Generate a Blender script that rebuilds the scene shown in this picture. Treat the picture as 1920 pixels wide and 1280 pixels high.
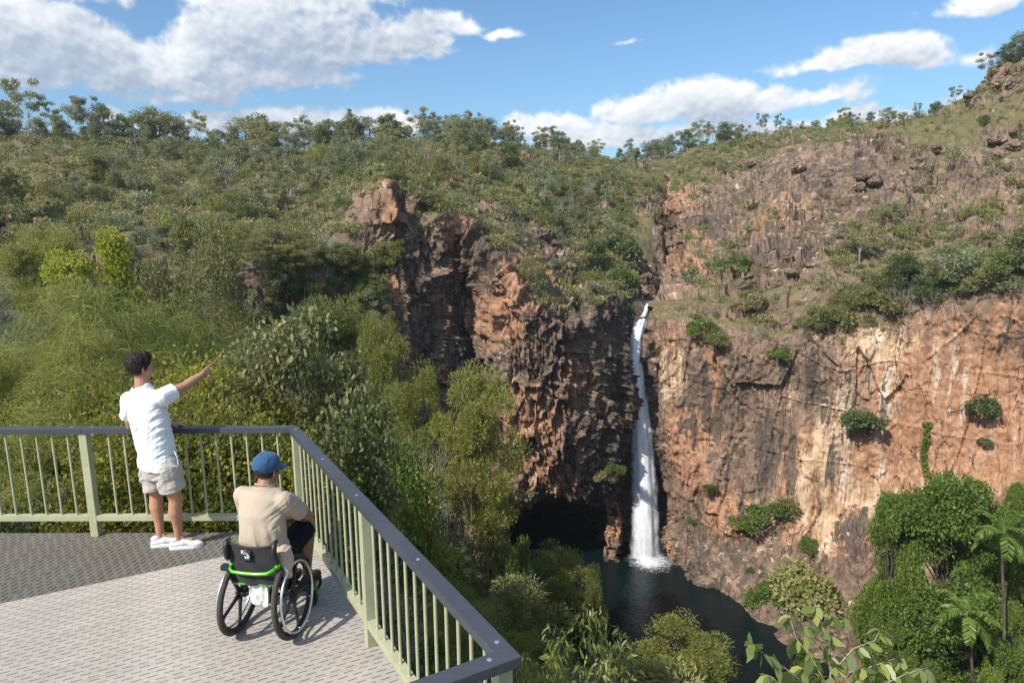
import bpy, bmesh, math, random
import numpy as np
from mathutils import Vector, Matrix

for _o in list(bpy.data.objects):
    bpy.data.objects.remove(_o)
SC = bpy.context.scene
COL = SC.collection
RNG = np.random.default_rng(7)
R = math.radians

# ---------------------------------------------------------------- camera
F_PIX, PITCH, ROLL, CAM_H = 1289.0, R(10.313), R(-0.544), 3.0438
_cam = bpy.data.cameras.new('camera')
CAM = bpy.data.objects.new('camera', _cam)
COL.objects.link(CAM)
_cam.sensor_width = 36.0
_cam.lens = F_PIX / 1920.0 * 36.0
_cam.clip_start = 0.05
_cam.clip_end = 20000.0
CAM.matrix_world = (Matrix.Translation((0, 0, CAM_H)) @ Matrix.Rotation(R(90) - PITCH, 4, 'X')
                    @ Matrix.Rotation(ROLL, 4, 'Z'))
SC.camera = CAM

# ---------------------------------------------------------------- sun and exposure
SUN_AZ, SUN_EL = R(225), R(43)
_s = bpy.data.lights.new('sun', 'SUN')
_s.energy = 4.9
_s.angle = R(0.53)
_s.color = (1.0, 0.945, 0.86)
SUN = bpy.data.objects.new('sun', _s)
COL.objects.link(SUN)
_dir = Vector((math.sin(SUN_AZ) * math.cos(SUN_EL), math.cos(SUN_AZ) * math.cos(SUN_EL), math.sin(SUN_EL)))
SUN.rotation_euler = _dir.to_track_quat('Z', 'Y').to_euler()
SUN.location = (-20, -20, 40)
SC.view_settings.view_transform = 'Standard'
SC.view_settings.look = 'None'
SC.view_settings.exposure = 0.25
SC.view_settings.gamma = 1.0
SC.view_settings.use_curve_mapping = False
SC.cycles.max_bounces = 8
SC.cycles.transparent_max_bounces = 24
SC.cycles.use_denoising = True
SC.cycles.caustics_reflective = False
SC.cycles.caustics_refractive = False


# ---------------------------------------------------------------- node helper
class NT:
    """small wrapper: n('ShaderNodeMath', op='ADD', ins=[a, b]) returns the node; sockets or numbers go in."""
    def __init__(self, tree):
        self.t = tree
        self.k = 0

    def n(self, typ, ins=None, **props):
        nd = self.t.nodes.new(typ)
        nd.location = (self.k * 30, 0)
        self.k += 1
        for a, v in props.items():
            setattr(nd, a, v)
        if ins:
            items = ins.items() if isinstance(ins, dict) else enumerate(ins)
            for key, v in items:
                if v is None:
                    continue
                sock = nd.inputs[key]
                if isinstance(v, bpy.types.NodeSocket):
                    self.t.links.new(v, sock)
                else:
                    sock.default_value = v
        return nd

    def m(self, op, a, b=None, c=None, clamp=False):
        return self.n('ShaderNodeMath', [a, b, c], operation=op, use_clamp=clamp).outputs[0]

    def vm(self, op, a, b=None):
        nd = self.n('ShaderNodeVectorMath', [a, b], operation=op)
        return nd.outputs['Value'] if op in ('DOT_PRODUCT', 'LENGTH', 'DISTANCE') else nd.outputs[0]

    def noise(self, vec, scale, detail=4.0, rough=0.55, dist=0.0, col=False):
        nd = self.n('ShaderNodeTexNoise', {'Vector': vec, 'Scale': scale, 'Detail': detail, 'Roughness': rough, 'Distortion': dist})
        return nd.outputs[1 if col else 0]

    def ramp(self, fac, stops, interp='LINEAR'):
        nd = self.n('ShaderNodeValToRGB', [fac])
        cr = nd.color_ramp
        cr.interpolation = interp
        while len(cr.elements) < len(stops):
            cr.elements.new(0.5)
        for e, (p, c) in zip(cr.elements, stops):
            e.position = p
            e.color = (c[0], c[1], c[2], 1) if not isinstance(c, (int, float)) else (c, c, c, 1)
        return nd.outputs[0]

    def mix(self, fac, a, b, blend='MIX'):
        nd = self.n('ShaderNodeMix', data_type='RGBA', blend_type=blend)
        for key, v in ((0, fac), (6, a), (7, b)):
            if isinstance(v, bpy.types.NodeSocket):
                self.t.links.new(v, nd.inputs[key])
            else:
                nd.inputs[key].default_value = v if key == 0 else (v[0], v[1], v[2], 1)
        return nd.outputs[2]

    def step(self, x, a, b):
        """smooth 0..1 as x goes a..b"""
        nd = self.n('ShaderNodeMapRange', [x, a, b, 0.0, 1.0], interpolation_type='SMOOTHSTEP')
        return nd.outputs[0]

    def scale(self, vec, s):
        return self.n('ShaderNodeVectorMath', [vec, s], operation='MULTIPLY').outputs[0]

    def link(self, a, b):
        self.t.links.new(a, b)


def px_ray(px, py):
    """direction through a point of the photograph, scaled so that its Y is the camera's depth along the ground"""
    X = (px - 960) / F_PIX
    V = (640 - py) / F_PIX
    cr, sr = math.cos(ROLL), math.sin(ROLL)
    x, v = X * cr - V * sr, X * sr + V * cr
    c, s = math.cos(PITCH), math.sin(PITCH)
    return np.array([x, c + v * s, -s + v * c])


def at(px, py, Y):
    r = px_ray(px, py)
    return r * (Y / r[1]) + np.array([0, 0, CAM_H])


def atz(px, py, z):
    r = px_ray(px, py)
    return r * ((z - CAM_H) / r[2]) + np.array([0, 0, CAM_H])


# ---------------------------------------------------------------- noise in numpy
def _hash(ix, iy, iz, seed):
    h = (ix.astype(np.int64) * 374761393 + iy.astype(np.int64) * 668265263 + iz.astype(np.int64) * 2147483647 + seed * 1274126177) & 0xffffffff
    h = ((h ^ (h >> 13)) * 1274126177) & 0xffffffff
    h = (h ^ (h >> 16)) & 0xffffffff
    h = (h * 2246822519) & 0xffffffff
    return ((h ^ (h >> 15)) & 0xffff) / 65535.0


def vnoise(P, seed=0):
    Pf = np.floor(P)
    f = P - Pf
    f = f * f * f * (f * (f * 6 - 15) + 10)
    i = Pf.astype(np.int64)
    out = 0
    for dx in (0, 1):
        wx = f[:, 0] if dx else 1 - f[:, 0]
        for dy in (0, 1):
            wy = f[:, 1] if dy else 1 - f[:, 1]
            for dz in (0, 1):
                wz = f[:, 2] if dz else 1 - f[:, 2]
                out = out + wx * wy * wz * _hash(i[:, 0] + dx, i[:, 1] + dy, i[:, 2] + dz, seed)
    return out


def fbm(P, oct=4, seed=0, gain=0.5, ridge=False):
    a, tot, out, f = 1.0, 0.0, 0, 1.0
    for k in range(oct):
        n = vnoise(P * f + k * 17.3, seed + k)
        if ridge:
            n = 1 - np.abs(2 * n - 1)
        out = out + a * n
        tot += a
        a *= gain
        f *= 2.03
    return out / tot


def cells(P, seed=0, jitter=0.9, tilt=False):
    """random value of the nearest cell, the distance to the border between cells and, with tilt, a plane of its own in each cell"""
    i = np.floor(P).astype(np.int64)
    best = np.full(len(P), 9e9)
    second = np.full(len(P), 9e9)
    val = np.zeros(len(P))
    til = np.zeros(len(P))
    for dx in (-1, 0, 1):
        for dy in (-1, 0, 1):
            for dz in (-1, 0, 1):
                cx, cy, cz = i[:, 0] + dx, i[:, 1] + dy, i[:, 2] + dz
                ox = P[:, 0] - (cx + .5 + jitter * (_hash(cx, cy, cz, seed) - .5))
                oy = P[:, 1] - (cy + .5 + jitter * (_hash(cx, cy, cz, seed + 1) - .5))
                oz = P[:, 2] - (cz + .5 + jitter * (_hash(cx, cy, cz, seed + 2) - .5))
                d = ox * ox + oy * oy + oz * oz
                v = _hash(cx, cy, cz, seed + 3)
                nb = d < best
                second = np.where(nb, best, np.minimum(second, d))
                val = np.where(nb, v, val)
                if tilt:
                    t = ox * (_hash(cx, cy, cz, seed + 4) - .5) + oy * (_hash(cx, cy, cz, seed + 5) - .5) + oz * (_hash(cx, cy, cz, seed + 6) - .5)
                    til = np.where(nb, t, til)
                best = np.where(nb, d, best)
    if tilt:
        return val, np.sqrt(second) - np.sqrt(best), til
    return val, np.sqrt(second) - np.sqrt(best)


def sstep(x, a, b):
    t = np.clip((x - a) / (b - a), 0, 1)
    return t * t * (3 - 2 * t)


# ---------------------------------------------------------------- sky: Nishita sky with cumulus
def sky_pt(px, py):
    r = px_ray(px, py)
    h = math.hypot(r[0], r[1])
    return math.atan2(r[0], r[1]), math.atan2(r[2], h)


CLOUDS = [(250, 116, 340, 80, 1.3), (30, 80, 170, 95, 1.3), (570, 88, 290, 84, 1.35), (330, -30, 420, 80, .95),
          (690, -25, 190, 70, 1.0), (850, 58, 115, 36, 1.2), (935, 66, 55, 18, 1.1), (780, 95, 120, 50, 1.0), (600, 145, 140, 40, .6),
          (540, 152, 66, 27, 1.6), (400, 182, 50, 30, 1.6), (330, 176, 110, 24, .62), (-120, 120, 220, 100, 1.0),
          (400, 230, 70, 34, 1.5), (545, 240, 190, 42, 1.5), (205, 216, 36, 24, 1.2), (700, 236, 100, 36, 1.4), (300, 240, 90, 32, .9),
          (1040, 240, 96, 38, 1.3), (1130, 262, 190, 28, 1.2), (1310, 202, 160, 56, 1.6), (1215, 215, 110, 46, 1.4), (1470, 192, 170, 36, 1.1),
          (1560, 122, 150, 36, 1.3), (1650, 110, 180, 42, 1.4), (1735, 94, 80, 38, 1.3), (1840, 106, 60, 30, .75),
          (1860, 4, 130, 32, 1.0), (1775, 190, 60, 28, .85), (1660, 230, 170, 26, .5), (1180, 88, 36, 9, .5), (1400, 248, 270, 30, .95),
          (2150, 60, 250, 70, .9), (-500, 60, 320, 120, .9)]


def _n2(x, y, seed):
    fx, fy = np.floor(x), np.floor(y)
    u, v = x - fx, y - fy
    u = u * u * u * (u * (u * 6 - 15) + 10)
    v = v * v * v * (v * (v * 6 - 15) + 10)
    i, j = fx.astype(np.int64), fy.astype(np.int64)
    z = np.zeros_like(i)
    return ((1 - u) * (1 - v) * _hash(i, j, z, seed) + u * (1 - v) * _hash(i + 1, j, z, seed)
            + (1 - u) * v * _hash(i, j + 1, z, seed) + u * v * _hash(i + 1, j + 1, z, seed))


def _fbm2(x, y, octs, seed, gain=0.55, billow=False):
    out, amp, tot, f = 0, 1.0, 0.0, 1.0
    for k in range(octs):
        c, s = math.cos(k * 1.1), math.sin(k * 1.1)
        n = _n2((x * c - y * s) * f + 13.1 * k, (x * s + y * c) * f + 7.7 * k, seed + k)
        if billow:
            n = np.abs(2 * n - 1)
        out = out + amp * n
        tot += amp
        amp *= gain
        f *= 2.07
    return out / tot


def cloud_fields(az, el, placed):
    """cover (0..1) and brightness (0..1) of the cumulus for a grid of azimuths and elevations; rows go up in elevation"""
    wx = (_fbm2(az * 11, el * 14, 3, 301) - .5) * .055
    wy = (_fbm2(az * 11 + 40, el * 14, 3, 311) - .5) * .030
    a, e = az + wx, el + wy
    fld = np.full(az.shape, -1.0)
    if placed:
        for (px, py, rx, ry, wgt) in CLOUDS:
            a0, e0 = sky_pt(px, py)
            a1, _ = sky_pt(px + rx, py)
            _, e1 = sky_pt(px, py - ry)
            dy = (e - e0) / (e1 - e0)
            dy = np.where(dy < 0, dy * 1.6, dy)
            v = (1 - np.sqrt(((a - a0) / (a1 - a0)) ** 2 + dy ** 2)) * wgt
            h = np.clip(.5 + .5 * (fld - v) / .18, 0, 1)
            fld = v + (fld - v) * h + .18 * h * (1 - h)
    out = np.maximum(sstep(np.abs(az), .80, 1.05), sstep(el, .36, .50)) if placed else np.ones_like(az)
    gen = (_fbm2(az * 2.5, el * 4.4, 3, 331) - .53) * 5.0 - 2.0 * sstep(el, .10, .0)
    fld = np.maximum(fld, gen * out - (1 - out))
    big = _fbm2(az * 13, el * 17, 7, 341, .58) - .5
    pf = _fbm2(az * 30, el * 36, 5, 351, .6, billow=True) - .42
    den = fld + big * 1.45 - pf * .62
    cover = sstep(den, -.02, .50)
    thick = np.clip(den, 0, 1.1)
    # light comes from above and to the left: sum what stands in its way
    st_e = max(int(round(.006 / max(el[1, 0] - el[0, 0], 1e-6))), 1)
    st_a = max(int(round(.003 / max(az[0, 1] - az[0, 0], 1e-6))), 1)
    occ = np.zeros_like(den)
    for k in range(1, 13):
        sh = np.zeros_like(den)
        sh[:-st_e * k or None, :] = thick[st_e * k:, :]
        sh = np.roll(sh, st_a * k, axis=1)
        occ += sh * (.9 if k < 4 else .6)
    relief = (big - np.roll(np.roll(big, -st_e, 0), st_a, 1)) * 2.2 - (pf - np.roll(np.roll(pf, -st_e, 0), st_a, 1)) * .55
    lit = np.exp(-occ * .18) + relief * .50
    return cover, np.clip(lit, 0, 1)


def cloud_image(name, az0, az1, el0, el1, w, h, placed):
    az, el = np.meshgrid(np.linspace(az0, az1, w), np.linspace(el0, el1, h))
    c, l = cloud_fields(az, el, placed)
    img = bpy.data.images.new(name, w, h, alpha=False, float_buffer=True)
    img.colorspace_settings.name = 'Non-Color'
    buf = np.zeros((h, w, 4), np.float32)
    buf[..., 0], buf[..., 1], buf[..., 3] = c, l, 1
    img.pixels.foreach_set(buf.ravel())
    img.update()
    img.pack()
    return img


def build_world():
    w = bpy.data.worlds.new('World')
    SC.world = w
    w.use_nodes = True
    w.node_tree.nodes.clear()
    q = NT(w.node_tree)
    D = q.n('ShaderNodeTexCoord').outputs['Generated']
    sp = q.n('ShaderNodeSeparateXYZ', [D])
    az = q.m('ARCTAN2', sp.outputs[0], sp.outputs[1])
    hz = q.m('SQRT', q.m('ADD', q.m('MULTIPLY', sp.outputs[0], sp.outputs[0]), q.m('MULTIPLY', sp.outputs[1], sp.outputs[1])))
    el = q.m('ARCTAN2', sp.outputs[2], hz)

    def look(img, az0, az1, el0, el1):
        u = q.n('ShaderNodeMapRange', [az, az0, az1, 0.0, 1.0]).outputs[0]
        v = q.n('ShaderNodeMapRange', [el, el0, el1, 0.0, 1.0]).outputs[0]
        vec = q.n('ShaderNodeCombineXYZ', [u, v, 0.0]).outputs[0]
        nd = q.n('ShaderNodeTexImage', [vec], image=img, interpolation='Cubic', extension='EXTEND')
        s = q.n('ShaderNodeSeparateColor', [nd.outputs[0]])
        return s.outputs[0], s.outputs[1]
    W = (-.86, .86, -.04, .50)
    fine = cloud_image('clouds_ahead', *W, 1500, 520, True)
    wide = cloud_image('clouds_around', -math.pi, math.pi, -.1, math.pi / 2, 900, 260, True)
    c1, l1 = look(fine, *W)
    c2, l2 = look(wide, -math.pi, math.pi, -.1, math.pi / 2)
    ins = q.m('MULTIPLY', q.step(q.m('ABSOLUTE', az), .85, .80), q.step(el, .49, .46))
    cov = q.n('ShaderNodeMix', [ins, None, c2, c1]).outputs[0]
    q.t.nodes[-1].data_type = 'FLOAT'
    lit = q.n('ShaderNodeMix', [ins, None, l2, l1]).outputs[0]
    ccol = q.ramp(lit, [(0.0, (.30, .385, .52)), (0.3, (.41, .49, .61)), (0.62, (.68, .73, .79)), (1.0, (.95, .955, .96))])
    sky = q.n('ShaderNodeTexSky')
    sky.sky_type = 'NISHITA'
    sky.sun_disc = False
    sky.sun_elevation = SUN_EL
    sky.sun_rotation = SUN_AZ
    sky.altitude = 200
    sky.air_density = 1.0
    sky.dust_density = 1.6
    sky.ozone_density = 1.6
    blue = q.mix(1.0, sky.outputs[0], (.70, .93, 1.08), 'MULTIPLY')
    bg1 = q.n('ShaderNodeBackground', [blue, 0.13])
    bg2 = q.n('ShaderNodeBackground', [ccol, 0.97])
    mx = q.n('ShaderNodeMixShader', [cov, bg1.outputs[0], bg2.outputs[0]])
    out = q.n('ShaderNodeOutputWorld')
    q.link(mx.outputs[0], out.inputs[0])
    w.cycles.sampling_method = 'MANUAL'
    w.cycles.sample_map_resolution = 512


build_world()


# ---------------------------------------------------------------- object helpers
def new_mesh(name, V, faces, mat=None, smooth=False):
    me = bpy.data.meshes.new(name)
    V = np.asarray(V, dtype=np.float32)
    if isinstance(faces, np.ndarray):
        k = faces.shape[1]
        me.vertices.add(len(V))
        me.vertices.foreach_set('co', V.ravel())
        me.loops.add(faces.size)
        me.loops.foreach_set('vertex_index', faces.astype(np.int32).ravel())
        me.polygons.add(len(faces))
        me.polygons.foreach_set('loop_start', np.arange(0, faces.size, k, dtype=np.int32))
        me.update(calc_edges=True)
    else:
        me.from_pydata(V.tolist(), [], faces)
        me.update()
    if smooth:
        me.polygons.foreach_set('use_smooth', np.ones(len(me.polygons), dtype=bool))
    for m in (mat if isinstance(mat, (list, tuple)) else [mat]):
        if m is not None:
            me.materials.append(m)
    return me


def link(name, data, parent=None, loc=None, **props):
    o = bpy.data.objects.new(name, data)
    COL.objects.link(o)
    if parent is not None:
        o.parent = parent
    if loc is not None:
        o.location = loc
    for k, v in props.items():
        if v is not None:
            o[k] = v
    return o


def thing(name, label, cat, loc=(0, 0, 0), group=None):
    return link(name, None, None, loc, label=label, category=cat, group=group)


class MB:
    """collects shapes into one mesh"""
    def __init__(self):
        self.v, self.f, self.mi, self.sm = [], [], [], []

    def add(self, V, Fs, mi=0, smooth=False):
        b = len(self.v)
        self.v.extend([tuple(map(float, p)) for p in V])
        for f in Fs:
            self.f.append(tuple(int(i) + b for i in f))
            self.mi.append(mi)
            self.sm.append(smooth)

    def box(self, c, size, axes=None, mi=0):
        c = np.array(c, float)
        ax = np.eye(3) if axes is None else np.array(axes, float)
        h = np.array(size, float) / 2
        V = [c + ax[0] * h[0] * i + ax[1] * h[1] * j + ax[2] * h[2] * k for i in (-1, 1) for j in (-1, 1) for k in (-1, 1)]
        self.add(V, [(0, 1, 3, 2), (4, 6, 7, 5), (0, 4, 5, 1), (2, 3, 7, 6), (0, 2, 6, 4), (1, 5, 7, 3)], mi)

    def tube(self, pts, rad, n=8, mi=0, smooth=True, caps=True, up=None, flat=1.0, closed=False):
        pts = [np.array(p, float) for p in pts]
        N = len(pts)
        rad = [rad] * N if np.isscalar(rad) else rad
        V, Fs = [], []
        pu = None
        for i, p in enumerate(pts):
            a = pts[i - 1] if (i or closed) else pts[i]
            b = pts[(i + 1) % N] if (i < N - 1 or closed) else pts[i]
            t = b - a
            t /= (np.linalg.norm(t) + 1e-12)
            if pu is None:
                r0 = np.array([0, 0, 1.0]) if abs(t[2]) < .9 else np.array([1.0, 0, 0])
                if up is not None:
                    r0 = np.array(up, float)
            else:
                r0 = pu
            u = r0 - t * np.dot(r0, t)
            u /= (np.linalg.norm(u) + 1e-12)
            w = np.cross(t, u)
            pu = u
            for k in range(n):
                an = 2 * math.pi * k / n
                V.append(p + rad[i] * (math.cos(an) * u * flat + math.sin(an) * w))
        rings = N if closed else N - 1
        for i in range(rings):
            for k in range(n):
                a0, a1 = i * n + k, i * n + (k + 1) % n
                b0, b1 = ((i + 1) % N) * n + k, ((i + 1) % N) * n + (k + 1) % n
                Fs.append((a0, a1, b1, b0))
        if caps and not closed:
            Fs.append(tuple(range(n - 1, -1, -1)))
            Fs.append(tuple((N - 1) * n + k for k in range(n)))
        self.add(V, Fs, mi, smooth)

    def build(self, name, mats, parent=None, bevel=0.0, loc=None, **props):
        me = bpy.data.meshes.new(name)
        me.from_pydata(self.v, [], self.f)
        for m in (mats if isinstance(mats, (list, tuple)) else [mats]):
            me.materials.append(m)
        me.polygons.foreach_set('material_index', self.mi)
        me.polygons.foreach_set('use_smooth', self.sm)
        me.update()
        if bevel > 0:
            bm = bmesh.new()
            bm.from_mesh(me)
            bmesh.ops.bevel(bm, geom=[e for e in bm.edges if e.calc_face_angle(0) > 0.6], offset=bevel, segments=2, affect='EDGES', profile=0.7)
            bm.to_mesh(me)
            bm.free()
        return link(name, me, parent, loc, **props)




# ================================================================ materials of rock, soil and water
def mat_new(name):
    m = bpy.data.materials.new(name)
    m.use_nodes = True
    m.node_tree.nodes.clear()
    return m, NT(m.node_tree)


def finish(m, q, shader, disp=None):
    out = q.n('ShaderNodeOutputMaterial')
    q.link(shader, out.inputs[0])
    return m


def simple(name, col, rough=0.5, metal=0.0, spec=0.5, noise=None, bump=None, coat=0.0):
    m, q = mat_new(name)
    tc = q.n('ShaderNodeTexCoord').outputs['Object']
    c = (col[0], col[1], col[2], 1)
    b = q.n('ShaderNodeBsdfPrincipled', {'Roughness': rough, 'Metallic': metal, 'Specular IOR Level': spec, 'Coat Weight': coat})
    if noise:
        sc, amt = noise
        f = q.noise(tc, sc, 4.0, 0.6)
        k = q.n('ShaderNodeMapRange', [f, 0.3, 0.7, 1 - amt, 1 + amt]).outputs[0]
        cc = q.n('ShaderNodeVectorMath', [(col[0], col[1], col[2]), k], operation='MULTIPLY')
        q.link(k, cc.inputs[1])
        q.link(cc.outputs[0], b.inputs['Base Color'])
        rr = q.n('ShaderNodeMapRange', [f, 0.3, 0.7, max(rough - .08, 0.02), min(rough + .08, 1)]).outputs[0]
        q.link(rr, b.inputs['Roughness'])
    else:
        b.inputs['Base Color'].default_value = c
    if bump:
        sc, st, dist = bump
        h = q.noise(tc, sc, 5.0, 0.6)
        bp = q.n('ShaderNodeBump', {'Strength': st, 'Distance': dist, 'Height': h})
        q.link(bp.outputs[0], b.inputs['Normal'])
    return finish(m, q, b.outputs[0])


def rock_material():
    m, q = mat_new('sandstone')
    geo = q.n('ShaderNodeNewGeometry')
    P = geo.outputs['Position']
    att = q.n('ShaderNodeAttribute', attribute_name='wear_shade')
    ac = q.n('ShaderNodeSeparateColor', [att.outputs['Color']])
    cover, orange, dark = ac.outputs[0], ac.outputs[1], ac.outputs[2]
    pale = att.outputs['Alpha']
    warp = q.n('ShaderNodeVectorMath', [q.noise(P, 0.22, 3.0, 0.5, col=True), (1.6, 1.6, 1.6)], operation='MULTIPLY').outputs[0]
    PW = q.vm('ADD', P, warp)
    big = q.noise(PW, 0.085, 5.0, 0.6)
    streak = q.noise(q.scale(PW, (1.0, 1.0, 0.085)), 0.75, 6.0, 0.62)
    streak2 = q.noise(q.scale(P, (1.0, 1.0, 0.05)), 2.4, 4.0, 0.6)
    mid = q.noise(P, 0.9, 6.0, 0.66)
    fine = q.noise(P, 5.0, 5.0, 0.7)
    base = q.ramp(q.m('ADD', q.m('MULTIPLY', mid, 0.6), q.m('MULTIPLY', big, 0.4)),
                  [(0.30, (.066, .050, .041)), (0.43, (.142, .100, .073)), (0.53, (.235, .160, .112)), (0.64, (.325, .235, .17)), (0.76, (.40, .315, .245))])
    orng = q.ramp(mid, [(0.28, (.19, .098, .058)), (0.5, (.405, .218, .125)), (0.72, (.53, .34, .22))])
    peach = q.ramp(streak, [(0.3, (.44, .27, .16)), (0.5, (.60, .42, .26)), (0.7, (.62, .54, .47))])
    o0 = q.m('ADD', q.m('MULTIPLY', q.m('SUBTRACT', big, 0.5), 1.2), q.m('MULTIPLY', q.m('SUBTRACT', streak, 0.5), 1.6))
    o1 = q.step(q.m('ADD', orange, o0), 0.28, 0.74)
    c = q.mix(o1, base, orng)
    p1 = q.step(q.m('ADD', pale, q.m('MULTIPLY', q.m('SUBTRACT', streak, 0.5), 3.0)), 0.36, 0.84)
    c = q.mix(p1, c, peach)
    # dark varnish running down in streaks, plus shade painted on the left cliff
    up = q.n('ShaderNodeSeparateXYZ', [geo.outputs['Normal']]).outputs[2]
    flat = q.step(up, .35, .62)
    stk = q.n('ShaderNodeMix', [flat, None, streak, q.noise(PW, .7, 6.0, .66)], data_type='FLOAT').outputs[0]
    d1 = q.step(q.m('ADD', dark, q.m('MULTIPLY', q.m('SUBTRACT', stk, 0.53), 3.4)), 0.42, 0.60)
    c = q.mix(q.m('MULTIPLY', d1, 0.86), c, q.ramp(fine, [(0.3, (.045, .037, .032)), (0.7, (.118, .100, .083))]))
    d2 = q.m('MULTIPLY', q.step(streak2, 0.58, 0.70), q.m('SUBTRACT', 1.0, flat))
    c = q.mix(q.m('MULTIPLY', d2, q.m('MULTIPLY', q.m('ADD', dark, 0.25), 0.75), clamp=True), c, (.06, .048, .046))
    c = q.mix(0.55, c, q.ramp(fine, [(0.25, (.55, .55, .55)), (0.5, (1, 1, 1)), (0.75, (1.3, 1.25, 1.2))]), 'MULTIPLY')
    # grey lichen
    li = q.step(q.noise(P, 1.7, 6.0, 0.7), 0.60, 0.68)
    c = q.mix(q.m('MULTIPLY', li, 0.45), c, (.23, .20, .175))
    # open joints
    vo = q.n('ShaderNodeTexVoronoi', {'Vector': q.scale(PW, (1, 1, .16)), 'Scale': 0.55}, feature='DISTANCE_TO_EDGE')
    crack = q.step(vo.outputs[0], 0.03, 0.0)
    ck = q.m('MULTIPLY', crack, q.step(q.noise(P, .35, 3.0, .6), 0.5, 0.62))
    c = q.mix(q.m('MULTIPLY', ck, 0.7), c, (.035, .026, .024))
    # soil, litter and dry grass between the rocks
    nz = q.n('ShaderNodeSeparateXYZ', [geo.outputs['Normal']]).outputs[2]
    soil = q.ramp(q.m('ADD', q.m('MULTIPLY', fine, .5), q.m('MULTIPLY', mid, .5)),
                  [(0.3, (.060, .052, .028)), (0.45, (.125, .108, .052)), (0.58, (.175, .158, .066)), (0.72, (.26, .22, .115))])
    cv = q.m('MULTIPLY', q.step(q.m('ADD', nz, q.m('MULTIPLY', q.m('SUBTRACT', mid, .5), 0.9)), 0.38, 0.66), cover)
    cv = q.step(q.m('ADD', cv, q.m('MULTIPLY', q.m('SUBTRACT', fine, .5), .5)), 0.25, 0.6)
    c = q.mix(cv, c, soil)
    b = q.n('ShaderNodeBsdfPrincipled', {'Base Color': c, 'Roughness': 0.88, 'Specular IOR Level': 0.25})
    h = q.m('ADD', q.m('MULTIPLY', mid, .14), q.m('MULTIPLY', fine, 0.34))
    h = q.m('SUBTRACT', h, q.m('MULTIPLY', ck, 0.6))
    h = q.m('ADD', h, q.m('MULTIPLY', streak2, 0.45))
    bp = q.n('ShaderNodeBump', {'Strength': 0.85, 'Distance': 0.42, 'Height': h})
    q.link(bp.outputs[0], b.inputs['Normal'])
    return finish(m, q, b.outputs[0])


ROCK = rock_material()


# ================================================================ terrain
WATER_Z = -54.8


def catmull(C, nsub):
    """C: (n, k, 3) rows of control points, interpolated along the first axis with nsub[i] steps in each span"""
    out = []
    n = len(C)
    for i in range(n - 1):
        p0, p1, p2, p3 = C[max(i - 1, 0)], C[i], C[i + 1], C[min(i + 2, n - 1)]
        m1, m2 = (p2 - p0) * 0.38, (p3 - p1) * 0.38
        for s in range(nsub[i]):
            t = s / nsub[i]
            t2, t3 = t * t, t * t * t
            out.append((2 * t3 - 3 * t2 + 1) * p1 + (t3 - 2 * t2 + t) * m1 + (-2 * t3 + 3 * t2) * p2 + (t3 - t2) * m2)
    out.append(C[-1])
    return np.array(out)


def smooth_rows(G, it):
    for _ in range(it):
        G[1:-1] = (G[:-2] + 2 * G[1:-1] + G[2:]) / 4
    return G


def grid_normals(G):
    du = np.gradient(G, axis=1)
    dv = np.gradient(G, axis=0)
    N = np.cross(du, dv)
    N /= (np.linalg.norm(N, axis=2, keepdims=True) + 1e-9)
    return N


def grid_faces(nr, nc):
    a = (np.arange(nr - 1)[:, None] * nc + np.arange(nc - 1)[None, :]).ravel()
    return np.stack([a, a + nc, a + nc + 1, a + 1], axis=1)


def project_px(P):
    x, y, z = P[:, 0], P[:, 1], P[:, 2] - CAM_H
    c, s = math.cos(PITCH), math.sin(PITCH)
    d = np.maximum(y * c - z * s, 1e-3)
    v = y * s + z * c
    cr, sr = math.cos(ROLL), math.sin(ROLL)
    return 960 + F_PIX * (x * cr + v * sr) / d, 640 - F_PIX * (-x * sr + v * cr) / d


def Z(px, z, Y):
    """a point in the column of px at depth Y and height z"""
    p = at(px, 640, Y)
    return np.array([p[0], Y, z])


def A(px, py, Y):
    return at(px, py, Y)


def back(p, dy, dz):
    return p + np.array([p[0] / p[1] * dy, dy, dz])


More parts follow.
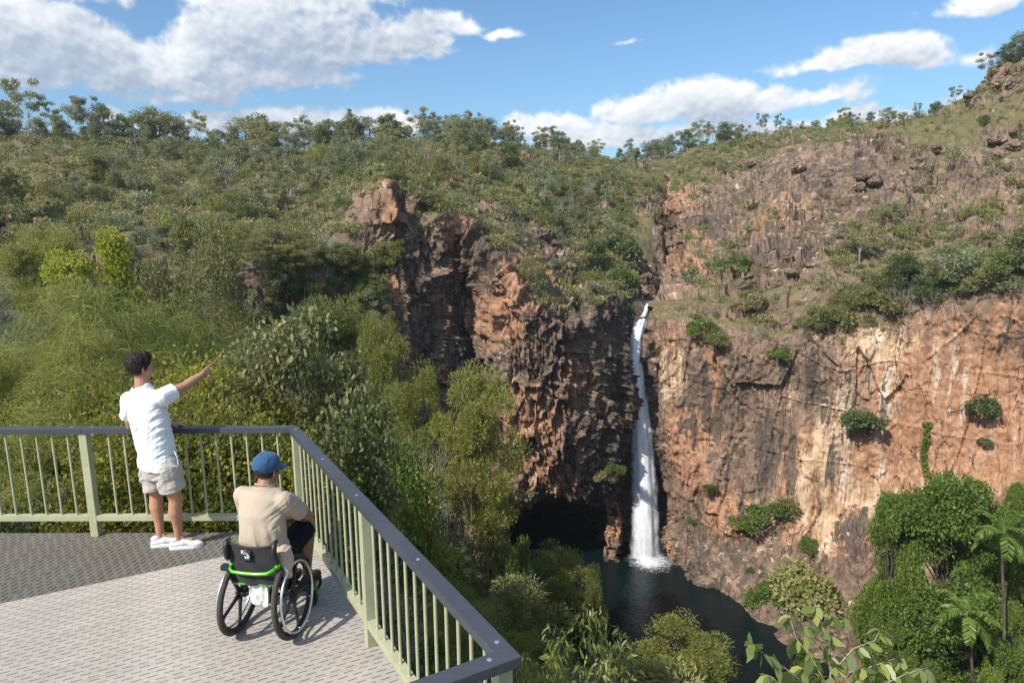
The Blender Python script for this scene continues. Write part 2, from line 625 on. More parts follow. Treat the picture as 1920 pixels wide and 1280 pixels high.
def rock_displace(G, steep, blocky, soft, vert=1.0, ledge=None):
    """weathering: columns and blocks on steep rock, bouldery bumps on the slopes"""
    nr, nc = G.shape[:2]
    N = grid_normals(G)
    for _ in range(3):
        N[1:-1, 1:-1] = (N[1:-1, 1:-1] * 2 + N[:-2, 1:-1] + N[2:, 1:-1] + N[1:-1, :-2] + N[1:-1, 2:]) / 6
    N /= (np.linalg.norm(N, axis=2, keepdims=True) + 1e-9)
    P = G.reshape(-1, 3)
    W = P + (np.stack([fbm(P * .3 + 7, 2, 41), fbm(P * .3 + 31, 2, 47), fbm(P * .3 + 53, 2, 53)], 1) - .5) * 1.5
    st = steep.ravel()
    bl = blocky.ravel()
    d = (fbm(P * np.array([.055, .055, .04]), 3, 3) - .5) * 7.0 * (0.35 + .65 * st)
    ribs = (fbm(P * np.array([.34, .34, .035]), 4, 11, .55, True) - .62) * 4.2
    vz = (np.ones_like(st) * vert if np.ndim(vert) == 0 else np.asarray(vert, float).ravel())
    one = np.ones_like(vz)
    c1, e1, t1 = cells(W * np.stack([.30 * one, .30 * one, np.where(vz > .5, .095, .34)], 1), 61, tilt=True)
    c2, e2, t2 = cells(W * np.stack([.75 * one, .75 * one, np.where(vz > .5, .34, .95)], 1), 71, tilt=True)
    c3, e3, t3 = cells(W * np.stack([1.8 * one, 1.8 * one, np.where(vz > .5, 1.0, 2.2)], 1), 81, tilt=True)
    blk = (c1 - .5) * 2.1 + t1 * 1.8 + (c2 - .5) * 1.15 + t2 * 1.5 + (c3 - .5) * .50 + t3 * .85
    blk -= .5 * np.clip(1 - e1 / .07, 0, 1) + .28 * np.clip(1 - e2 / .08, 0, 1)
    s1, f1, g1 = cells(P * np.array([.20, .20, .055]) + 3, 161, tilt=True)
    s2, f2, g2 = cells(P * np.array([.50, .50, .26]) + 9, 171, tilt=True)
    bed = np.clip(1 - np.abs(((P[:, 2] + (fbm(P * .06, 2, 175) - .5) * 9) / 7.5) % 1 - .5) / .02, 0, 1) * (fbm(P * .11, 2, 177) > .47)
    slab = (s1 - .5) * 1.1 + g1 * 1.3 + (s2 - .5) * .30 + g2 * .55 + t3 * .35 - .45 * np.clip(1 - f1 / .035, 0, 1) * (s2 > .35) - .35 * bed
    blk = np.where(vz > .5, blk, ((c1 - .5) * 1.7 + t1 * 2.2 + (c2 - .5) * .7 + t2 * 1.2 - .4 * np.clip(1 - e1 / .10, 0, 1)))
    d = d + st * (ribs * (.50 - .24 * bl) * (.35 + .65 * bl) * vz + blk * bl + slab * (1 - bl))
    # slopes: swells plus ledges of broken rock
    lm = sstep(fbm(P * np.array([.07, .07, .10]), 3, 91), .44, .57)
    d = d + (1 - st) * ((fbm(P * .16, 4, 95) - .5) * 2.6 + lm * ((c1 - .3) * 1.7 + t1 * 1.5 + (c2 - .4) * 1.2 + t2 * 1.2 + t3 * .8)) * soft.ravel()
    d = d + (fbm(P * 1.3, 2, 99) - .5) * .22
    out = P + N.reshape(-1, 3) * d[:, None]
    if ledge is not None:
        hh = 2.6
        u = (out[:, 2] + (fbm(P * np.array([.06, .06, .02]), 3, 181) - .5) * 10) / hh
        f = u - np.floor(u)
        out[:, 2] += (sstep(f, .50, .92) - f) * hh * ledge.ravel()
    return out.reshape(nr, nc, 3), lm.reshape(nr, nc)


def patch(px, py, L, soft=1.0):
    """sum of soft elliptical patches of stain and painted shade (px, py, rx, ry, amount) on a rock face"""
    out = np.zeros(len(px))
    for (a, b, rx, ry, k) in L:
        r = np.sqrt(((px - a) / rx) ** 2 + ((py - b) / ry) ** 2)
        out = np.maximum(out, k * np.clip(1.35 - r, 0, 1)) if k > 0 else out + k * np.clip(1.35 - r, 0, 1)
    return out


def terrain_object(name, G, wear_shade, label=None):
    nr, nc = G.shape[:2]
    me = new_mesh(name, G.reshape(-1, 3), grid_faces(nr, nc), ROCK, smooth=False)
    at_ = me.attributes.new('wear_shade', 'FLOAT_COLOR', 'POINT')
    at_.data.foreach_set('color', np.clip(wear_shade, 0, 1).astype(np.float32).ravel())
    return link(name, me, kind='structure', label=label)


# ---- hill and shaded cliff on the far left side of the gorge
def build_left():
    cols = []

    def slope_col(px, C, M1, M2, E, zs, Ys):
        c = A(*C)
        pts = [back(c, 60, -6), c, A(*M1), A(*M2), A(*E)]
        pts += [Z(px, z, y) for z, y in zip(zs, Ys)]
        return pts

    cols.append(slope_col(-560, (-560, 225, 140), (-560, 325, 100), (-560, 420, 72), (-560, 540, 52), (-10, -13, -16, -18, -19, -20), (47, 43, 39, 35, 31, 26)))
    cols.append(slope_col(-200, (-200, 250, 148), (-200, 330, 108), (-200, 410, 80), (-200, 500, 62), (-10, -14, -18, -20, -21, -22), (57, 52, 47, 42, 37, 30)))
    cols.append(slope_col(80, (80, 262, 155), (80, 335, 116), (80, 405, 92), (80, 480, 72), (-11, -16, -20, -23, -25, -26), (69, 64, 58, 52, 46, 38)))
    cols.append(slope_col(290, (290, 278, 168), (290, 338, 126), (290, 405, 98), (290, 485, 79), (-11, -18, -23, -27, -30, -32), (77, 73, 67, 60, 53, 44)))
    cols.append(slope_col(470, (470, 286, 180), (470, 348, 132), (475, 415, 102), (480, 488, 85), (-11, -20, -28, -34, -38, -40), (83.5, 80, 74, 66, 58, 50)))
    cols.append(slope_col(600, (590, 284, 190), (600, 350, 136), (600, 420, 108), (605, 485, 91), (-12, -22, -34, -42, -48, -52), (90, 87, 82, 75, 68, 60)))
    w = lambda px, Y: Z(px, WATER_Z - 5, Y)
    f = lambda px, Y: Z(px, WATER_Z + .6, Y)
    C = lambda p, *r: [back(A(*p), 60, -6), A(*p)] + [x if isinstance(x, np.ndarray) else A(*x) for x in r]
    cols.append(C((680, 278, 200), (690, 322, 142), (706, 336, 100), (688, 466, 96), (695, 530, 94.5), (700, 610, 92.5), (712, 700, 91), Z(715, -42, 89), Z(715, -52, 86), w(715, 84)))
    cols.append(C((745, 272, 205), (770, 338, 138), (752, 352, 101), (750, 448, 97.5), (742, 520, 96), (738, 600, 95), (740, 690, 94.5), Z(745, -42, 93), Z(745, -53, 92), w(745, 90)))
    cols.append(C((800, 270, 208), (815, 335, 142), (822, 380, 110), (824, 410, 99.5), (828, 500, 100), (832, 600, 101.5), (838, 720, 101), (840, 830, 100), f(845, 99), w(845, 97)))
    cols.append(C((870, 267, 213), (870, 335, 148), (880, 388, 116), (878, 432, 104), (885, 520, 107), (888, 610, 106), (892, 740, 102.5), (893, 860, 101), f(895, 100.5), w(895, 98)))
    cols.append(C((930, 270, 220), (930, 340, 153), (945, 415, 119), (948, 482, 101.5), (948, 560, 100), (948, 690, 99), (950, 925, 101), Z(955, -45, 112), Z(955, WATER_Z - 1, 124), w(955, 126)))
    cols.append(C((990, 278, 228), (1000, 360, 158), (1010, 450, 121), (1012, 560, 99), (1012, 640, 98), (1012, 760, 99), (1014, 930, 102), Z(1010, -45.5, 116), Z(1010, WATER_Z - 1, 128), w(1010, 130)))
    cols.append(C((1050, 292, 236), (1050, 385, 164), (1055, 478, 123), (1056, 592, 99), (1060, 680, 99), (1062, 790, 100), (1065, 940, 103), Z(1062, -45.5, 117), Z(1062, WATER_Z - 1, 128), w(1062, 130)))
    cols.append(C((1110, 296, 240), (1110, 400, 167), (1112, 500, 124), (1108, 572, 105), (1110, 670, 104), (1110, 795, 104), (1110, 950, 105.5), Z(1105, -46.5, 116), Z(1105, WATER_Z - 1, 126), w(1105, 128)))
    cols.append(C((1170, 300, 244), (1180, 400, 168), (1165, 505, 126), (1150, 562, 111), (1152, 680, 109), (1152, 810, 109), (1150, 940, 108.5), (1150, 985, 108.5), f(1147, 107.5), w(1147, 107)))
    cols.append(C((1215, 300, 250), (1225, 405, 170), (1195, 520, 128), (1184, 588, 114), (1180, 680, 114.5), (1178, 800, 114), (1180, 930, 113), (1178, 990, 112), f(1176, 110.5), w(1176, 110)))
    cols.append(C((1260, 296, 262), (1258, 425, 172), (1225, 540, 130), (1212, 596, 115), Z(1212, -22, 117), Z(1212, -35, 117), Z(1212, -44, 116), Z(1212, -50, 115), f(1212, 114), w(1212, 113)))
    cols.append(C((1420, 285, 300), (1310, 430, 180), (1275, 540, 140), (1265, 596, 124), Z(1265, -22, 125), Z(1265, -35, 125), Z(1265, -44, 124), Z(1265, -50, 123), f(1265, 122), w(1265, 121)))
    CT = np.array(cols)                                    # (cols, rows, 3)
    sub_c = [44, 40, 40, 40, 40, 40, 34, 40, 44, 48, 48, 42, 40, 34, 28, 20, 14]
    D = catmull(CT, sub_c)                                 # dense over columns
    D = np.transpose(D, (1, 0, 2))
    sub_r = [8, 60, 66, 66, 56, 66, 74, 40, 22, 6]
    G = catmull(D, sub_r)
    G = smooth_rows(G, 3)
    nr, nc = G.shape[:2]
    N0 = grid_normals(G)
    steep = sstep(1 - np.abs(N0[:, :, 2]), .22, .55)
    colpos = np.concatenate([np.linspace(i, i + 1, s, endpoint=False) for i, s in enumerate(sub_c)] + [[len(sub_c)]])
    cliff = sstep(colpos, 5.2, 7.0)[None, :] * np.ones((nr, 1))
    steep = steep * (0.35 + .65 * cliff)
    rp = np.concatenate([np.linspace(i, i + 1, s, endpoint=False) for i, s in enumerate(sub_r)] + [[len(sub_r)]])[:, None] * np.ones((1, nc))
    led = .75 * sstep(rp, 1.2, 2.2) * (1 - sstep(rp, 3.9, 4.2)) * sstep(fbm(G.reshape(-1, 3) * .045, 2, 187).reshape(nr, nc), .47, .60)
    G2, lm = rock_displace(G, steep, .35 + .65 * cliff, np.ones_like(steep), 1.0, led)
    qx0, qy0 = project_px(G.reshape(-1, 3))
    carve = (np.clip(patch(qx0, qy0, [(1256, 430, 15, 62, 1.0), (1262, 470, 16, 30, 1.0)]), 0, 1) * 9.0).reshape(nr, nc)
    G2 = G2 + carve[:, :, None] * np.array([.2, .97, -.12])
    px, py = project_px(G.reshape(-1, 3))
    n = G2.reshape(-1, 3)
    N1 = np.abs(N0[:, :, 2]).ravel()
    cover = np.clip(1.25 - 1.2 * steep.ravel() - 1.0 * lm.ravel(), 0, 1)
    cover = cover * (1 - np.clip(patch(px, py, [(712, 395, 62, 72, 1.0), (1215, 545, 40, 55, 1.0), (1245, 440, 36, 80, .9), (850, 430, 40, 30, .8), (960, 490, 50, 30, .6)]), 0, 1))
    cover = np.maximum(cover, .8 * (colpos < 5.6)[None, :].repeat(nr, 0).ravel())
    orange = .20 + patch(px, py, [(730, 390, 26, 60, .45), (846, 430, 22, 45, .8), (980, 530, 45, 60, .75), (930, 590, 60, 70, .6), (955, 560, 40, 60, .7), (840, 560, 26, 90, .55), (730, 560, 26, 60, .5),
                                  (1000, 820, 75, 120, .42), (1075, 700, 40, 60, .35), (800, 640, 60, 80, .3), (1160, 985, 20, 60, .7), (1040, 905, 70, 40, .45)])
    dark = .27 + patch(px, py, [(880, 520, 70, 90, .45), (790, 600, 60, 110, .4), (860, 660, 90, 90, .4), (1150, 760, 50, 220, .75), (1185, 760, 30, 260, .9), (1090, 840, 30, 60, .4), (1010, 690, 50, 40, .45),  # shade of the recess and falls-side corner painted in, with varnish and wet rock
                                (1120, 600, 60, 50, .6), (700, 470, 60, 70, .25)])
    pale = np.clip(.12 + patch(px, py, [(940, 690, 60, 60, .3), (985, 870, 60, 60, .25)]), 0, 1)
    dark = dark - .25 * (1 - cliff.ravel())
    wear_shade = np.stack([cover, orange, dark, pale], 1)
    o = terrain_object('hillside', G2, wear_shade)
    return G2, np.abs(N0[:, :, 2])


# ---- sunlit cliff and the stony hill on the right side
def build_right():
    cols = []
    w = lambda px, Y: Z(px, WATER_Z - 5, Y)
    C = lambda p, *r: [back(A(*p), 70, -4), A(*p)] + [x if isinstance(x, np.ndarray) else A(*x) for x in r]
    cols.append(C((1252, 298, 262), (1258, 392, 178), (1258, 450, 152), (1246, 535, 128), (1232, 592, 116), Z(1236, -22, 117), Z(1238, -36, 117), Z(1240, -48, 116), Z(1240, WATER_Z, 114), w(1240, 113)))
    cols.append(C((1262, 296, 260), (1264, 372, 176), (1264, 440, 150), (1250, 532, 127), (1226, 600, 112.5), (1224, 720, 112.5), (1230, 860, 112), (1238, 1000, 111), (1246, 1060, 110), w(1250, 109)))
    cols.append(C((1295, 285, 255), (1302, 345, 165), (1296, 440, 140), (1290, 522, 120), (1285, 598, 110), (1285, 720, 109.5), (1285, 860, 108.5), (1290, 990, 106.5), (1300, 1112, 101.5), w(1305, 100)))
    cols.append(C((1380, 266, 240), (1392, 298, 160), (1386, 415, 132), (1386, 505, 116), (1386, 628, 105.5), (1386, 740, 105.5), (1386, 870, 104.5), (1390, 1010, 102), (1375, 1175, 92.5), w(1370, 90)))
    cols.append(C((1490, 254, 220), (1480, 282, 150), (1480, 395, 126), (1480, 500, 112), (1480, 648, 102), (1480, 750, 102), (1480, 870, 101), (1480, 1040, 98), (1445, 1245, 83), w(1438, 80)))
    cols.append(C((1575, 248, 205), (1580, 258, 140), (1580, 395, 120), (1582, 512, 107), (1584, 648, 99), (1584, 750, 99), (1580, 880, 98), (1580, 1080, 94), (1540, 1310, 76), w(1530, 72)))
    cols.append(C((1650, 236, 172), (1665, 262, 134), (1680, 402, 114), (1690, 520, 102), (1690, 618, 96), (1690, 730, 95.5), (1690, 890, 94.5), (1690, 1100, 90), (1665, 1350, 69), w(1650, 60)))
    cols.append(C((1790, 205, 165), (1800, 278, 128), (1800, 412, 108), (1800, 512, 96), (1800, 582, 91), (1800, 730, 90.5), (1800, 890, 89), (1800, 1110, 84), (1790, 1380, 64), w(1790, 52)))
    cols.append(C((1920, 110, 150), (1920, 320, 118), (1920, 420, 102), (1920, 500, 91), (1920, 560, 87), (1920, 720, 86), (1920, 890, 84.5), (1920, 1130, 78), (1920, 1400, 60), w(1920, 46)))
    cols.append(C((2200, 20, 140), (2200, 320, 110), (2200, 430, 95), (2200, 500, 84), (2200, 545, 80), (2200, 720, 78), (2200, 890, 76), (2200, 1150, 68), (2200, 1430, 54), w(2200, 40)))
    cols.append(C((2600, -20, 130), (2600, 320, 100), (2600, 430, 85), (2600, 500, 74), (2600, 545, 70), (2600, 720, 68), (2600, 890, 66), (2600, 1150, 58), (2600, 1430, 46), w(2600, 34)))
    CT = np.array(cols)
    sub_c = [14, 34, 52, 56, 56, 58, 62, 62, 62, 30, 16]
    sub_c = sub_c[:len(cols) - 1]
    D = np.transpose(catmull(CT, sub_c), (1, 0, 2))
    sub_r = [8, 76, 110, 96, 76, 62, 66, 66, 56, 6]
    G = catmull(D, sub_r)
    G = smooth_rows(G, 3)
    nr, nc = G.shape[:2]
    N0 = grid_normals(G)
    steep = sstep(1 - np.abs(N0[:, :, 2]), .22, .58)
    rowpos = np.concatenate([np.linspace(i, i + 1, s, endpoint=False) for i, s in enumerate(sub_r)] + [[len(sub_r)]])[:, None] * np.ones((1, nc))
    colpos = (np.concatenate([np.linspace(i, i + 1, s, endpoint=False) for i, s in enumerate(sub_c)] + [[len(sub_c)]]))[None, :] * np.ones((nr, 1))
    wall = sstep(rowpos, 4.6, 5.2) * (1 - .6 * sstep(rowpos, 7.2, 8.2)) * (.78 * sstep(colpos, .8, 1.6) + .22 * sstep(colpos, 2.4, 4.2))
    band = sstep(rowpos, 1.6, 2.2) * (1 - sstep(rowpos, 4.6, 5.0))
    steep = np.maximum(steep, .55 * band)
    G2, lm = rock_displace(G, steep, 1.0 - .86 * wall, np.ones_like(steep) * 1.1, (rowpos > 4.7) * 1.0, np.clip(band * .9 + .35 * sstep(rowpos, .8, 1.5) * (1 - sstep(rowpos, 1.8, 2.4)), 0, 1) * (.35 + .65 * sstep(fbm(G.reshape(-1, 3) * .05, 2, 183).reshape(nr, nc), .40, .55)))
    px, py = project_px(G.reshape(-1, 3))
    carve = (np.clip(patch(px, py, [(1256, 430, 15, 62, 1.0), (1262, 470, 16, 30, 1.0)]), 0, 1) * 9.0).reshape(nr, nc)
    G2 = G2 + carve[:, :, None] * np.array([.2, .97, -.12])
    cover = np.clip(1.2 - 1.15 * steep.ravel() - .6 * lm.ravel(), 0, 1) + .5 * band.ravel() * (1 - steep.ravel())
    bare = np.clip(patch(px, py, [(1520, 330, 270, 90, 1.0), (1330, 400, 100, 90, 1.0), (1480, 450, 240, 70, .9), (1850, 300, 110, 70, .8), (1700, 400, 160, 60, .6), (1640, 270, 90, 50, 1.0)]), 0, 1)
    cover = cover * (1 - .72 * bare)
    cover = np.where((rowpos.ravel() > 6.6) & (px < 1640), cover * .25, cover)
    cover = np.maximum(cover, patch(px, py, [(1720, 1210, 100, 110, 1.0), (1440, 1120, 40, 30, .3)]))
    orange = .20 + .10 * wall.ravel() + patch(px, py, [(1830, 790, 190, 170, .95), (1700, 690, 120, 80, .55), (1700, 850, 90, 150, .85), (1640, 940, 110, 110, .75), (1890, 600, 60, 40, .5), (1750, 700, 70, 80, .7), (1500, 930, 45, 110, .65), (1265, 368, 40, 30, 1.0),
                                  (1345, 750, 12, 80, .9), (1320, 820, 40, 20, .7), (1370, 960, 60, 50, .6), (1240, 1040, 20, 60, .7), (1510, 420, 160, 50, .25), (1560, 990, 60, 60, .6), (1290, 850, 50, 120, .45), (1240, 640, 40, 40, .45),
                                  (1400, 1200, 60, 60, .35), (1300, 470, 40, 60, .5)])
    pale = .17 + patch(px, py, [(1655, 650, 70, 45, .75), (1575, 790, 80, 90, .45), (1540, 860, 22, 130, .8), (1505, 900, 28, 110, .75), (1545, 985, 30, 60, .85), (1265, 700, 45, 60, .6), (1470, 760, 60, 60, .4),
                                (1620, 940, 90, 80, .55), (1720, 930, 80, 80, .4), (1440, 960, 40, 80, .45), (1640, 720, 70, 50, .45), (1750, 690, 60, 60, .25), (1560, 500, 200, 40, .25)])
    dark = .24 + .24 * bare - .03 * wall.ravel() + patch(px, py, [(1440, 850, 34, 100, .72), (1482, 870, 22, 95, .72), (1620, 740, 30, 90, .38), (1560, 900, 16, 80, .45), (1392, 920, 14, 120, .5), (1368, 880, 12, 110, .45), (1525, 725, 36, 75, .62), (1330, 740, 70, 70, .5), (1325, 790, 50, 45, .5),
                                (1605, 1000, 44, 66, .75), (1350, 1080, 140, 120, .42), (1460, 1180, 110, 90, .42), (1300, 1000, 50, 90, .3), (1900, 660, 50, 45, .55), (1225, 830, 22, 240, .7), (1690, 690, 16, 90, .4), (1660, 1010, 40, 60, .4), (1500, 470, 260, 90, .18),
                                (1650, 350, 260, 100, .15), (1420, 690, 120, 50, .3),
                                (1830, 800, 170, 150, -.32), (1640, 930, 90, 90, -.25), (1510, 930, 30, 90, -.2)])
    wear_shade = np.stack([np.clip(cover, 0, 1), orange, dark, pale], 1)
    o = terrain_object('cliff', G2, wear_shade)
    return G2, np.abs(N0[:, :, 2])


GL, NZL = build_left()
GR, NZR = build_right()


# ---- ground that drops from the lookout into the gorge
def near_z(X, Y):
    """height of the slope below the deck"""
    X, Y = np.asarray(X, float), np.asarray(Y, float)
    a = X / np.maximum(Y, 3.0)
    k = np.interp(a, [-.9, -.7, -.4, -.28, -.155, -.06, .03, .12], [.16, .22, .36, .50, .60, .66, .77, .80])
    y0 = np.interp(a, [-.9, -.4, -.28, -.155, -.06, .03], [6.4, 6.2, 4.4, 2.7, 1.6, .9])
    z = -1.0 - k * np.maximum(Y - y0, 0)
    z = np.where(Y < 6.5, np.minimum(z, -1.2), z)
    d = np.maximum(Y - 6.4, 0)
    z = z + (fbm(np.stack([X * .12, Y * .12, X * 0], 1), 4, 5) - .55) * np.clip(d * .2, .25, 4.5)
    z = z - .8 * (1 - sstep(Y, 3.0, 6.6))
    return np.maximum(z, WATER_Z - 4)


def build_near():
    nx, ny = 300, 260
    t = np.linspace(-1, 1, nx)
    X1 = np.sign(t) * (np.abs(t) ** 1.6) * 80
    Y1 = -25 + 120 * np.linspace(0, 1, ny) ** 1.25
    XX, YY = np.meshgrid(X1, Y1)
    z = near_z(XX.ravel(), YY.ravel())
    P = np.stack([XX.ravel(), YY.ravel(), z], 1)
    lm = sstep(fbm(P * .2, 3, 19), .5, .66)
    c2, _ = cells(P * .7, 21)
    P[:, 2] += lm * (c2 - .4) * 1.2 * sstep(YY.ravel(), 12, 20) + (fbm(P * 1.6, 2, 23) - .5) * .25
    G = P.reshape(ny, nx, 3)
    n = len(P)
    wear_shade = np.stack([np.clip(1.1 - .7 * lm, 0, 1), np.full(n, .3), np.full(n, .25), np.full(n, .05)], 1)
    return terrain_object('ground', G, wear_shade)


build_near()


# ---- country beyond the ridges, out to the horizon
def build_plain():
    a = np.linspace(0, 2 * math.pi, 97)[:-1]
    rr = [330, 600, 1500, 4000, 9000]
    V = [(r * math.sin(t), r * math.cos(t) + 40, -60 - 0.5 * 0) for r in rr for t in a]
    Fs = []
    for i in range(len(rr) - 1):
        for k in range(96):
            k2 = (k + 1) % 96
            Fs.append((i * 96 + k, i * 96 + k2, (i + 1) * 96 + k2, (i + 1) * 96 + k))
    m = simple('distant_bush', (.085, .09, .05), .95, noise=(0.02, .35))
    link('plain', new_mesh('plain', V, np.array(Fs), m), kind='structure')


build_plain()


# ---- plunge pool
def build_pool():
    m, q = mat_new('pool_water')
    P = q.n('ShaderNodeNewGeometry').outputs['Position']
    h = q.m('ADD', q.noise(q.scale(P, (1, 1.6, 1)), 1.5, 4.0, 0.6), q.m('MULTIPLY', q.noise(P, 0.35, 2.0, 0.5), 1.2))
    bp = q.n('ShaderNodeBump', {'Strength': 0.6, 'Distance': 0.16, 'Height': h})
    b = q.n('ShaderNodeBsdfPrincipled', {'Base Color': (.003, .010, .011, 1), 'Roughness': 0.09, 'IOR': 1.33, 'Specular IOR Level': 0.5, 'Normal': bp.outputs[0]})
    finish(m, q, b.outputs[0])
    V = [(-30, 55, WATER_Z), (70, 55, WATER_Z), (70, 135, WATER_Z), (-30, 135, WATER_Z)]
    link('water', new_mesh('water', V, [(0, 1, 2, 3)], m), kind='structure')


build_pool()


# ---- a little haze in the air of the gorge
def build_haze():
    m, q = mat_new('haze')
    v = q.n('ShaderNodeVolumePrincipled', {'Color': (.80, .88, 1.0, 1), 'Density': 0.00017, 'Anisotropy': 0.2})
    out = q.n('ShaderNodeOutputMaterial')
    q.link(v.outputs[0], out.inputs['Volume'])
    b = MB()
    b.box((0, 40, 5), (19000, 19000, 150))
    b.build('haze', m, kind='stuff')


build_haze()


# ================================================================ lookout deck and railing
def cream_paint():
    m, q = mat_new('cream_green_paint')
    P = q.n('ShaderNodeTexCoord').outputs['Object']
    f = q.noise(P, 9.0, 5.0, 0.65)
    g = q.noise(q.scale(P, (6, 6, 1.2)), 6.0, 4.0, 0.6)
    c = q.ramp(f, [(0.3, (.345, .35, .21)), (0.55, (.41, .405, .255)), (0.8, (.44, .425, .29))])
    c = q.mix(q.m('MULTIPLY', q.step(g, 0.66, 0.76), 0.55), c, (.36, .30, .16))
    b = q.n('ShaderNodeBsdfPrincipled', {'Base Color': c, 'Roughness': 0.42, 'Specular IOR Level': 0.45})
    bp = q.n('ShaderNodeBump', {'Strength': 0.12, 'Distance': 0.003, 'Height': q.noise(P, 40, 3.0, 0.6)})
    q.link(bp.outputs[0], b.inputs['Normal'])
    return finish(m, q, b.outputs[0])


def composite(name, col, rough, sc=(3, 60, 60), amt=.25, blotch=.15):
    m, q = mat_new(name)
    P = q.n('ShaderNodeTexCoord').outputs['Object']
    g = q.noise(q.scale(P, sc), 1.0, 4.0, 0.6)
    h = q.noise(P, 2.3, 4.0, 0.6)
    k = q.m('ADD', q.n('ShaderNodeMapRange', [g, .3, .7, 1 - amt, 1 + amt]).outputs[0], q.n('ShaderNodeMapRange', [h, .3, .7, -blotch, blotch]).outputs[0])
    v = q.n('ShaderNodeVectorMath', [tuple(col), (1, 1, 1)], operation='MULTIPLY')
    q.link(k, v.inputs[1])
    b = q.n('ShaderNodeBsdfPrincipled', {'Base Color': v.outputs[0], 'Roughness': rough, 'Specular IOR Level': 0.4})
    bp = q.n('ShaderNodeBump', {'Strength': 0.25, 'Distance': 0.002, 'Height': g})
    q.link(bp.outputs[0], b.inputs['Normal'])
    return finish(m, q, b.outputs[0])


CREAM = cream_paint()
RAILCAP = composite('charcoal_rail_board', (.052, .058, .070), .46, (2, 40, 40), .15, .12)
BOLT = simple('zinc_bolt', (.62, .62, .60), .35, .85)
STEEL = simple('galvanised_beam', (.22, .21, .19), .6, .3, noise=(5, .2))


def deck_material(name, col, tint):
    m, q = mat_new(name)
    P = q.n('ShaderNodeTexCoord').outputs['Object']
    oi = q.n('ShaderNodeObjectInfo').outputs['Random']
    g = q.noise(q.scale(P, (3.0, 42, 1)), 1.0, 5.0, 0.6)          # along the plank
    h = q.noise(P, 1.3, 5.0, 0.6)
    sp = q.noise(P, 60.0, 3.0, 0.6)
    k = q.m('ADD', q.n('ShaderNodeMapRange', [g, .3, .7, .90, 1.10]).outputs[0], q.n('ShaderNodeMapRange', [h, .3, .7, -.15, .13]).outputs[0])
    k = q.m('ADD', k, q.n('ShaderNodeMapRange', [oi, 0, 1, -.05, .05]).outputs[0])
    k = q.m('ADD', k, q.n('ShaderNodeMapRange', [sp, .3, .7, -.06, .06]).outputs[0])
    c0 = q.mix(q.step(q.noise(P, 3.1, 3.0, .5), .35, .65), col, tint)
    c0 = q.mix(q.m('MULTIPLY', q.step(q.noise(P, 1.9, 4.0, .6), .62, .74), .5), c0, (.26, .17, .07))
    v = q.n('ShaderNodeVectorMath', [c0, (1, 1, 1)], operation='MULTIPLY')
    q.link(k, v.inputs[1])
    b = q.n('ShaderNodeBsdfPrincipled', {'Base Color': v.outputs[0], 'Roughness': 0.62, 'Specular IOR Level': 0.35})
    rib = q.n('ShaderNodeTexWave', {'Vector': P, 'Scale': 26.0, 'Distortion': 0.4, 'Detail': 1.0}, wave_type='BANDS', bands_direction='Y')
    bp = q.n('ShaderNodeBump', {'Strength': 0.35, 'Distance': 0.0012, 'Height': q.m('ADD', rib.outputs['Fac'], q.m('MULTIPLY', sp, .6))})
    q.link(bp.outputs[0], b.inputs['Normal'])
    return finish(m, q, b.outputs[0])


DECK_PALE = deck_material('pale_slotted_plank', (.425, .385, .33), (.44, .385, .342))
DECK_DARK = deck_material('rib_shaded_plank', (.150, .132, .112), (.162, .150, .122))  # sheen and self-shadow of the turned ribs put into a darker base colour

A1, A2, A3 = R(-0.917), R(-59.377), R(209.441)
RU = [np.array([-math.cos(A1), -math.sin(A1)]), np.array([math.cos(A2), math.sin(A2)]), np.array([math.cos(A3), math.sin(A3)])]
RN = [np.array([RU[0][1], -RU[0][0]]), np.array([-RU[1][1], RU[1][0]]), np.array([-RU[2][1], RU[2][0]])]
RC = np.array([-2.1185, 6.2374])                      # inner corner of the hand rail
RL2 = 3.971
RD = RC + RU[1] * RL2
RW, RT, RH, RPS, ROFF = .0912, .0508, 1.10, .0743, .0134


def cross(p, u, q, v):
    s = np.linalg.solve(np.array([u, -v]).T, q - p)
    return p + u * s[0]


def off_corner(d, k):
    """the corner between rail k and k + 1, moved out by d"""
    base = RC if k == 0 else RD
    return cross(base + RN[k] * d, RU[k], base + RN[k + 1] * d, RU[k + 1])


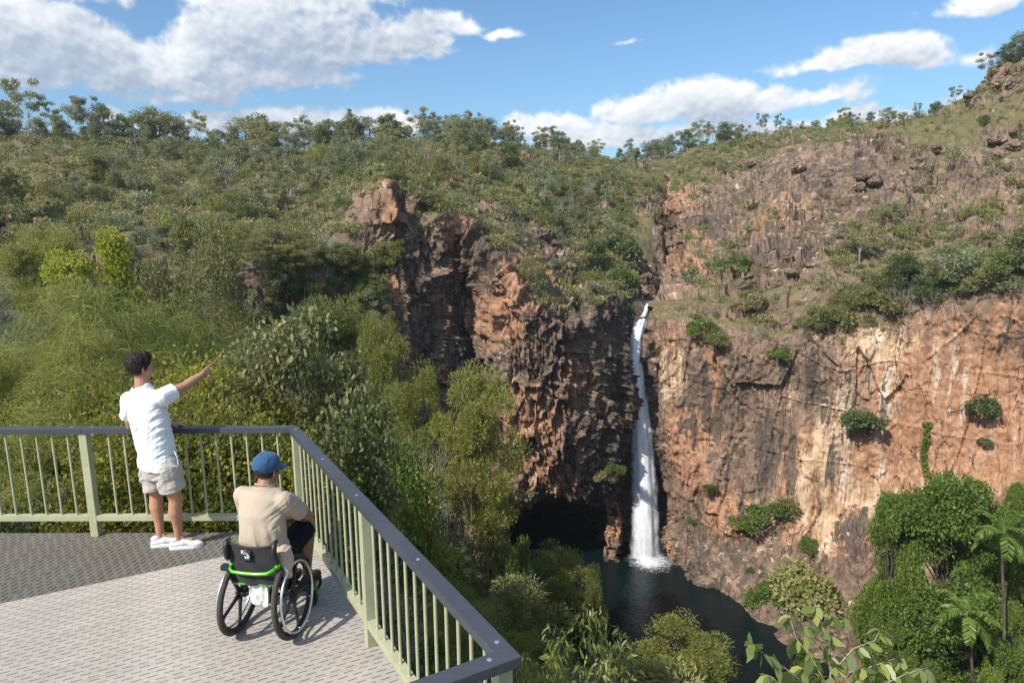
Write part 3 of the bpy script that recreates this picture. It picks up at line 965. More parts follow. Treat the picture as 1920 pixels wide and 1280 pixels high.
def build_deck():
    dk = thing('deck', None, None)
    dk['kind'] = 'structure'
    e = ROFF + RPS + .012
    K0, K1 = off_corner(e, 0), off_corner(e, 1)
    P1 = K0 + RU[0] * 5.93
    P2 = K1 + RU[2] * 6.0
    seam = np.array([-4.166, 5.104])
    su = np.array([math.cos(R(26.9)), math.sin(R(26.9))])
    sn = np.array([-su[1], su[0]])
    outer = [(K0, RN[0]), (K0, RN[1]), (K1, RN[2]), (np.array([-8.0, 0]), np.array([-1.0, 0])), (np.array([0, .9]), np.array([0, -1.0]))]
    PITCHW, NR = .0475, 5

    def planks(mat, dirdeg, org, k0, k1, t0, t1, lim, seed):
        rg = np.random.default_rng(seed)
        d = np.array([math.cos(R(dirdeg)), math.sin(R(dirdeg))])
        n = np.array([-d[1], d[0]])
        wd = PITCHW * NR
        for k in range(k0, k1):
            ph = rg.random() * .1
            V, Fs = [], []

            def quad(a, b, c, e2):
                i = len(V)
                V.extend([a, b, c, e2])
                Fs.append((i, i + 1, i + 2, i + 3))
            hw, g, dep = .0048, .0014, .026
            xs0 = np.arange(t0, t1, .1008)
            for r in range(NR):
                c = (r + .5) * PITCHW
                lo = g if r == 0 else r * PITCHW
                hi = wd - g if r == NR - 1 else (r + 1) * PITCHW
                quad((t0, lo, 0), (t1, lo, 0), (t1, c - hw, 0), (t0, c - hw, 0))
                quad((t0, c + hw, 0), (t1, c + hw, 0), (t1, hi, 0), (t0, hi, 0))
                sh = ph + (.0504 if r % 2 else 0)
                for x in xs0:
                    a, b = x + sh, x + sh + .066
                    nx = x + sh + .1008
                    quad((b, c - hw, 0), (nx, c - hw, 0), (nx, c + hw, 0), (b, c + hw, 0))
                    quad((a, c - hw, 0), (b, c - hw, 0), (b, c - hw, -dep), (a, c - hw, -dep))
                    quad((b, c + hw, 0), (a, c + hw, 0), (a, c + hw, -dep), (b, c + hw, -dep))
                    quad((a, c + hw, 0), (a, c - hw, 0), (a, c - hw, -dep), (a, c + hw, -dep))
                    quad((b, c - hw, 0), (b, c + hw, 0), (b, c + hw, -dep), (b, c - hw, -dep))
            quad((t0, g, -dep), (t1, g, -dep), (t1, g, 0), (t0, g, 0))
            quad((t1, wd - g, -dep), (t0, wd - g, -dep), (t0, wd - g, 0), (t1, wd - g, 0))
            bm = bmesh.new()
            me = bpy.data.meshes.new('deck_plank')
            me.from_pydata(V, [], Fs)
            bm.from_mesh(me)
            o2 = org + n * (k * wd)
            for (pt, nn) in lim:
                lp = np.array([np.dot(pt - o2, d), np.dot(pt - o2, n), 0])
                ln = np.array([np.dot(nn, d), np.dot(nn, n), 0])
                bmesh.ops.bisect_plane(bm, geom=bm.verts[:] + bm.edges[:] + bm.faces[:], plane_co=lp, plane_no=ln, clear_outer=True)
            if len(bm.faces) < 30:
                bm.free()
                bpy.data.meshes.remove(me)
                continue
            bm.to_mesh(me)
            bm.free()
            me.materials.append(mat)
            o = link('plank', me, dk, (o2[0], o2[1], 0))
            o.rotation_euler = (0, 0, R(dirdeg))
    # pale planks on the near side of the seam, darker ones beyond it with rib self-shadow in their colour
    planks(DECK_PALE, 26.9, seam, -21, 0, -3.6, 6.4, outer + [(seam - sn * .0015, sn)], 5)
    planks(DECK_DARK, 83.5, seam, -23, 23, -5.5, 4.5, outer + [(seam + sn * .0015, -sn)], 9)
    b = MB()
    for (p, q, k) in ((P1, K0, 0), (K0, K1, 1), (K1, P2, 2)):
        c = (p + q) / 2 + RN[k] * .004
        L = np.linalg.norm(q - p)
        b.box((c[0], c[1], -.115), (L, .05, .16), [(RU[k][0], RU[k][1], 0), (RN[k][0], RN[k][1], 0), (0, 0, 1)])
    b.build('edge_beam', STEEL, dk)
    for i in range(9):
        b = MB()
        a = np.array([-7.6 + i * .85, 1.2])
        b.box((a[0], 3.6, -.10), (.06, 4.9, .12))
        if i < 7:
            b.build('joist', STEEL, dk)
    return dk


build_deck()


def build_railing():
    rl = thing('safety_railing', 'cream green metal railing with charcoal hand rail along the edge of the lookout deck', 'railing')

    def P3(p, z):
        return np.array([p[0], p[1], z])

    # hand rail: a mitred board over each run, in lengths that meet at the bolts
    def board(k, s0, s1, in0, out0, in1, out1):
        b = MB()
        V = [P3(in0, RH - RT), P3(out0, RH - RT), P3(out1, RH - RT), P3(in1, RH - RT), P3(in0, RH), P3(out0, RH), P3(out1, RH), P3(in1, RH)]
        b.add(V, [(0, 3, 2, 1), (4, 5, 6, 7), (0, 1, 5, 4), (2, 3, 7, 6), (1, 2, 6, 5), (3, 0, 4, 7)])
        return b.build('handrail', RAILCAP, rl, bevel=.004)
    O1, O2 = off_corner(RW, 0), off_corner(RW, 1)
    J = RC + RU[0] * 1.984
    e = .0012
    h1 = board(0, 0, 1, J - RU[0] * e, J + RN[0] * RW - RU[0] * e, RC, O1)
    h0 = board(0, 0, 1, RC + RU[0] * 5.9, RC + RU[0] * 5.9 + RN[0] * RW, J + RU[0] * e, J + RN[0] * RW + RU[0] * e)
    h2 = board(1, 0, 1, RC + RU[1] * .001, O1 + RU[1] * .001, RD, O2)
    h3 = board(2, 0, 1, RD + RU[2] * .001, O2 + RU[2] * .001, RD + RU[2] * 4.5, RD + RU[2] * 4.5 + RN[2] * RW)
    for (px, py, par) in ((135, 800.5, h0), (172.5, 800.5, h1), (531, 798.5, h1), (555, 804, h2), (605, 860, h2), (669, 928, h2), (784, 1048, h2), (932, 1203, h2), (918, 1236, h3)):
        p = atz(px, py, RH)
        b = MB()
        b.tube([(p[0], p[1], RH - .001), (p[0], p[1], RH + .002), (p[0], p[1], RH + .0045)], [.0125, .0125, .007], 12, smooth=False)
        b.build('bolt', BOLT, par)

    def post(k, s, base):
        c = base + RU[k] * s + RN[k] * (ROFF + RPS / 2)
        b = MB()
        b.box((c[0], c[1], (RH - RT) / 2 - .001), (RPS, RPS, RH - RT - .002), [(RU[k][0], RU[k][1], 0), (RN[k][0], RN[k][1], 0), (0, 0, 1)])
        b.build('post', CREAM, rl, bevel=.004)
    for s in (1.9465, 3.93):
        post(0, s + RPS / 2, RC)
    post(1, .030 + RPS / 2, RC)
    post(1, 2.0658 - RPS / 2, RC)
    post(1, RL2 - RPS / 2 + .02, RC)
    post(2, 2.0, RD)

    def bars(k, base, ss):
        for s in ss:
            c = base + RU[k] * s + RN[k] * (ROFF + RPS / 2 - .004)
            b = MB()
            b.tube([(c[0], c[1], .214), (c[0], c[1], RH - RT)], .0105, 10, caps=False)
            b.tube([(c[0], c[1], .2165), (c[0], c[1], .221)], .0135, 10)      # weld
            b.build('baluster', CREAM, rl)
    bars(0, RC, [.128 + .1475 * i for i in range(12)] + [2.148 + .1502 * i for i in range(12)] + [4.10 + .15 * i for i in range(11)])
    bars(1, RC, [.1043 + .1452 * (i + 1) - .02 for i in range(12)] + [2.0658 + .1452 * (i + 1) - .012 for i in range(12)])
    bars(2, RD, [.10 + .147 * i for i in range(13)])

    def low(k, base, s0, s1):
        c = base + RU[k] * ((s0 + s1) / 2) + RN[k] * (ROFF + RPS / 2 - .004)
        b = MB()
        b.box((c[0], c[1], .1885), (abs(s1 - s0), .062, .055), [(RU[k][0], RU[k][1], 0), (RN[k][0], RN[k][1], 0), (0, 0, 1)])
        b.build('bottom_rail', CREAM, rl, bevel=.003)
    low(0, RC, .012, 1.9455)
    low(0, RC, 1.9465 + RPS + .001, 3.929)
    low(0, RC, 4.006, 5.9)
    low(1, RC, .1055, 2.0658 - RPS - .001)
    low(1, RC, 2.0668, RL2 - RPS + .019)
    low(2, RD, .06, 1.96)


build_railing()


# ================================================================ people and wheelchair
def fuse(mb, voxel, smooth=3, factor=.5):
    """joins overlapping closed shapes into one continuous surface"""
    me = bpy.data.meshes.new('tmp')
    me.from_pydata(mb.v, [], mb.f)
    o = bpy.data.objects.new('tmp', me)
    COL.objects.link(o)
    m = o.modifiers.new('r', 'REMESH')
    m.mode = 'VOXEL'
    m.voxel_size = voxel
    s = o.modifiers.new('s', 'SMOOTH')
    s.factor = factor
    s.iterations = smooth
    dg = bpy.context.evaluated_depsgraph_get()
    out = bpy.data.meshes.new_from_object(o.evaluated_get(dg))
    bpy.data.objects.remove(o)
    bpy.data.meshes.remove(me)
    out.polygons.foreach_set('use_smooth', np.ones(len(out.polygons), dtype=bool))
    return out


def mesh_cn(me):
    n = len(me.vertices)
    co = np.zeros(n * 3, np.float32)
    no = np.zeros(n * 3, np.float32)
    me.vertices.foreach_get('co', co)
    me.vertices.foreach_get('normal', no)
    return co.reshape(-1, 3).astype(float), no.reshape(-1, 3).astype(float)


def push(me, d):
    co, no = mesh_cn(me)
    co = co + no * d[:, None]
    me.vertices.foreach_set('co', co.astype(np.float32).ravel())
    me.update()


def cut(me, pts):
    """clears what lies outside planes [(point, outward normal)]"""
    bm = bmesh.new()
    bm.from_mesh(me)
    for p, n in pts:
        bmesh.ops.bisect_plane(bm, geom=bm.verts[:] + bm.edges[:] + bm.faces[:], plane_co=p, plane_no=n, clear_outer=True)
    bm.to_mesh(me)
    bm.free()
    me.update()
    return me


def ell(mb, st, n=20):
    """surface through elliptical stations (centre, half axis a, half axis b)"""
    V, Fs = [], []
    for c, a, b in st:
        c, a, b = np.array(c, float), np.array(a, float), np.array(b, float)
        for k in range(n):
            t = 2 * math.pi * k / n
            V.append(c + a * math.cos(t) + b * math.sin(t))
    N = len(st)
    for i in range(N - 1):
        for k in range(n):
            Fs.append((i * n + k, i * n + (k + 1) % n, (i + 1) * n + (k + 1) % n, (i + 1) * n + k))
    Fs.append(tuple(range(n - 1, -1, -1)))
    Fs.append(tuple((N - 1) * n + k for k in range(n)))
    mb.add(V, Fs, 0, True)


def ball(mb, c, ax, n=16, m=10):
    """ellipsoid; ax is a 3x3 array whose rows are its half axes"""
    c, ax = np.array(c, float), np.array(ax, float)
    V, Fs = [c + ax[2]], []
    for i in range(1, m):
        th = math.pi * i / m
        for k in range(n):
            ph = 2 * math.pi * k / n
            V.append(c + ax[0] * math.sin(th) * math.cos(ph) + ax[1] * math.sin(th) * math.sin(ph) + ax[2] * math.cos(th))
    V.append(c - ax[2])
    for k in range(n):
        Fs.append((0, 1 + k, 1 + (k + 1) % n))
        Fs.append((len(V) - 1, 1 + (m - 2) * n + (k + 1) % n, 1 + (m - 2) * n + k))
    for i in range(m - 2):
        for k in range(n):
            Fs.append((1 + i * n + k, 1 + (i + 1) * n + k, 1 + (i + 1) * n + (k + 1) % n, 1 + i * n + (k + 1) % n))
    mb.add(V, Fs, 0, True)


def unit(v):
    v = np.array(v, float)
    return v / np.linalg.norm(v)


def limb(mb, pts, rad, n=14, sub=5):
    """tapered limb with a smooth radius along the joints"""
    P, Rr = [], []
    for i in range(len(pts) - 1):
        for s in range(sub):
            t = s / sub
            P.append(np.array(pts[i]) * (1 - t) + np.array(pts[i + 1]) * t)
            Rr.append(rad[i] * (1 - t) + rad[i + 1] * t)
    P.append(np.array(pts[-1]))
    Rr.append(rad[-1])
    mb.tube(P, Rr, n)
    for p, r in ((P[0], Rr[0]), (P[-1], Rr[-1])):
        ball(mb, p, np.eye(3) * r, 10, 8)
    for i in range(1, len(pts) - 1):
        ball(mb, pts[i], np.eye(3) * rad[i] * 1.0, 12, 8)


def hand(mb, w, f, bk, th, curl, scale=1.0):
    """w wrist, f along the hand, bk out of its back, th towards the thumb; curl per finger (index .. little, thumb) 0 straight .. 1 fist"""
    f, bk, th = unit(f), unit(bk), unit(th)
    s = scale
    ell(mb, [(w - f * .02 * s, th * .027 * s, bk * .020 * s), (w + f * .02 * s, th * .032 * s, bk * .018 * s),
             (w + f * .055 * s, th * .041 * s, bk * .016 * s), (w + f * .092 * s, th * .041 * s, bk * .014 * s), (w + f * .10 * s, th * .034 * s, bk * .010 * s)], 14)
    LN = [(.044, .026, .021), (.048, .030, .022), (.045, .027, .022), (.036, .021, .019)]
    for i in range(4):
        p = w + f * (.090 - .004 * abs(i - 1)) * s + th * (.030 - .020 * i) * s
        a = 0.0
        d = f + th * (.10 - .07 * i)
        pts, rr = [p - f * .015 * s, p], [.0095 * s, .0095 * s]
        for j, L in enumerate(LN[i]):
            a += curl[i] * (1.25, 1.65, 1.0)[j]
            v = unit(unit(d) * math.cos(a) - bk * math.sin(a))
            p = p + v * L * s
            pts.append(p)
            rr.append((.0088, .0080, .0068)[j] * s)
        limb(mb, pts, rr, 8, 2)
    p = w + f * .030 * s + th * .026 * s
    c = curl[4]
    pts = [p, p + unit(f * .75 + th * (.75 - .6 * c) - bk * .35) * .036 * s]
    pts.append(pts[-1] + unit(f * .95 + th * (.35 - .9 * c) - bk * (.2 + .5 * c)) * .032 * s)
    pts.append(pts[-1] + unit(f * 1.0 + th * (.1 - 1.1 * c) - bk * (.15 + .4 * c)) * .024 * s)
    limb(mb, pts, [.013 * s, .0115 * s, .0100 * s, .0078 * s], 8, 2)


def head(mb, c, az, pitch=0.0, tilt=0.0, s=1.0):
    """c centre of the skull; az heading; returns frame (right, forward, up)"""
    Rm = Matrix.Rotation(-az, 3, 'Z') @ Matrix.Rotation(pitch, 3, 'X') @ Matrix.Rotation(tilt, 3, 'Y')
    r, f, u = [np.array(Rm @ Vector(v)) for v in ((1, 0, 0), (0, 1, 0), (0, 0, 1))]
    c = np.array(c, float)
    P = lambda x, y, z: c + (r * x + f * y + u * z) * s
    ball(mb, P(0, -.012, .028), np.array([r * .076, f * .096, u * .090]) * s, 20, 14)           # skull
    ell(mb, [(P(0, .012, .02), r * .069 * s, f * .083 * s), (P(0, .018, -.03), r * .066 * s, f * .078 * s), (P(0, .024, -.065), r * .058 * s, f * .070 * s),
             (P(0, .036, -.095), r * .044 * s, f * .054 * s), (P(0, .050, -.112), r * .026 * s, f * .034 * s)], 18)          # face and jaw
    ball(mb, P(0, .094, -.022), np.array([r * .015, f * .020, u * .016]) * s, 10, 8)             # nose tip
    mb.tube([P(0, .083, .028), P(0, .090, .004), P(0, .097, -.020)], [.009 * s, .011 * s, .012 * s], 8)
    ball(mb, P(0, .080, .036), np.array([r * .050, f * .018, u * .010]) * s, 12, 8)              # brow
    ball(mb, P(0, .084, -.058), np.array([r * .025, f * .014, u * .007]) * s, 10, 8)             # lips
    ball(mb, P(0, .083, -.070), np.array([r * .022, f * .013, u * .007]) * s, 10, 8)
    ball(mb, P(0, .080, -.100), np.array([r * .022, f * .018, u * .016]) * s, 10, 8)             # chin
    for sd in (-1, 1):
        ball(mb, P(sd * .050, .058, -.018), np.array([r * .022, f * .022, u * .018]) * s, 10, 8)  # cheek
        ear_c = P(sd * .080, -.006, -.008)
        ea = unit(r * sd * .55 - f * .5)
        ball(mb, ear_c, np.array([ea * .017, u * .033 + f * .004, np.cross(ea, u) * .0075]) * s, 10, 8)
        ball(mb, P(sd * .076, .004, -.034), np.array([r * .008, f * .008, u * .012]) * s, 8, 6)
    return r, f, u, P


def skin_mat(name, col, lip):
    m, q = mat_new(name)
    P = q.n('ShaderNodeTexCoord').outputs['Object']
    n = q.noise(P, 14.0, 4.0, .6)
    c = q.mix(n, tuple(x * .86 for x in col), tuple(min(x * 1.14, 1) for x in col))
    b = q.n('ShaderNodeBsdfPrincipled', {'Base Color': c, 'Roughness': 0.48, 'Specular IOR Level': 0.4, 'Subsurface Weight': 0.06, 'Subsurface Scale': 0.01})
    b.inputs['Subsurface Radius'].default_value = (1.0, .35, .2)
    bp = q.n('ShaderNodeBump', {'Strength': 0.2, 'Distance': 0.002, 'Height': q.noise(P, 220, 3.0, .6)})
    q.link(bp.outputs[0], b.inputs['Normal'])
    return finish(m, q, b.outputs[0])


def cloth_mat(name, col, amt=.08, weave=900, rough=.85, sheen=.2):
    m, q = mat_new(name)
    P = q.n('ShaderNodeTexCoord').outputs['Object']
    n = q.noise(P, 5.0, 4.0, .6)
    c = q.mix(n, tuple(x * (1 - amt) for x in col), tuple(min(x * (1 + amt), 1) for x in col))
    b = q.n('ShaderNodeBsdfPrincipled', {'Base Color': c, 'Roughness': rough, 'Specular IOR Level': 0.25, 'Sheen Weight': sheen})
    h = q.m('ADD', q.noise(P, weave, 2.0, .5), q.m('MULTIPLY', q.noise(P, 38.0, 3.0, .55), 1.5))
    bp = q.n('ShaderNodeBump', {'Strength': 0.35, 'Distance': 0.003, 'Height': h})
    q.link(bp.outputs[0], b.inputs['Normal'])
    return finish(m, q, b.outputs[0])


SKIN1 = skin_mat('tanned_skin', (.46, .235, .140), None)
SKIN2 = skin_mat('brown_skin', (.335, .165, .096), None)
WHITE_TEE = cloth_mat('white_cotton', (.78, .79, .80), .03)
GREY_SHORT = cloth_mat('grey_stretch_cloth', (.44, .405, .37), .06)
SAND_TEE = cloth_mat('sand_cotton', (.465, .375, .285), .05)
NAVY_SHORT = cloth_mat('dark_navy_cloth', (.006, .007, .010), .2, sheen=0.0)
DENIM = cloth_mat('blue_washed_cotton', (.030, .085, .185), .25, 600)
HAIR = simple('dark_brown_hair', (.022, .014, .011), .55, 0, .4, noise=(60, .5), bump=(90, .9, .006))
HAIR2 = simple('short_black_hair', (.015, .011, .010), .6, 0, .4, noise=(160, .5), bump=(220, .8, .003))
SHOE_W = simple('white_shoe_leather', (.80, .80, .79), .45, noise=(12, .05), bump=(60, .2, .002))
SHOE_G = simple('grey_shoe_trim', (.34, .36, .38), .6)
SOLE = simple('white_rubber_sole', (.74, .73, .70), .55, noise=(20, .05))
EYE = simple('eye_white', (.75, .73, .70), .2)
BLACK_SHOE = simple('black_shoe', (.02, .02, .022), .5)


def shoe(root, heel, toe, mats, label_n=None, name='shoe', logo=True):
    """low trainer from heel to toe (points on the ground)"""
    heel, toe = np.array(heel, float), np.array(toe, float)
    L = .292
    f = unit(toe - heel)
    s = np.array([f[1], -f[0], 0])
    z = np.array([0, 0, 1.0])
    P = lambda t, w, h: heel + f * t * L + s * w + z * h
    mb = MB()
    W = [(.00, .022), (.05, .032), (.2, .037), (.4, .038), (.6, .045), (.75, .049), (.88, .043), (.96, .028), (1.0, .012)]
    Ht = [(.00, .052), (.05, .068), (.18, .074), (.32, .088), (.45, .096), (.6, .076), (.75, .056), (.88, .046), (.96, .036), (1.0, .026)]
    w = lambda t: np.interp(t, *zip(*W))
    h = lambda t: np.interp(t, *zip(*Ht))
    st = []
    for t in np.linspace(0, 1, 22):
        st.append((P(t, 0, .020 + (h(t) - .02) / 2), s * w(t), z * (h(t) - .012) / 2))
    ell(mb, st, 18)
    ball(mb, P(.17, 0, .078), np.array([f * .050, s * .035, z * .030]), 14, 10)
    up = fuse(mb, .0055, 2)
    up.materials.append(mats[0])
    o = link(name, up, root)
    sb = MB()
    n = 30
    ring = []
    for k in range(n):
        a = 2 * math.pi * k / n
        t = .5 - .5 * math.cos(a)
        sd = 1 if a < math.pi else -1
        ring.append((t, sd * (w(t) + .005) * max(abs(math.sin(a)) ** .35, .0)))
    V = [P(t * 1.03 - .015, ww, hh) for hh in (.0, .014, .026) for t, ww in ring]
    Fs = [(j * n + k, j * n + (k + 1) % n, (j + 1) * n + (k + 1) % n, (j + 1) * n + k) for j in range(2) for k in range(n)]
    Fs += [tuple(range(n - 1, -1, -1)), tuple(2 * n + k for k in range(n))]
    sb.add(V, Fs, 0, False)
    sb.build('sole', mats[1], o, bevel=.003)
    lb = MB()
    for i in range(5):
        t = .38 + .065 * i
        hh = h(t) + .003
        lb.tube([P(t - .02, -.028, hh - .014), P(t, 0, hh + .003), P(t + .02, .028, hh - .014)], .0032, 6)
        lb.tube([P(t + .02, -.028, hh - .018), P(t, 0, hh + .003), P(t - .02, .028, hh - .012)], .0032, 6)
    for sd in (-1, 1):                                            # bow
        lb.tube([P(.36, sd * .004, .100), P(.40, sd * .022, .120), P(.45, sd * .030, .108), P(.41, sd * .012, .098), P(.36, sd * .004, .099)], .0028, 6)
    lb.build('lace', mats[0], o)
    if logo:
        # letter N on each side of the shoe, drawn as raised outline
        for sd in (-1, 1):
            nb = MB()
            Q = lambda t, hh: P(t, sd * (w(t) * math.sqrt(max(1 - ((hh - .02 - (h(t) - .02) / 2) / ((h(t) - .012) / 2)) ** 2, .05)) + .0025), hh)
            a = [Q(.40, .034), Q(.455, .070), Q(.475, .070), Q(.53, .042), Q(.565, .064), Q(.60, .064), Q(.55, .030), Q(.52, .030), Q(.465, .056), Q(.435, .034)]
            nb.tube(a + [a[0]], .0019, 6)
            nb.build('letter_n', mats[2], o)
        cb = MB()
        cb.tube([P(.17 + .165 * math.cos(a), .030 * math.sin(a), .090 + .012 * math.cos(a) - .010 * math.cos(2 * a) * 0) for a in np.linspace(0, 2 * math.pi, 20)[:-1]], .0045, 6, closed=True)
        cb.build('collar', mats[2], o)
    return o


def build_standing():
    root = thing('person', 'standing man in white t-shirt, grey shorts and white trainers pointing with his right arm', 'person', (0, 0, 0))
    pel, wai = A(299, 868, 6.03), A(290, 826, 6.04)
    che, uch, nek = A(279, 782, 6.05), A(272, 748, 6.06), A(266, 722, 6.07)
    hd = A(263, 689, 6.085)
    Ls, Rs = A(243, 749, 6.10), A(307, 744, 5.99)
    Re, Rw = A(346, 724, 6.17), A(379, 702, 6.36)
    Le, Lw = A(244, 792, 6.24), A(318, 794, 6.325)
    Lw[2] = 1.128
    Le[2] = 1.135
    Rh, Lh = A(313, 872, 5.97), A(284, 868, 6.09)
    Rk, Lk = A(329, 936, 5.99), A(293, 925, 6.12)
    Ra, La = A(335, 1004, 6.04), A(300, 999, 6.09)
    az = lambda a: (np.array([math.cos(R(a)), -math.sin(R(a)), 0]), np.array([math.sin(R(a)), math.cos(R(a)), 0]))
    rP, fP = az(48)
    rW, fW = az(38)
    rC, fC = az(24)
    up = unit(uch - wai)
    mb = MB()
    ell(mb, [(pel - np.array([0, 0, .09]), rP * .14, fP * .10), (pel, rP * .165, fP * .118), (wai, rW * .142, fW * .105), (che, rC * .160, fC * .115),
             (uch, rC * .165, fC * .100), (uch + up * .045, rC * .095, fC * .068), (nek, rC * .058, fC * .058)], 22)
    limb(mb, [uch - up * .03, Ls], [.050, .054])
    limb(mb, [uch - up * .03, Rs], [.050, .056])
    limb(mb, [nek - up * .03, hd - np.array([0, 0, .05])], [.062, .058])
    limb(mb, [Rs, (Rs + Re) / 2, Re, Re * .6 + Rw * .4, Rw], [.060, .052, .042, .043, .029])
    limb(mb, [Ls, (Ls + Le) / 2, Le, Le * .6 + Lw * .4, Lw], [.060, .050, .040, .040, .028])
    hand(mb, Rw, unit(Rw - Re), unit(np.array([.15, -.45, .9])), np.array([-.3, .2, .9]), (0.02, .85, .9, .95, .8))
    hand(mb, Lw + np.array([0, 0, .0]), np.array([.96, .25, -.12]), np.array([.1, -.1, 1.0]), np.array([.2, -.9, 0]), (.12, .15, .2, .25, .2))
    hd_r = []
    for h_, k_, a_ in ((Rh, Rk, Ra), (Lh, Lk, La)):
        limb(mb, [h_, (h_ + k_) / 2, k_, k_ * .68 + a_ * .32 - fP * .012, k_ * .3 + a_ * .7, a_], [.094, .080, .057, .060, .043, .036], 16)
        ball(mb, a_ + np.array([0, 0, -.03]), np.eye(3) * .036, 10, 8)
        limb(mb, [a_ + np.array([0, 0, -.035]), a_ + np.array([.10, .03, -.06])], [.032, .03])
    r, f, u, HP = head(mb, hd, R(42), R(-4), 0, 1.02)
    body = fuse(mb, .0062, 3)
    body.materials.append(SKIN1)
    link('body', body, root)
    # eyes
    for sd in (-1, 1):
        e = MB()
        ball(e, HP(sd * .032, .0725, .012), np.eye(3) * .0105, 10, 8)
        e.build('eye', EYE, root)
    # hair: curly on top, short at the sides
    hb = MB()
    ball(hb, HP(0, -.016, .034), np.array([r * .087, f * .107, u * .100]), 24, 16)
    ball(hb, HP(0, .020, .080), np.array([r * .068, f * .072, u * .060]), 16, 10)
    ball(hb, HP(0, -.055, .070), np.array([r * .066, f * .056, u * .056]), 16, 10)
    hm = fuse(hb, .0045, 2)
    cut(hm, [(HP(0, .066, .050), f * .90 - u * .45), (HP(0, -.06, -.052), -u - f * .25), (HP(0, .02, -.012), f * .8 - u * .6)])
    co, no = mesh_cn(hm)
    rel = (co - HP(0, 0, 0)) @ np.array([r, f, u]).T
    top = sstep(rel[:, 2], .005, .085)
    curl = fbm(co * 62, 2, 201, ridge=True) - .6
    push(hm, (curl * .026 + .004) * (.15 + .85 * top) - (1 - top) * .001)
    hm.materials.append(HAIR)
    link('hair', hm, root)
    bd = MB()                                                     # short beard on the chin
    ball(bd, HP(0, .084, -.102), np.array([r * .026, f * .020, u * .020]), 12, 8)
    bd.build('beard', HAIR2, root)
    # t-shirt
    mb = MB()
    hem = pel + np.array([0, 0, -.005])
    ell(mb, [(hem - np.array([0, 0, .10]), rP * .205, fP * .165), (hem, rP * .196, fP * .158), (wai, rW * .178, fW * .146), (che, rC * .188, fC * .142), (uch, rC * .188, fC * .122),
             (uch + up * .050, rC * .150, fC * .092), (nek - up * .012, rC * .078, fC * .076), (nek + up * .015, rC * .068, fC * .068)], 28)
    se = Rs * .50 + Re * .50
    limb(mb, [uch - up * .02, Rs, Rs * .75 + Re * .25, se], [.066, .080, .079, .080], 16)
    sl = Ls * .40 + Le * .60
    limb(mb, [uch - up * .02, Ls, Ls * .75 + Le * .25, sl], [.066, .078, .077, .076], 16)
    sh = fuse(mb, .0072, 4)
    hn = unit(np.array([-.10, -.08, -1.0]))
    cut(sh, [(pel + np.array([0, 0, -.035]), hn), (nek + up * .008, unit(up + fC * -.25))])
    bmm = bmesh.new()
    bmm.from_mesh(sh)
    for (pt, d, base) in ((se, unit(Re - Rs), Rs), (sl, unit(Le - Ls), Ls)):
        kill = [v for v in bmm.verts if (np.array(v.co) - pt) @ d > 0 and np.linalg.norm((np.array(v.co) - pt) - d * ((np.array(v.co) - pt) @ d)) < .13 and np.linalg.norm(np.array(v.co) - pt) < .14]
        bmesh.ops.delete(bmm, geom=kill, context='VERTS')
    bmm.to_mesh(sh)
    bmm.free()
    sh.update()
    co, no = mesh_cn(sh)
    ax = np.stack([(co @ (rC * .72 - np.array([0, 0, .70]))) * 15, (co @ (rC * .70 + np.array([0, 0, .72]))) * 4.0, (co @ fC) * 5], 1)
    dwn = sstep(-co[:, 2], -1.62, -1.25)
    push(sh, ((fbm(ax, 3, 211, .5, True) - .62) * .040 * (.10 + .90 * dwn) + (fbm(co * 7, 2, 215) - .5) * .016))
    sh.materials.append(WHITE_TEE)
    so = link('t_shirt', sh, root)
    so.modifiers.new('thick', 'SOLIDIFY').thickness = -.003
    # shorts
    mb = MB()
    ell(mb, [(pel - np.array([0, 0, .115]), rP * .178, fP * .140), (pel - np.array([0, 0, .02]), rP * .184, fP * .146), (pel + np.array([0, 0, .07]), rP * .168, fP * .132)], 24)
    ends = []
    for h_, k_ in ((Rh, Rk), (Lh, Lk)):
        e_ = h_ * .30 + k_ * .70
        limb(mb, [h_ + np.array([0, 0, -.02]), (h_ + k_) / 2, h_ * .14 + k_ * .86], [.118, .114, .108], 16)
        ends.append((e_, unit(k_ - h_)))
    st = fuse(mb, .0072, 3)
    bmm = bmesh.new()
    bmm.from_mesh(st)
    zz = (ends[0][0][2] + ends[1][0][2]) / 2 - .015
    bmesh.ops.bisect_plane(bmm, geom=bmm.verts[:] + bmm.edges[:] + bmm.faces[:], plane_co=(pel[0], pel[1], zz), plane_no=unit((.17, .06, -1)), clear_outer=True)
    bmm.to_mesh(st)
    bmm.free()
    st.update()
    co, no = mesh_cn(st)
    ax = np.stack([(co @ (rP * .5 - np.array([0, 0, .86]))) * 13, (co @ (rP * .86 + np.array([0, 0, .5]))) * 4, (co @ fP) * 6], 1)
    push(st, (fbm(ax, 3, 221, .5, True) - .62) * .030 + (fbm(co * 9, 2, 225) - .5) * .012)
    st.materials.append(GREY_SHORT)
    so = link('shorts', st, root)
    so.modifiers.new('thick', 'SOLIDIFY').thickness = -.003
    dc = MB()                                                     # draw cord hanging at the pocket
    dc.tube([A(327, 845, 5.925), A(332, 858, 5.915), A(334, 870, 5.915), A(331, 875, 5.91), A(326, 872, 5.905)], .0035, 6)
    dc.build('draw_cord', SHOE_W, root)
    shoe(root, (-3.235, 6.015, 0), (-2.955, 6.085, 0), (SHOE_W, SOLE, SHOE_G))
    shoe(root, (-3.432, 6.060, 0), (-3.165, 6.135, 0), (SHOE_W, SOLE, SHOE_G))
    return root


build_standing()

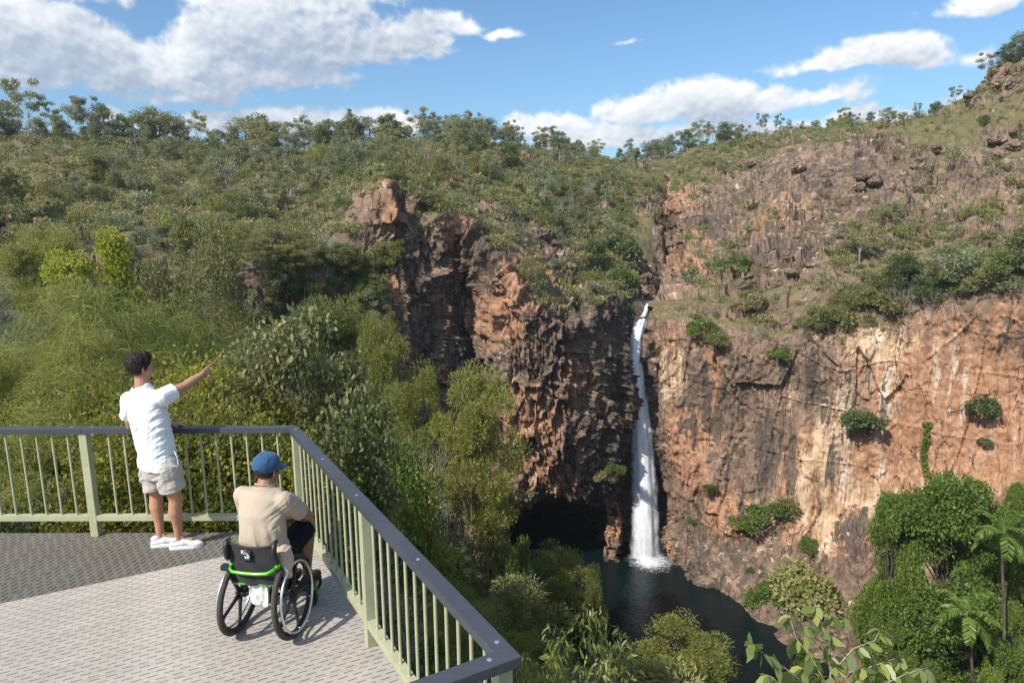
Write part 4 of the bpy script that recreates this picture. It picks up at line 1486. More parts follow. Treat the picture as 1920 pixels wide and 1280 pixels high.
# ---------------------------------------------------------------- wheelchair and the man in it
CH = np.array([-1.842, 4.690, 0])
CHZ = R(8.0)
cR = np.array([math.cos(CHZ), -math.sin(CHZ), 0])
cF = np.array([math.sin(CHZ), math.cos(CHZ), 0])
cU = np.array([0, 0, 1.0])


def W(x, y, z):
    return CH + cR * x + cF * y + cU * z


TYRE = simple('worn_rubber_tyre', (.060, .050, .043), .85, noise=(30, .35), bump=(140, .6, .003))
BLACK_PL = simple('black_plastic', (.016, .016, .018), .42)
BLACK_FAB = cloth_mat('black_nylon', (.030, .029, .031), .15, 700, .8, .1)
ALU = simple('brushed_aluminium', (.72, .73, .74), .28, .95)
GREEN = simple('green_anodised', (.10, .55, .025), .25, .45, coat=.5)
OLIVE = simple('olive_metal', (.18, .22, .03), .35, .5)
PAPER = simple('white_paper', (.78, .77, .74), .7, noise=(9, .08), bump=(40, .4, .004))
PRINT = simple('white_print', (.85, .85, .85), .6)


def build_chair():
    root = thing('wheelchair', 'manual wheelchair with green frame, black back and silver hand rims on the pale deck planks', 'wheelchair', (0, 0, 0))
    RAD = .303
    for sd in (-1, 1):
        camb = R(4.0)
        c = W(sd * .206, 0, RAD)
        axis = unit(cR * sd * math.cos(camb) + cU * math.sin(camb) * 1.0)          # outward, tipped up: the top leans in
        vup = unit(cU * math.cos(camb) - cR * sd * math.sin(camb))
        fw = cF
        ring = lambda r, o, n=48: [c + axis * o + (fw * math.cos(a) + vup * math.sin(a)) * r for a in np.linspace(0, 2 * math.pi, n + 1)[:-1]]
        wb = MB()
        wb.tube(ring(RAD - .046, 0), .011, 8, closed=True)                          # rim
        wh = wb.build('wheel', BLACK_PL, root)
        tb = MB()
        tb.tube(ring(RAD - .0195, 0, 64), .0195, 12, closed=True)
        for k in range(72):                                                          # tread blocks
            a = 2 * math.pi * k / 72
            d = fw * math.cos(a) + vup * math.sin(a)
            t = -fw * math.sin(a) + vup * math.cos(a)
            for o in (-.009, .0, .009):
                tb.box(c + d * (RAD - .0022 - abs(o) * .22) + axis * o + t * (.003 if o else -.003), (.006, .0062, .0075), [d, axis, t])
        tb.build('tyre', TYRE, wh)
        hb = MB()
        hb.tube([c - axis * .045, c + axis * .018], .028, 14)
        hb.tube([c + axis * .018, c + axis * .032], .017, 12)
        hb.build('hub', BLACK_PL, wh)
        for k in range(5):
            a = 2 * math.pi * k / 5 + (math.pi * 1.5 + (.12 if sd > 0 else -.05))
            d = fw * math.cos(a) + vup * math.sin(a)
            sb = MB()
            sb.tube([c + d * .012, c + d * .10, c + d * (RAD - .075), c + d * (RAD - .048)], [.019, .0135, .0125, .019], 8, flat=1.0)
            sb.build('spoke', BLACK_PL, wh)
        rb = MB()
        rb.tube(ring(RAD - .052, .038, 56), .0098, 10, closed=True)
        ro = rb.build('hand_rim', ALU, wh)
        for k in range(6):
            a = 2 * math.pi * (k + .5) / 6
            d = fw * math.cos(a) + vup * math.sin(a)
            tb2 = MB()
            tb2.tube([c + d * (RAD - .048), c + d * (RAD - .052) + axis * .034], .0042, 6)
            tb2.build('rim_tab', ALU, ro)
    fr = MB()                                                                        # frame
    fr.tube([W(-.19, 0, .303), W(.19, 0, .303)], .019, 12)
    for sd in (-1, 1):
        fr.tube([W(sd * .175, -.13, .47), W(sd * .175, .18, .475), W(sd * .172, .30, .465), W(sd * .165, .365, .40), W(sd * .150, .415, .22), W(sd * .13, .43, .13), W(sd * .11, .47, .10)], .0125, 10)
        fr.tube([W(sd * .15, 0, .303), W(sd * .172, .0, .46)], .014, 10)
        fr.tube([W(sd * .15, 0, .303), W(sd * .165, .22, .26), W(sd * .160, .385, .31)], .012, 10)
    fr.tube([W(-.11, .47, .10), W(.11, .47, .10)], .012, 10)
    fr.tube([W(-.172, .29, .465), W(.172, .29, .465)], .011, 10)
    fr.build('frame', BLACK_PL, root)
    fp = MB()
    fp.box(W(0, .49, .095), (.24, .15, .010), [cR, cF, cU])
    fp.build('footplate', BLACK_PL, root, bevel=.003)
    st = MB()
    st.box(W(0, .09, .492), (.35, .42, .05), [cR, cF, cU])
    st.build('seat_cushion', BLACK_FAB, root, bevel=.02)
    tb = MB()
    tb.tube([W(-.165, -.135, .458), W(.165, -.135, .458)], .0075, 8)
    tb.build('rear_bar', GREEN, root)
    for sd in (-1, 1):                                                               # back canes with padded push handles
        cb = MB()
        cb.tube([W(sd * .170, -.115, .47), W(sd * .172, -.125, .58), W(sd * .172, -.135, .66), W(sd * .173, -.15, .765)], .0115, 10)
        cn = cb.build('back_cane', BLACK_PL, root)
        pb = MB()
        pts = [W(sd * .178, -.158, .655), W(sd * .180, -.172, .68), W(sd * .180, -.178, .72), W(sd * .180, -.172, .765), W(sd * .179, -.150, .792), W(sd * .178, -.120, .795)]
        pb.tube(pts, [.013, .020, .022, .023, .021, .014], 12, up=cR, flat=.85)
        pb.build('push_handle', BLACK_PL, cn)
        jb = MB()
        jb.tube([W(sd * .172, -.118, .583), W(sd * .172, -.124, .622)], .0185, 12)
        ball(jb, W(sd * .172, -.140, .604), np.eye(3) * .016, 10, 8)
        jb.build('clamp', GREEN, cn)
    gb = MB()
    gb.tube([W(-.172, -.140, .604), W(-.165, -.172, .590), W(-.14, -.188, .578), W(-.05, -.192, .572), W(.05, -.192, .572), W(.12, -.188, .578), W(.155, -.172, .592), W(.172, -.140, .606)], .0125, 12)
    gb.build('rigid_bar', GREEN, root)
    kb = MB()
    kb.box(W(-.205, -.150, .588), (.07, .05, .040), [cR, cF, cU])
    kb.build('bracket', BLACK_PL, root, bevel=.010)
    # back upholstery: a sling between the canes
    nu, nv = 26, 22
    V = []
    for lay, off in ((0, 0.0), (1, .020)):
        for j in range(nv):
            t = j / (nv - 1)
            z = .455 + .325 * t - (.010 * math.sin(math.pi * .5) if 0 else 0)
            for i in range(nu):
                s = i / (nu - 1) * 2 - 1
                sag = -.030 * (1 - s * s) * (1 - .3 * t)
                zz = z - .018 * (1 - s * s) * t
                wr = .006 * math.sin(7 * s + 9 * t) * (1 - t) + .008 * math.sin(18 * t + 3 * s * s) * (1 - s * s) * .5
                V.append(W(s * .172, -.118 - .035 * t + sag + off + wr, zz))
    Fs = []
    n0 = nu * nv
    for j in range(nv - 1):
        for i in range(nu - 1):
            a = j * nu + i
            Fs.append((a, a + 1, a + nu + 1, a + nu))
            Fs.append((n0 + a, n0 + a + nu, n0 + a + nu + 1, n0 + a + 1))
    for i in range(nu - 1):
        a = (nv - 1) * nu + i
        Fs.append((a, a + 1, n0 + a + 1, n0 + a))
        Fs.append((i + 1, i, n0 + i, n0 + i + 1))
    ub = MB()
    ub.add(V, Fs, 0, True)
    bo = ub.build('backrest', BLACK_FAB, root)
    hb = MB()
    hb.tube([W(s * .165, -.155 - .03 * (1 - s * s) * .7, .776 - .018 * (1 - s * s)) for s in np.linspace(-1, 1, 13)], .0055, 6)
    hb.build('piping', BLACK_FAB, bo)
    # maker's patch: letters K i over a burst of rays
    pc = W(-.028, -.186, .712)
    pn = unit(-cF + cU * .10)
    pu = unit(cU + cF * .10)
    pr = cR
    pb = MB()
    pb.box(pc + pn * .001, (.074, .080, .003), [pr, pu, pn])
    po = pb.build('patch', BLACK_FAB, bo)
    eb = MB()
    for a, b in (((-.036, -.039), (.036, -.039)), ((.036, -.039), (.036, .039)), ((.036, .039), (-.036, .039)), ((-.036, .039), (-.036, -.039))):
        eb.tube([pc + pr * a[0] + pu * a[1] + pn * .003, pc + pr * b[0] + pu * b[1] + pn * .003], .0011, 5)
    eb.build('patch_seam', BLACK_PL, po)
    lb = MB()
    S = lambda x, y: pc + pr * x + pu * y + pn * .0042
    strokes = [((-.029, .006), (-.029, .034)), ((-.029, .019), (-.012, .034)), ((-.024, .022), (-.011, .006)), ((-.002, .006), (-.002, .022)), ((-.002, .029), (-.002, .033))]
    cx, cy = .010, -.010
    for k in range(7):
        a = R(80 - 42 * k)
        r0, r1 = .006, (.026, .020, .022, .022, .018, .020, .018)[k]
        strokes.append(((cx + r0 * math.cos(a), cy + r0 * math.sin(a)), (cx + r1 * math.cos(a), cy + r1 * math.sin(a))))
    for a, b in strokes:
        a, b = np.array(a), np.array(b)
        d = (b - a) / np.linalg.norm(b - a)
        n2 = np.array([-d[1], d[0]]) * .0021
        i = [S(*(a + n2)), S(*(a - n2)), S(*(b - n2)), S(*(b + n2))]
        lb.add(i + [p - pn * .001 for p in i], [(0, 1, 2, 3), (4, 7, 6, 5), (0, 4, 5, 1), (1, 5, 6, 2), (2, 6, 7, 3), (3, 7, 4, 0)])
    lb.build('lettering', PRINT, po)
    # white papers tucked under the seat
    for (x0, x1, z0, z1, dy, tw) in ((-.060, .018, .445, .300, -.112, .02), (.020, .080, .445, .285, -.120, -.02)):
        V = []
        for lay in (0, 1):
            for j in range(7):
                t = j / 6
                for i in range(5):
                    s = i / 4
                    V.append(W(x0 + (x1 - x0) * s + .008 * math.sin(5 * t + tw * 90), dy - .012 * math.sin(6 * s + 4 * t + tw * 60) - .015 * t + lay * .022, z0 + (z1 - z0) * t * (1 + tw * 3 * (s - .5) * 2)))
        Fs = []
        for j in range(6):
            for i in range(4):
                a = j * 5 + i
                Fs.append((a, a + 5, a + 6, a + 1))
                Fs.append((35 + a, 35 + a + 1, 35 + a + 6, 35 + a + 5))
        for j in range(6):
            for i in (0, 4):
                a = j * 5 + i
                Fs.append((a, a + 5, 35 + a + 5, 35 + a))
        for i in range(4):
            Fs.append((30 + i, 31 + i, 66 + i, 65 + i))
        pb = MB()
        pb.add(V, Fs)
        pb.build('paper', PAPER, root)
    for sd in (-1, 1):                                                               # front casters
        c = W(sd * .185, .385, .062)
        cb = MB()
        cb.tube([c - cR * .014, c + cR * .014], .060, 20, smooth=False)
        cb.tube([c - cR * .019, c + cR * .019], .030, 14, smooth=False)
        co_ = cb.build('caster', BLACK_PL, root, bevel=.004)
        fb = MB()
        for k in (-1, 1):
            fb.tube([c + cR * .024 * k, c + cR * .024 * k + cF * .02 + cU * .075], .0075, 8)
        fb.tube([c + cF * .02 + cU * .08 - cR * .03, c + cF * .02 + cU * .08 + cR * .03], .012, 8)
        fb.tube([c + cF * .02 + cU * .08, c + cF * .03 + cU * .20, W(sd * .17, .39, .30)], .0125, 10)
        fb.build('caster_fork', OLIVE, co_)
    sg = MB()                                                                        # curved side loop at the front
    sg.tube([W(.185, .34, .21), W(.205, .42, .24), W(.21, .47, .20), W(.205, .48, .13), W(.18, .45, .085)], .0125, 10)
    sg.build('side_loop', BLACK_PL, root)
    return root


build_chair()


def build_sitting():
    root = thing('person', 'seated man in sand t-shirt and blue cap sitting in the wheelchair, seen from behind', 'person', (0, 0, 0))
    pel = W(0, .045, .585)
    wai = W(.000, .015, .735)
    che = W(-.006, .040, .925)
    uch = W(-.008, .075, 1.045)
    nek = W(-.008, .105, 1.115)
    hd = W(.000, .150, 1.215)
    a = R(10)
    rC = unit(cR * math.cos(a) - cF * math.sin(a) * .6 + cU * -.03)
    fC = unit(cF * math.cos(a) + cR * math.sin(a))
    up = unit(uch - wai)
    fT = unit(fC - up * (fC @ up))
    Ls, Rs = uch - rC * .168 - up * .012, uch + rC * .172 - up * .020
    Re, Rw = W(.245, .265, .815), W(.085, .40, .735)
    Le, Lw = W(-.215, .24, .80), W(-.05, .40, .72)
    Rh, Lh = W(.085, .02, .575), W(-.085, .02, .575)
    Rk, Lk = W(.150, .455, .655), W(-.115, .455, .645)
    Ra, La = W(.095, .475, .205), W(-.075, .48, .205)
    mb = MB()
    ell(mb, [(pel - cU * .07, cR * .15, cF * .115), (pel, cR * .168, cF * .13), (wai, cR * .145, fT * .108), (che, rC * .160, fT * .112), (uch, rC * .162, fT * .098), (uch + up * .04, rC * .090, fT * .065), (nek, rC * .056, fT * .056)], 22)
    for s_ in (Ls, Rs):
        limb(mb, [uch - up * .035, s_], [.046, .050])
    limb(mb, [nek - up * .03, hd - cU * .05 - cF * .012], [.061, .057])
    limb(mb, [Rs, (Rs + Re) / 2, Re, Re * .6 + Rw * .4, Rw], [.057, .048, .040, .041, .027])
    limb(mb, [Ls, (Ls + Le) / 2, Le, Le * .6 + Lw * .4, Lw], [.057, .048, .040, .041, .027])
    hand(mb, Rw, unit(np.array(W(-.05, .43, .705)) - Rw), np.array([.2, .2, 1.0]), cF, (.35, .4, .45, .5, .3))
    hand(mb, Lw, unit(np.array(W(.07, .44, .69)) - Lw), np.array([0, .2, 1.0]), cF, (.35, .4, .45, .5, .3))
    for h_, k_, a_ in ((Rh, Rk, Ra), (Lh, Lk, La)):
        limb(mb, [h_, (h_ + k_) / 2, k_, k_ * .68 + a_ * .32 - cF * .012, k_ * .3 + a_ * .7, a_], [.088, .074, .056, .054, .040, .034], 16)
        limb(mb, [a_ - cU * .035, a_ + cF * .11 - cU * .06], [.034, .03])
    r, f, u, HP = head(mb, hd, CHZ + R(19), R(-10), R(3), 1.0)
    body = fuse(mb, .0062, 3)
    body.materials.append(SKIN2)
    link('body', body, root)
    for sd in (-1, 1):
        e = MB()
        ball(e, HP(sd * .032, .0725, .012), np.eye(3) * .0105, 10, 8)
        e.build('eye', EYE, root)
    hb = MB()                                                                        # cropped hair below the cap
    ball(hb, HP(0, -.014, .012), np.array([r * .079, f * .099, u * .085]), 24, 16)
    hm = fuse(hb, .005, 1)
    cut(hm, [(HP(0, .035, 0), f * .9 - u * .2), (HP(0, -.05, -.042), -u - f * .12), (HP(0, 0, .07), u)])
    hm.materials.append(HAIR2)
    link('hair', hm, root)
    # t-shirt
    mb = MB()
    ell(mb, [(pel - cU * .03, cR * .180, cF * .135), (pel + cU * .05, cR * .176, cF * .134), (wai, cR * .164, fT * .128), (wai * .5 + che * .5, rC * .166, fT * .130), (che, rC * .170, fT * .126), (uch, rC * .168, fT * .110),
             (uch + up * .045, rC * .130, fT * .088), (nek - up * .014, rC * .066, fT * .066), (nek + up * .015, rC * .060, fT * .060)], 28)
    se, sl = Rs * .34 + Re * .66, Ls * .34 + Le * .66
    limb(mb, [uch - up * .03, Rs, Rs * .7 + Re * .3, se * .8 + Re * .2], [.060, .067, .070, .074], 16)
    limb(mb, [uch - up * .03, Ls, Ls * .7 + Le * .3, sl * .8 + Le * .2], [.060, .066, .068, .070], 16)
    # the loose tail of the shirt hanging over the side
    limb(mb, [W(.175, -.02, .66), W(.205, -.045, .57), W(.212, -.06, .52)], [.055, .050, .034], 12)
    sh = fuse(mb, .0072, 4)
    cut(sh, [(nek + up * .006, unit(up + fT * -.2))])
    bmm = bmesh.new()
    bmm.from_mesh(sh)
    for (pt, d) in ((se, unit(Re - Rs)), (sl, unit(Le - Ls))):
        kill = [v for v in bmm.verts if (np.array(v.co) - pt) @ d > 0 and np.linalg.norm(np.array(v.co) - pt) < .15 and np.linalg.norm((np.array(v.co) - pt) - d * ((np.array(v.co) - pt) @ d)) < .10]
        bmesh.ops.delete(bmm, geom=kill, context='VERTS')
    bmm.to_mesh(sh)
    bmm.free()
    sh.update()
    co, no = mesh_cn(sh)
    loc = (co - CH) @ np.array([cR, cF, cU]).T
    low = sstep(-loc[:, 2], -1.02, -.68)
    ax = np.stack([loc[:, 0] * 17 + loc[:, 2] * 3.0, loc[:, 1] * 6, loc[:, 2] * 2.6], 1)
    side = sstep(loc[:, 0], .02, .16)
    ax2 = np.stack([loc[:, 2] * 14 - loc[:, 0] * 10, loc[:, 1] * 5, loc[:, 0] * 4], 1)
    push(sh, (fbm(ax, 3, 231, .5, True) - .62) * .034 * low + (fbm(ax2, 3, 235, .5, True) - .62) * .026 * side + (fbm(loc * 6, 2, 237) - .5) * .014)
    sh.materials.append(SAND_TEE)
    so = link('t_shirt', sh, root)
    so.modifiers.new('thick', 'SOLIDIFY').thickness = -.003
    nb = MB()
    nb.tube([nek + up * .004 + (rC * math.cos(t) + (fT - up * .2) * math.sin(t)) * .0605 for t in np.linspace(0, 2 * math.pi, 28)[:-1]], .0052, 8, closed=True)
    nb.build('collar', SAND_TEE, so)
    # shorts
    mb = MB()
    ell(mb, [(pel - cU * .085, cR * .172, cF * .14), (pel, cR * .180, cF * .145), (pel + cU * .07, cR * .165, cF * .13)], 24)
    for h_, k_ in ((Rh, Rk), (Lh, Lk)):
        limb(mb, [h_, h_ * .5 + k_ * .5, h_ * .10 + k_ * .90], [.100, .096, .086], 16)
    sm = fuse(mb, .0075, 3)
    co, no = mesh_cn(sm)
    loc = (co - CH) @ np.array([cR, cF, cU]).T
    cut(sm, [(W(0, .405, .6), cF + cU * .15)])
    co, no = mesh_cn(sm)
    push(sm, (fbm(co * 14, 3, 241, .5, True) - .6) * .022)
    sm.materials.append(NAVY_SHORT)
    link('shorts', sm, root)
    # cap
    cb = MB()
    ball(cb, HP(0, -.014, .050), np.array([r * .090, f * .108, u * .088]), 28, 18)
    cm = fuse(cb, .0045, 1)
    cut(cm, [(HP(0, 0, .012), -u + f * .16)])
    co, no = mesh_cn(cm)
    rel = (co - HP(0, -.014, .050)) @ np.array([r, f, u]).T
    an = np.arctan2(rel[:, 0], rel[:, 1])
    seam = np.abs(((an / (2 * math.pi) * 6 + .5) % 1) - .5) * 2 * math.pi / 6 * np.hypot(rel[:, 0], rel[:, 1])
    d = -.0028 * np.exp(-(seam / .0035) ** 2) + (fbm(co * 28, 3, 251) - .5) * .010
    push(cm, d)
    cm.materials.append(DENIM)
    cap = link('cap', cm, root)
    cap.modifiers.new('thick', 'SOLIDIFY').thickness = -.0025
    bb = MB()
    V = []
    nA, nR = 21, 7
    for lay in (0, 1):
        for j in range(nR):
            for i in range(nA):
                t = (i / (nA - 1) - .5) * 2
                a2 = t * 1.15
                ex = .078 * j / (nR - 1) * math.cos(a2 * .95) ** .6
                x, y = .088 * math.sin(a2), .106 * math.cos(a2) - .014 + ex
                V.append(HP(x, y, .030 - .10 * (x * x) / .02 * .22 - .05 * ex + .006 * lay - .012))
    Fs = []
    for j in range(nR - 1):
        for i in range(nA - 1):
            q_ = j * nA + i
            Fs.append((q_, q_ + nA, q_ + nA + 1, q_ + 1))
            k_ = nA * nR + q_
            Fs.append((k_, k_ + 1, k_ + nA + 1, k_ + nA))
    for i in range(nA - 1):
        q_ = (nR - 1) * nA + i
        Fs.append((q_, nA * nR + q_, nA * nR + q_ + 1, q_ + 1))
    bb.add(V, Fs, 0, True)
    bb.build('brim', DENIM, cap)
    tb = MB()
    ball(tb, HP(0, -.014, .139), np.array([r * .010, f * .010, u * .006]), 10, 8)
    tb.build('button', DENIM, cap)
    st = MB()
    st.tube([HP(-.035, -.106, .030), HP(-.02, -.118, .022), HP(.02, -.118, .022), HP(.035, -.106, .030)], .006, 8)
    st.build('strap', DENIM, cap)
    for a_ in (Ra, La):
        heel = a_ - cF * .075
        shoe(root, (heel[0], heel[1], .102), ((heel + cF * .28)[0], (heel + cF * .28)[1], .102), (BLACK_SHOE, BLACK_PL, BLACK_PL), logo=False)
    return root


build_sitting()


# ================================================================ vegetation
def foliage(name, dark, mid, light, trans=.30, rough=.55, spec=.35, gain=1.45):
    dark, mid, light = [tuple(min(x * gain, .75) for x in c) for c in (dark, mid, light)]
    trans = trans + .06
    m, q = mat_new(name)
    at_ = q.n('ShaderNodeAttribute', attribute_name='tint')
    t = at_.outputs['Fac']
    oi = q.n('ShaderNodeObjectInfo')
    P = q.n('ShaderNodeNewGeometry').outputs['Position']
    f = q.m('ADD', q.m('MULTIPLY', t, .62), q.m('MULTIPLY', q.noise(P, .28, 3.0, .6), .38))
    f = q.m('ADD', f, q.m('MULTIPLY', q.m('SUBTRACT', oi.outputs['Random'], .5), .34))
    c = q.ramp(f, [(.15, dark), (.5, mid), (.88, light)])
    b = q.n('ShaderNodeBsdfPrincipled', {'Base Color': c, 'Roughness': rough, 'Specular IOR Level': spec})
    tr = q.n('ShaderNodeBsdfTranslucent', {'Color': q.mix(.5, c, tuple(min(x * 1.5, 1) for x in light))})
    mx = q.n('ShaderNodeMixShader', [trans, b.outputs[0], tr.outputs[0]])
    return finish(m, q, mx.outputs[0])


def bark(name, a, b_, c_):
    m, q = mat_new(name)
    P = q.n('ShaderNodeTexCoord').outputs['Object']
    f = q.noise(q.scale(P, (1, 1, .25)), 5.0, 4.0, .65)
    c = q.ramp(f, [(.3, a), (.52, b_), (.72, c_)])
    b = q.n('ShaderNodeBsdfPrincipled', {'Base Color': c, 'Roughness': .85, 'Specular IOR Level': .2})
    bp = q.n('ShaderNodeBump', {'Strength': .5, 'Distance': .02, 'Height': f})
    q.link(bp.outputs[0], b.inputs['Normal'])
    return finish(m, q, b.outputs[0])


F_OLIVE = foliage('olive_foliage', (.075, .082, .030), (.160, .166, .056), (.25, .240, .092), .25, gain=1.5)
F_GREY = foliage('grey_green_foliage', (.070, .082, .046), (.150, .166, .088), (.25, .255, .14), .25, gain=1.5)
F_DARK = foliage('dark_green_foliage', (.034, .052, .020), (.076, .108, .036), (.14, .170, .058), .25)
F_KHAKI = foliage('khaki_foliage', (.10, .090, .040), (.195, .176, .078), (.30, .265, .125), .22, gain=1.5)
F_FEATHER = foliage('feathery_foliage', (.062, .076, .022), (.140, .155, .038), (.235, .235, .062), .32, gain=1.55)
F_BRIGHT = foliage('bright_green_foliage', (.050, .085, .018), (.105, .160, .032), (.19, .24, .055), .32, gain=1.2)
F_YELLOW = foliage('yellow_green_foliage', (.050, .068, .016), (.125, .148, .030), (.33, .30, .052), .35, gain=1.15)
F_PALE = foliage('pale_broad_foliage', (.050, .062, .022), (.130, .138, .058), (.30, .30, .135), .25, .6, .18, 1.2)
F_GUM = foliage('gum_foliage', (.11, .15, .060), (.26, .30, .095), (.52, .50, .08), .35, .42, .5, 1.15)
F_STRAW = foliage('dry_grass', (.16, .125, .060), (.27, .215, .105), (.40, .33, .17), .25, gain=1.0)
BARK_PALE = bark('pale_bark', (.20, .18, .155), (.37, .34, .30), (.50, .47, .43))
BARK_DARK = bark('dark_bark', (.045, .036, .030), (.10, .082, .068), (.18, .155, .13))
BARK_GREY = bark('dead_wood', (.16, .145, .13), (.29, .27, .245), (.43, .41, .385))


def rvec(rg, n):
    v = rg.normal(size=(n, 3))
    return v / np.linalg.norm(v, axis=1, keepdims=True)


def leaf_geo(rg, P, D, L, W, kind='diamond', bend=.15):
    """leaves at P along D, length L and half width W (arrays); returns verts, faces, tint"""
    n = len(P)
    D = D / (np.linalg.norm(D, axis=1, keepdims=True) + 1e-9)
    S = np.cross(D, rvec(rg, n))
    S /= (np.linalg.norm(S, axis=1, keepdims=True) + 1e-9)
    U = np.cross(S, D)
    L, W = L[:, None], W[:, None]
    t = np.repeat(rg.random(n), {'round': 6, 'strand': 8}.get(kind, 4))
    if kind == 'diamond':
        V = np.stack([P, P + D * L * .45 + S * W + U * L * bend, P + D * L, P + D * L * .45 - S * W + U * L * bend], 1).reshape(-1, 3)
        Fc = np.arange(4 * n).reshape(n, 4)
    elif kind == 'strand':                                        # thin curling thread
        ring = []
        sw = rg.normal(size=(n, 1)) * .35
        for tt in (0.0, .35, .7, 1.0):
            c = P + D * L * tt + np.array([0, 0, -.55]) * L * tt * tt + U * L * sw * math.sin(2.6 * tt)
            w = W * (1 - .6 * tt)
            ring += [c - S * w, c + S * w]
        V = np.stack(ring, 1).reshape(-1, 3)
        k = np.arange(n)[:, None] * 8
        Fc = np.concatenate([k + np.array([[2 * j, 2 * j + 2, 2 * j + 3, 2 * j + 1]]) for j in range(3)], 0)
    elif kind == 'blade':
        V = np.stack([P - S * W, P + D * L * .6 - S * W * .8 + U * L * bend, P + D * L - U * L * bend * .6, P + S * W], 1).reshape(-1, 3)
        Fc = np.arange(4 * n).reshape(n, 4)
    else:
        V = np.stack([P, P + D * L * .22 + S * W * .85 + U * L * bend, P + D * L * .62 + S * W * .9 + U * L * bend, P + D * L,
                      P + D * L * .62 - S * W * .9 + U * L * bend, P + D * L * .22 - S * W * .85 + U * L * bend], 1).reshape(-1, 3)
        Fc = np.arange(6 * n).reshape(n, 6)
    return V, Fc, t


def leaf_mesh(name, geos, mat):
    V = np.concatenate([g[0] for g in geos])
    off, Fs = 0, []
    for g in geos:
        Fs.append(g[1] + off)
        off += len(g[0])
    T = np.concatenate([g[2] for g in geos])
    me = new_mesh(name, V, np.concatenate(Fs), mat)
    a = me.attributes.new('tint', 'FLOAT', 'POINT')
    a.data.foreach_set('value', T.astype(np.float32))
    return me


def clump(rg, c, rad, n, L, asp, droop=.2, out=.7, kind='diamond', shell=.55, up=0.0):
    """n leaves filling an ellipsoid, denser near its skin"""
    c, rad = np.array(c, float), np.array(rad, float)
    d = rvec(rg, n)
    r = (rg.random(n) ** (1 / 3)) * shell + (1 - shell) * (rg.random(n) ** .15)
    r = np.clip(r * (1 + .12 * rg.normal(size=n)), 0, 1.3)
    P = c + d * rad * r[:, None]
    D = d * out + rvec(rg, n) * (1 - out * .5) + np.array([0, 0, up - droop])
    Ls = L * (.65 + .7 * rg.random(n))
    return leaf_geo(rg, P, D, Ls, Ls * asp * .5, kind)


def branch_path(rg, a, b, wob=.12, n=5, sag=0.0):
    a, b = np.array(a, float), np.array(b, float)
    L = np.linalg.norm(b - a)
    pts = []
    w1, w2 = rvec(rg, 2) * L * wob
    for i in range(n):
        t = i / (n - 1)
        pts.append(a * (1 - t) + b * t + w1 * math.sin(math.pi * t) + w2 * .5 * math.sin(2 * math.pi * t) + np.array([0, 0, sag * L * math.sin(math.pi * t)]))
    return pts


def make_tree(seed, H, crown_r, ncl, base_f, cl_r, nl, L, asp, droop, tr, mats, kind='diamond', flat=.75, twigs=0, lean=.06, umbrella=.0, up=0.0, out=.7):
    """returns (trunk mesh, crown mesh) for a tree of height H standing on the origin"""
    rg = np.random.default_rng(seed)
    mb = MB()
    top = np.array([rg.normal() * lean * H, rg.normal() * lean * H, H * (.62 + .1 * rg.random())])
    trunk = branch_path(rg, (0, 0, -.4), top, .05, 6)
    mb.tube(trunk, [tr * (1.15 - .8 * i / 5) for i in range(6)], 7)
    geos = []
    for k in range(ncl):
        a = 2 * math.pi * (k / ncl * 2.618 + rg.random() * .4)
        hh = base_f + (1 - base_f) * (k + .5) / ncl
        prof = math.sqrt(max(1 - ((hh - base_f) / (1.04 - base_f) * 2 - .75 - umbrella) ** 2 / (1.5 + umbrella), .05))
        rr = crown_r * prof * (.35 + .65 * rg.random() ** .5)
        c = np.array([math.cos(a) * rr, math.sin(a) * rr, H * hh - cl_r * .35])
        s = cl_r * (.65 + .6 * rg.random())
        j = min(max(int(2 + 3.2 * max(hh - .35, 0) / .65), 1), 5)
        st = trunk[j]
        bp = branch_path(rg, st, c, .10, 5, .06)
        br = tr * .42 * (1.1 - .6 * hh)
        mb.tube(bp, [br * (1 - .78 * i / 4) for i in range(5)], 5, caps=False)
        for q in range(twigs):
            e = c + rvec(rg, 1)[0] * s * .9
            mb.tube(branch_path(rg, bp[3], e, .1, 3), [br * .3, br * .2, br * .08], 4, caps=False)
        for q in range(3):
            cc = c + rvec(rg, 1)[0] * s * .55
            geos.append(clump(rg, cc, np.array([1, 1, flat]) * s * (.55 + .3 * rg.random()), nl // 3, L, asp, droop, out, kind, up=up))
    tm = bpy.data.meshes.new('trunk')
    tm.from_pydata(mb.v, [], mb.f)
    tm.polygons.foreach_set('use_smooth', np.ones(len(tm.polygons), dtype=bool))
    tm.materials.append(mats[0])
    return tm, leaf_mesh('crown', geos, mats[1])


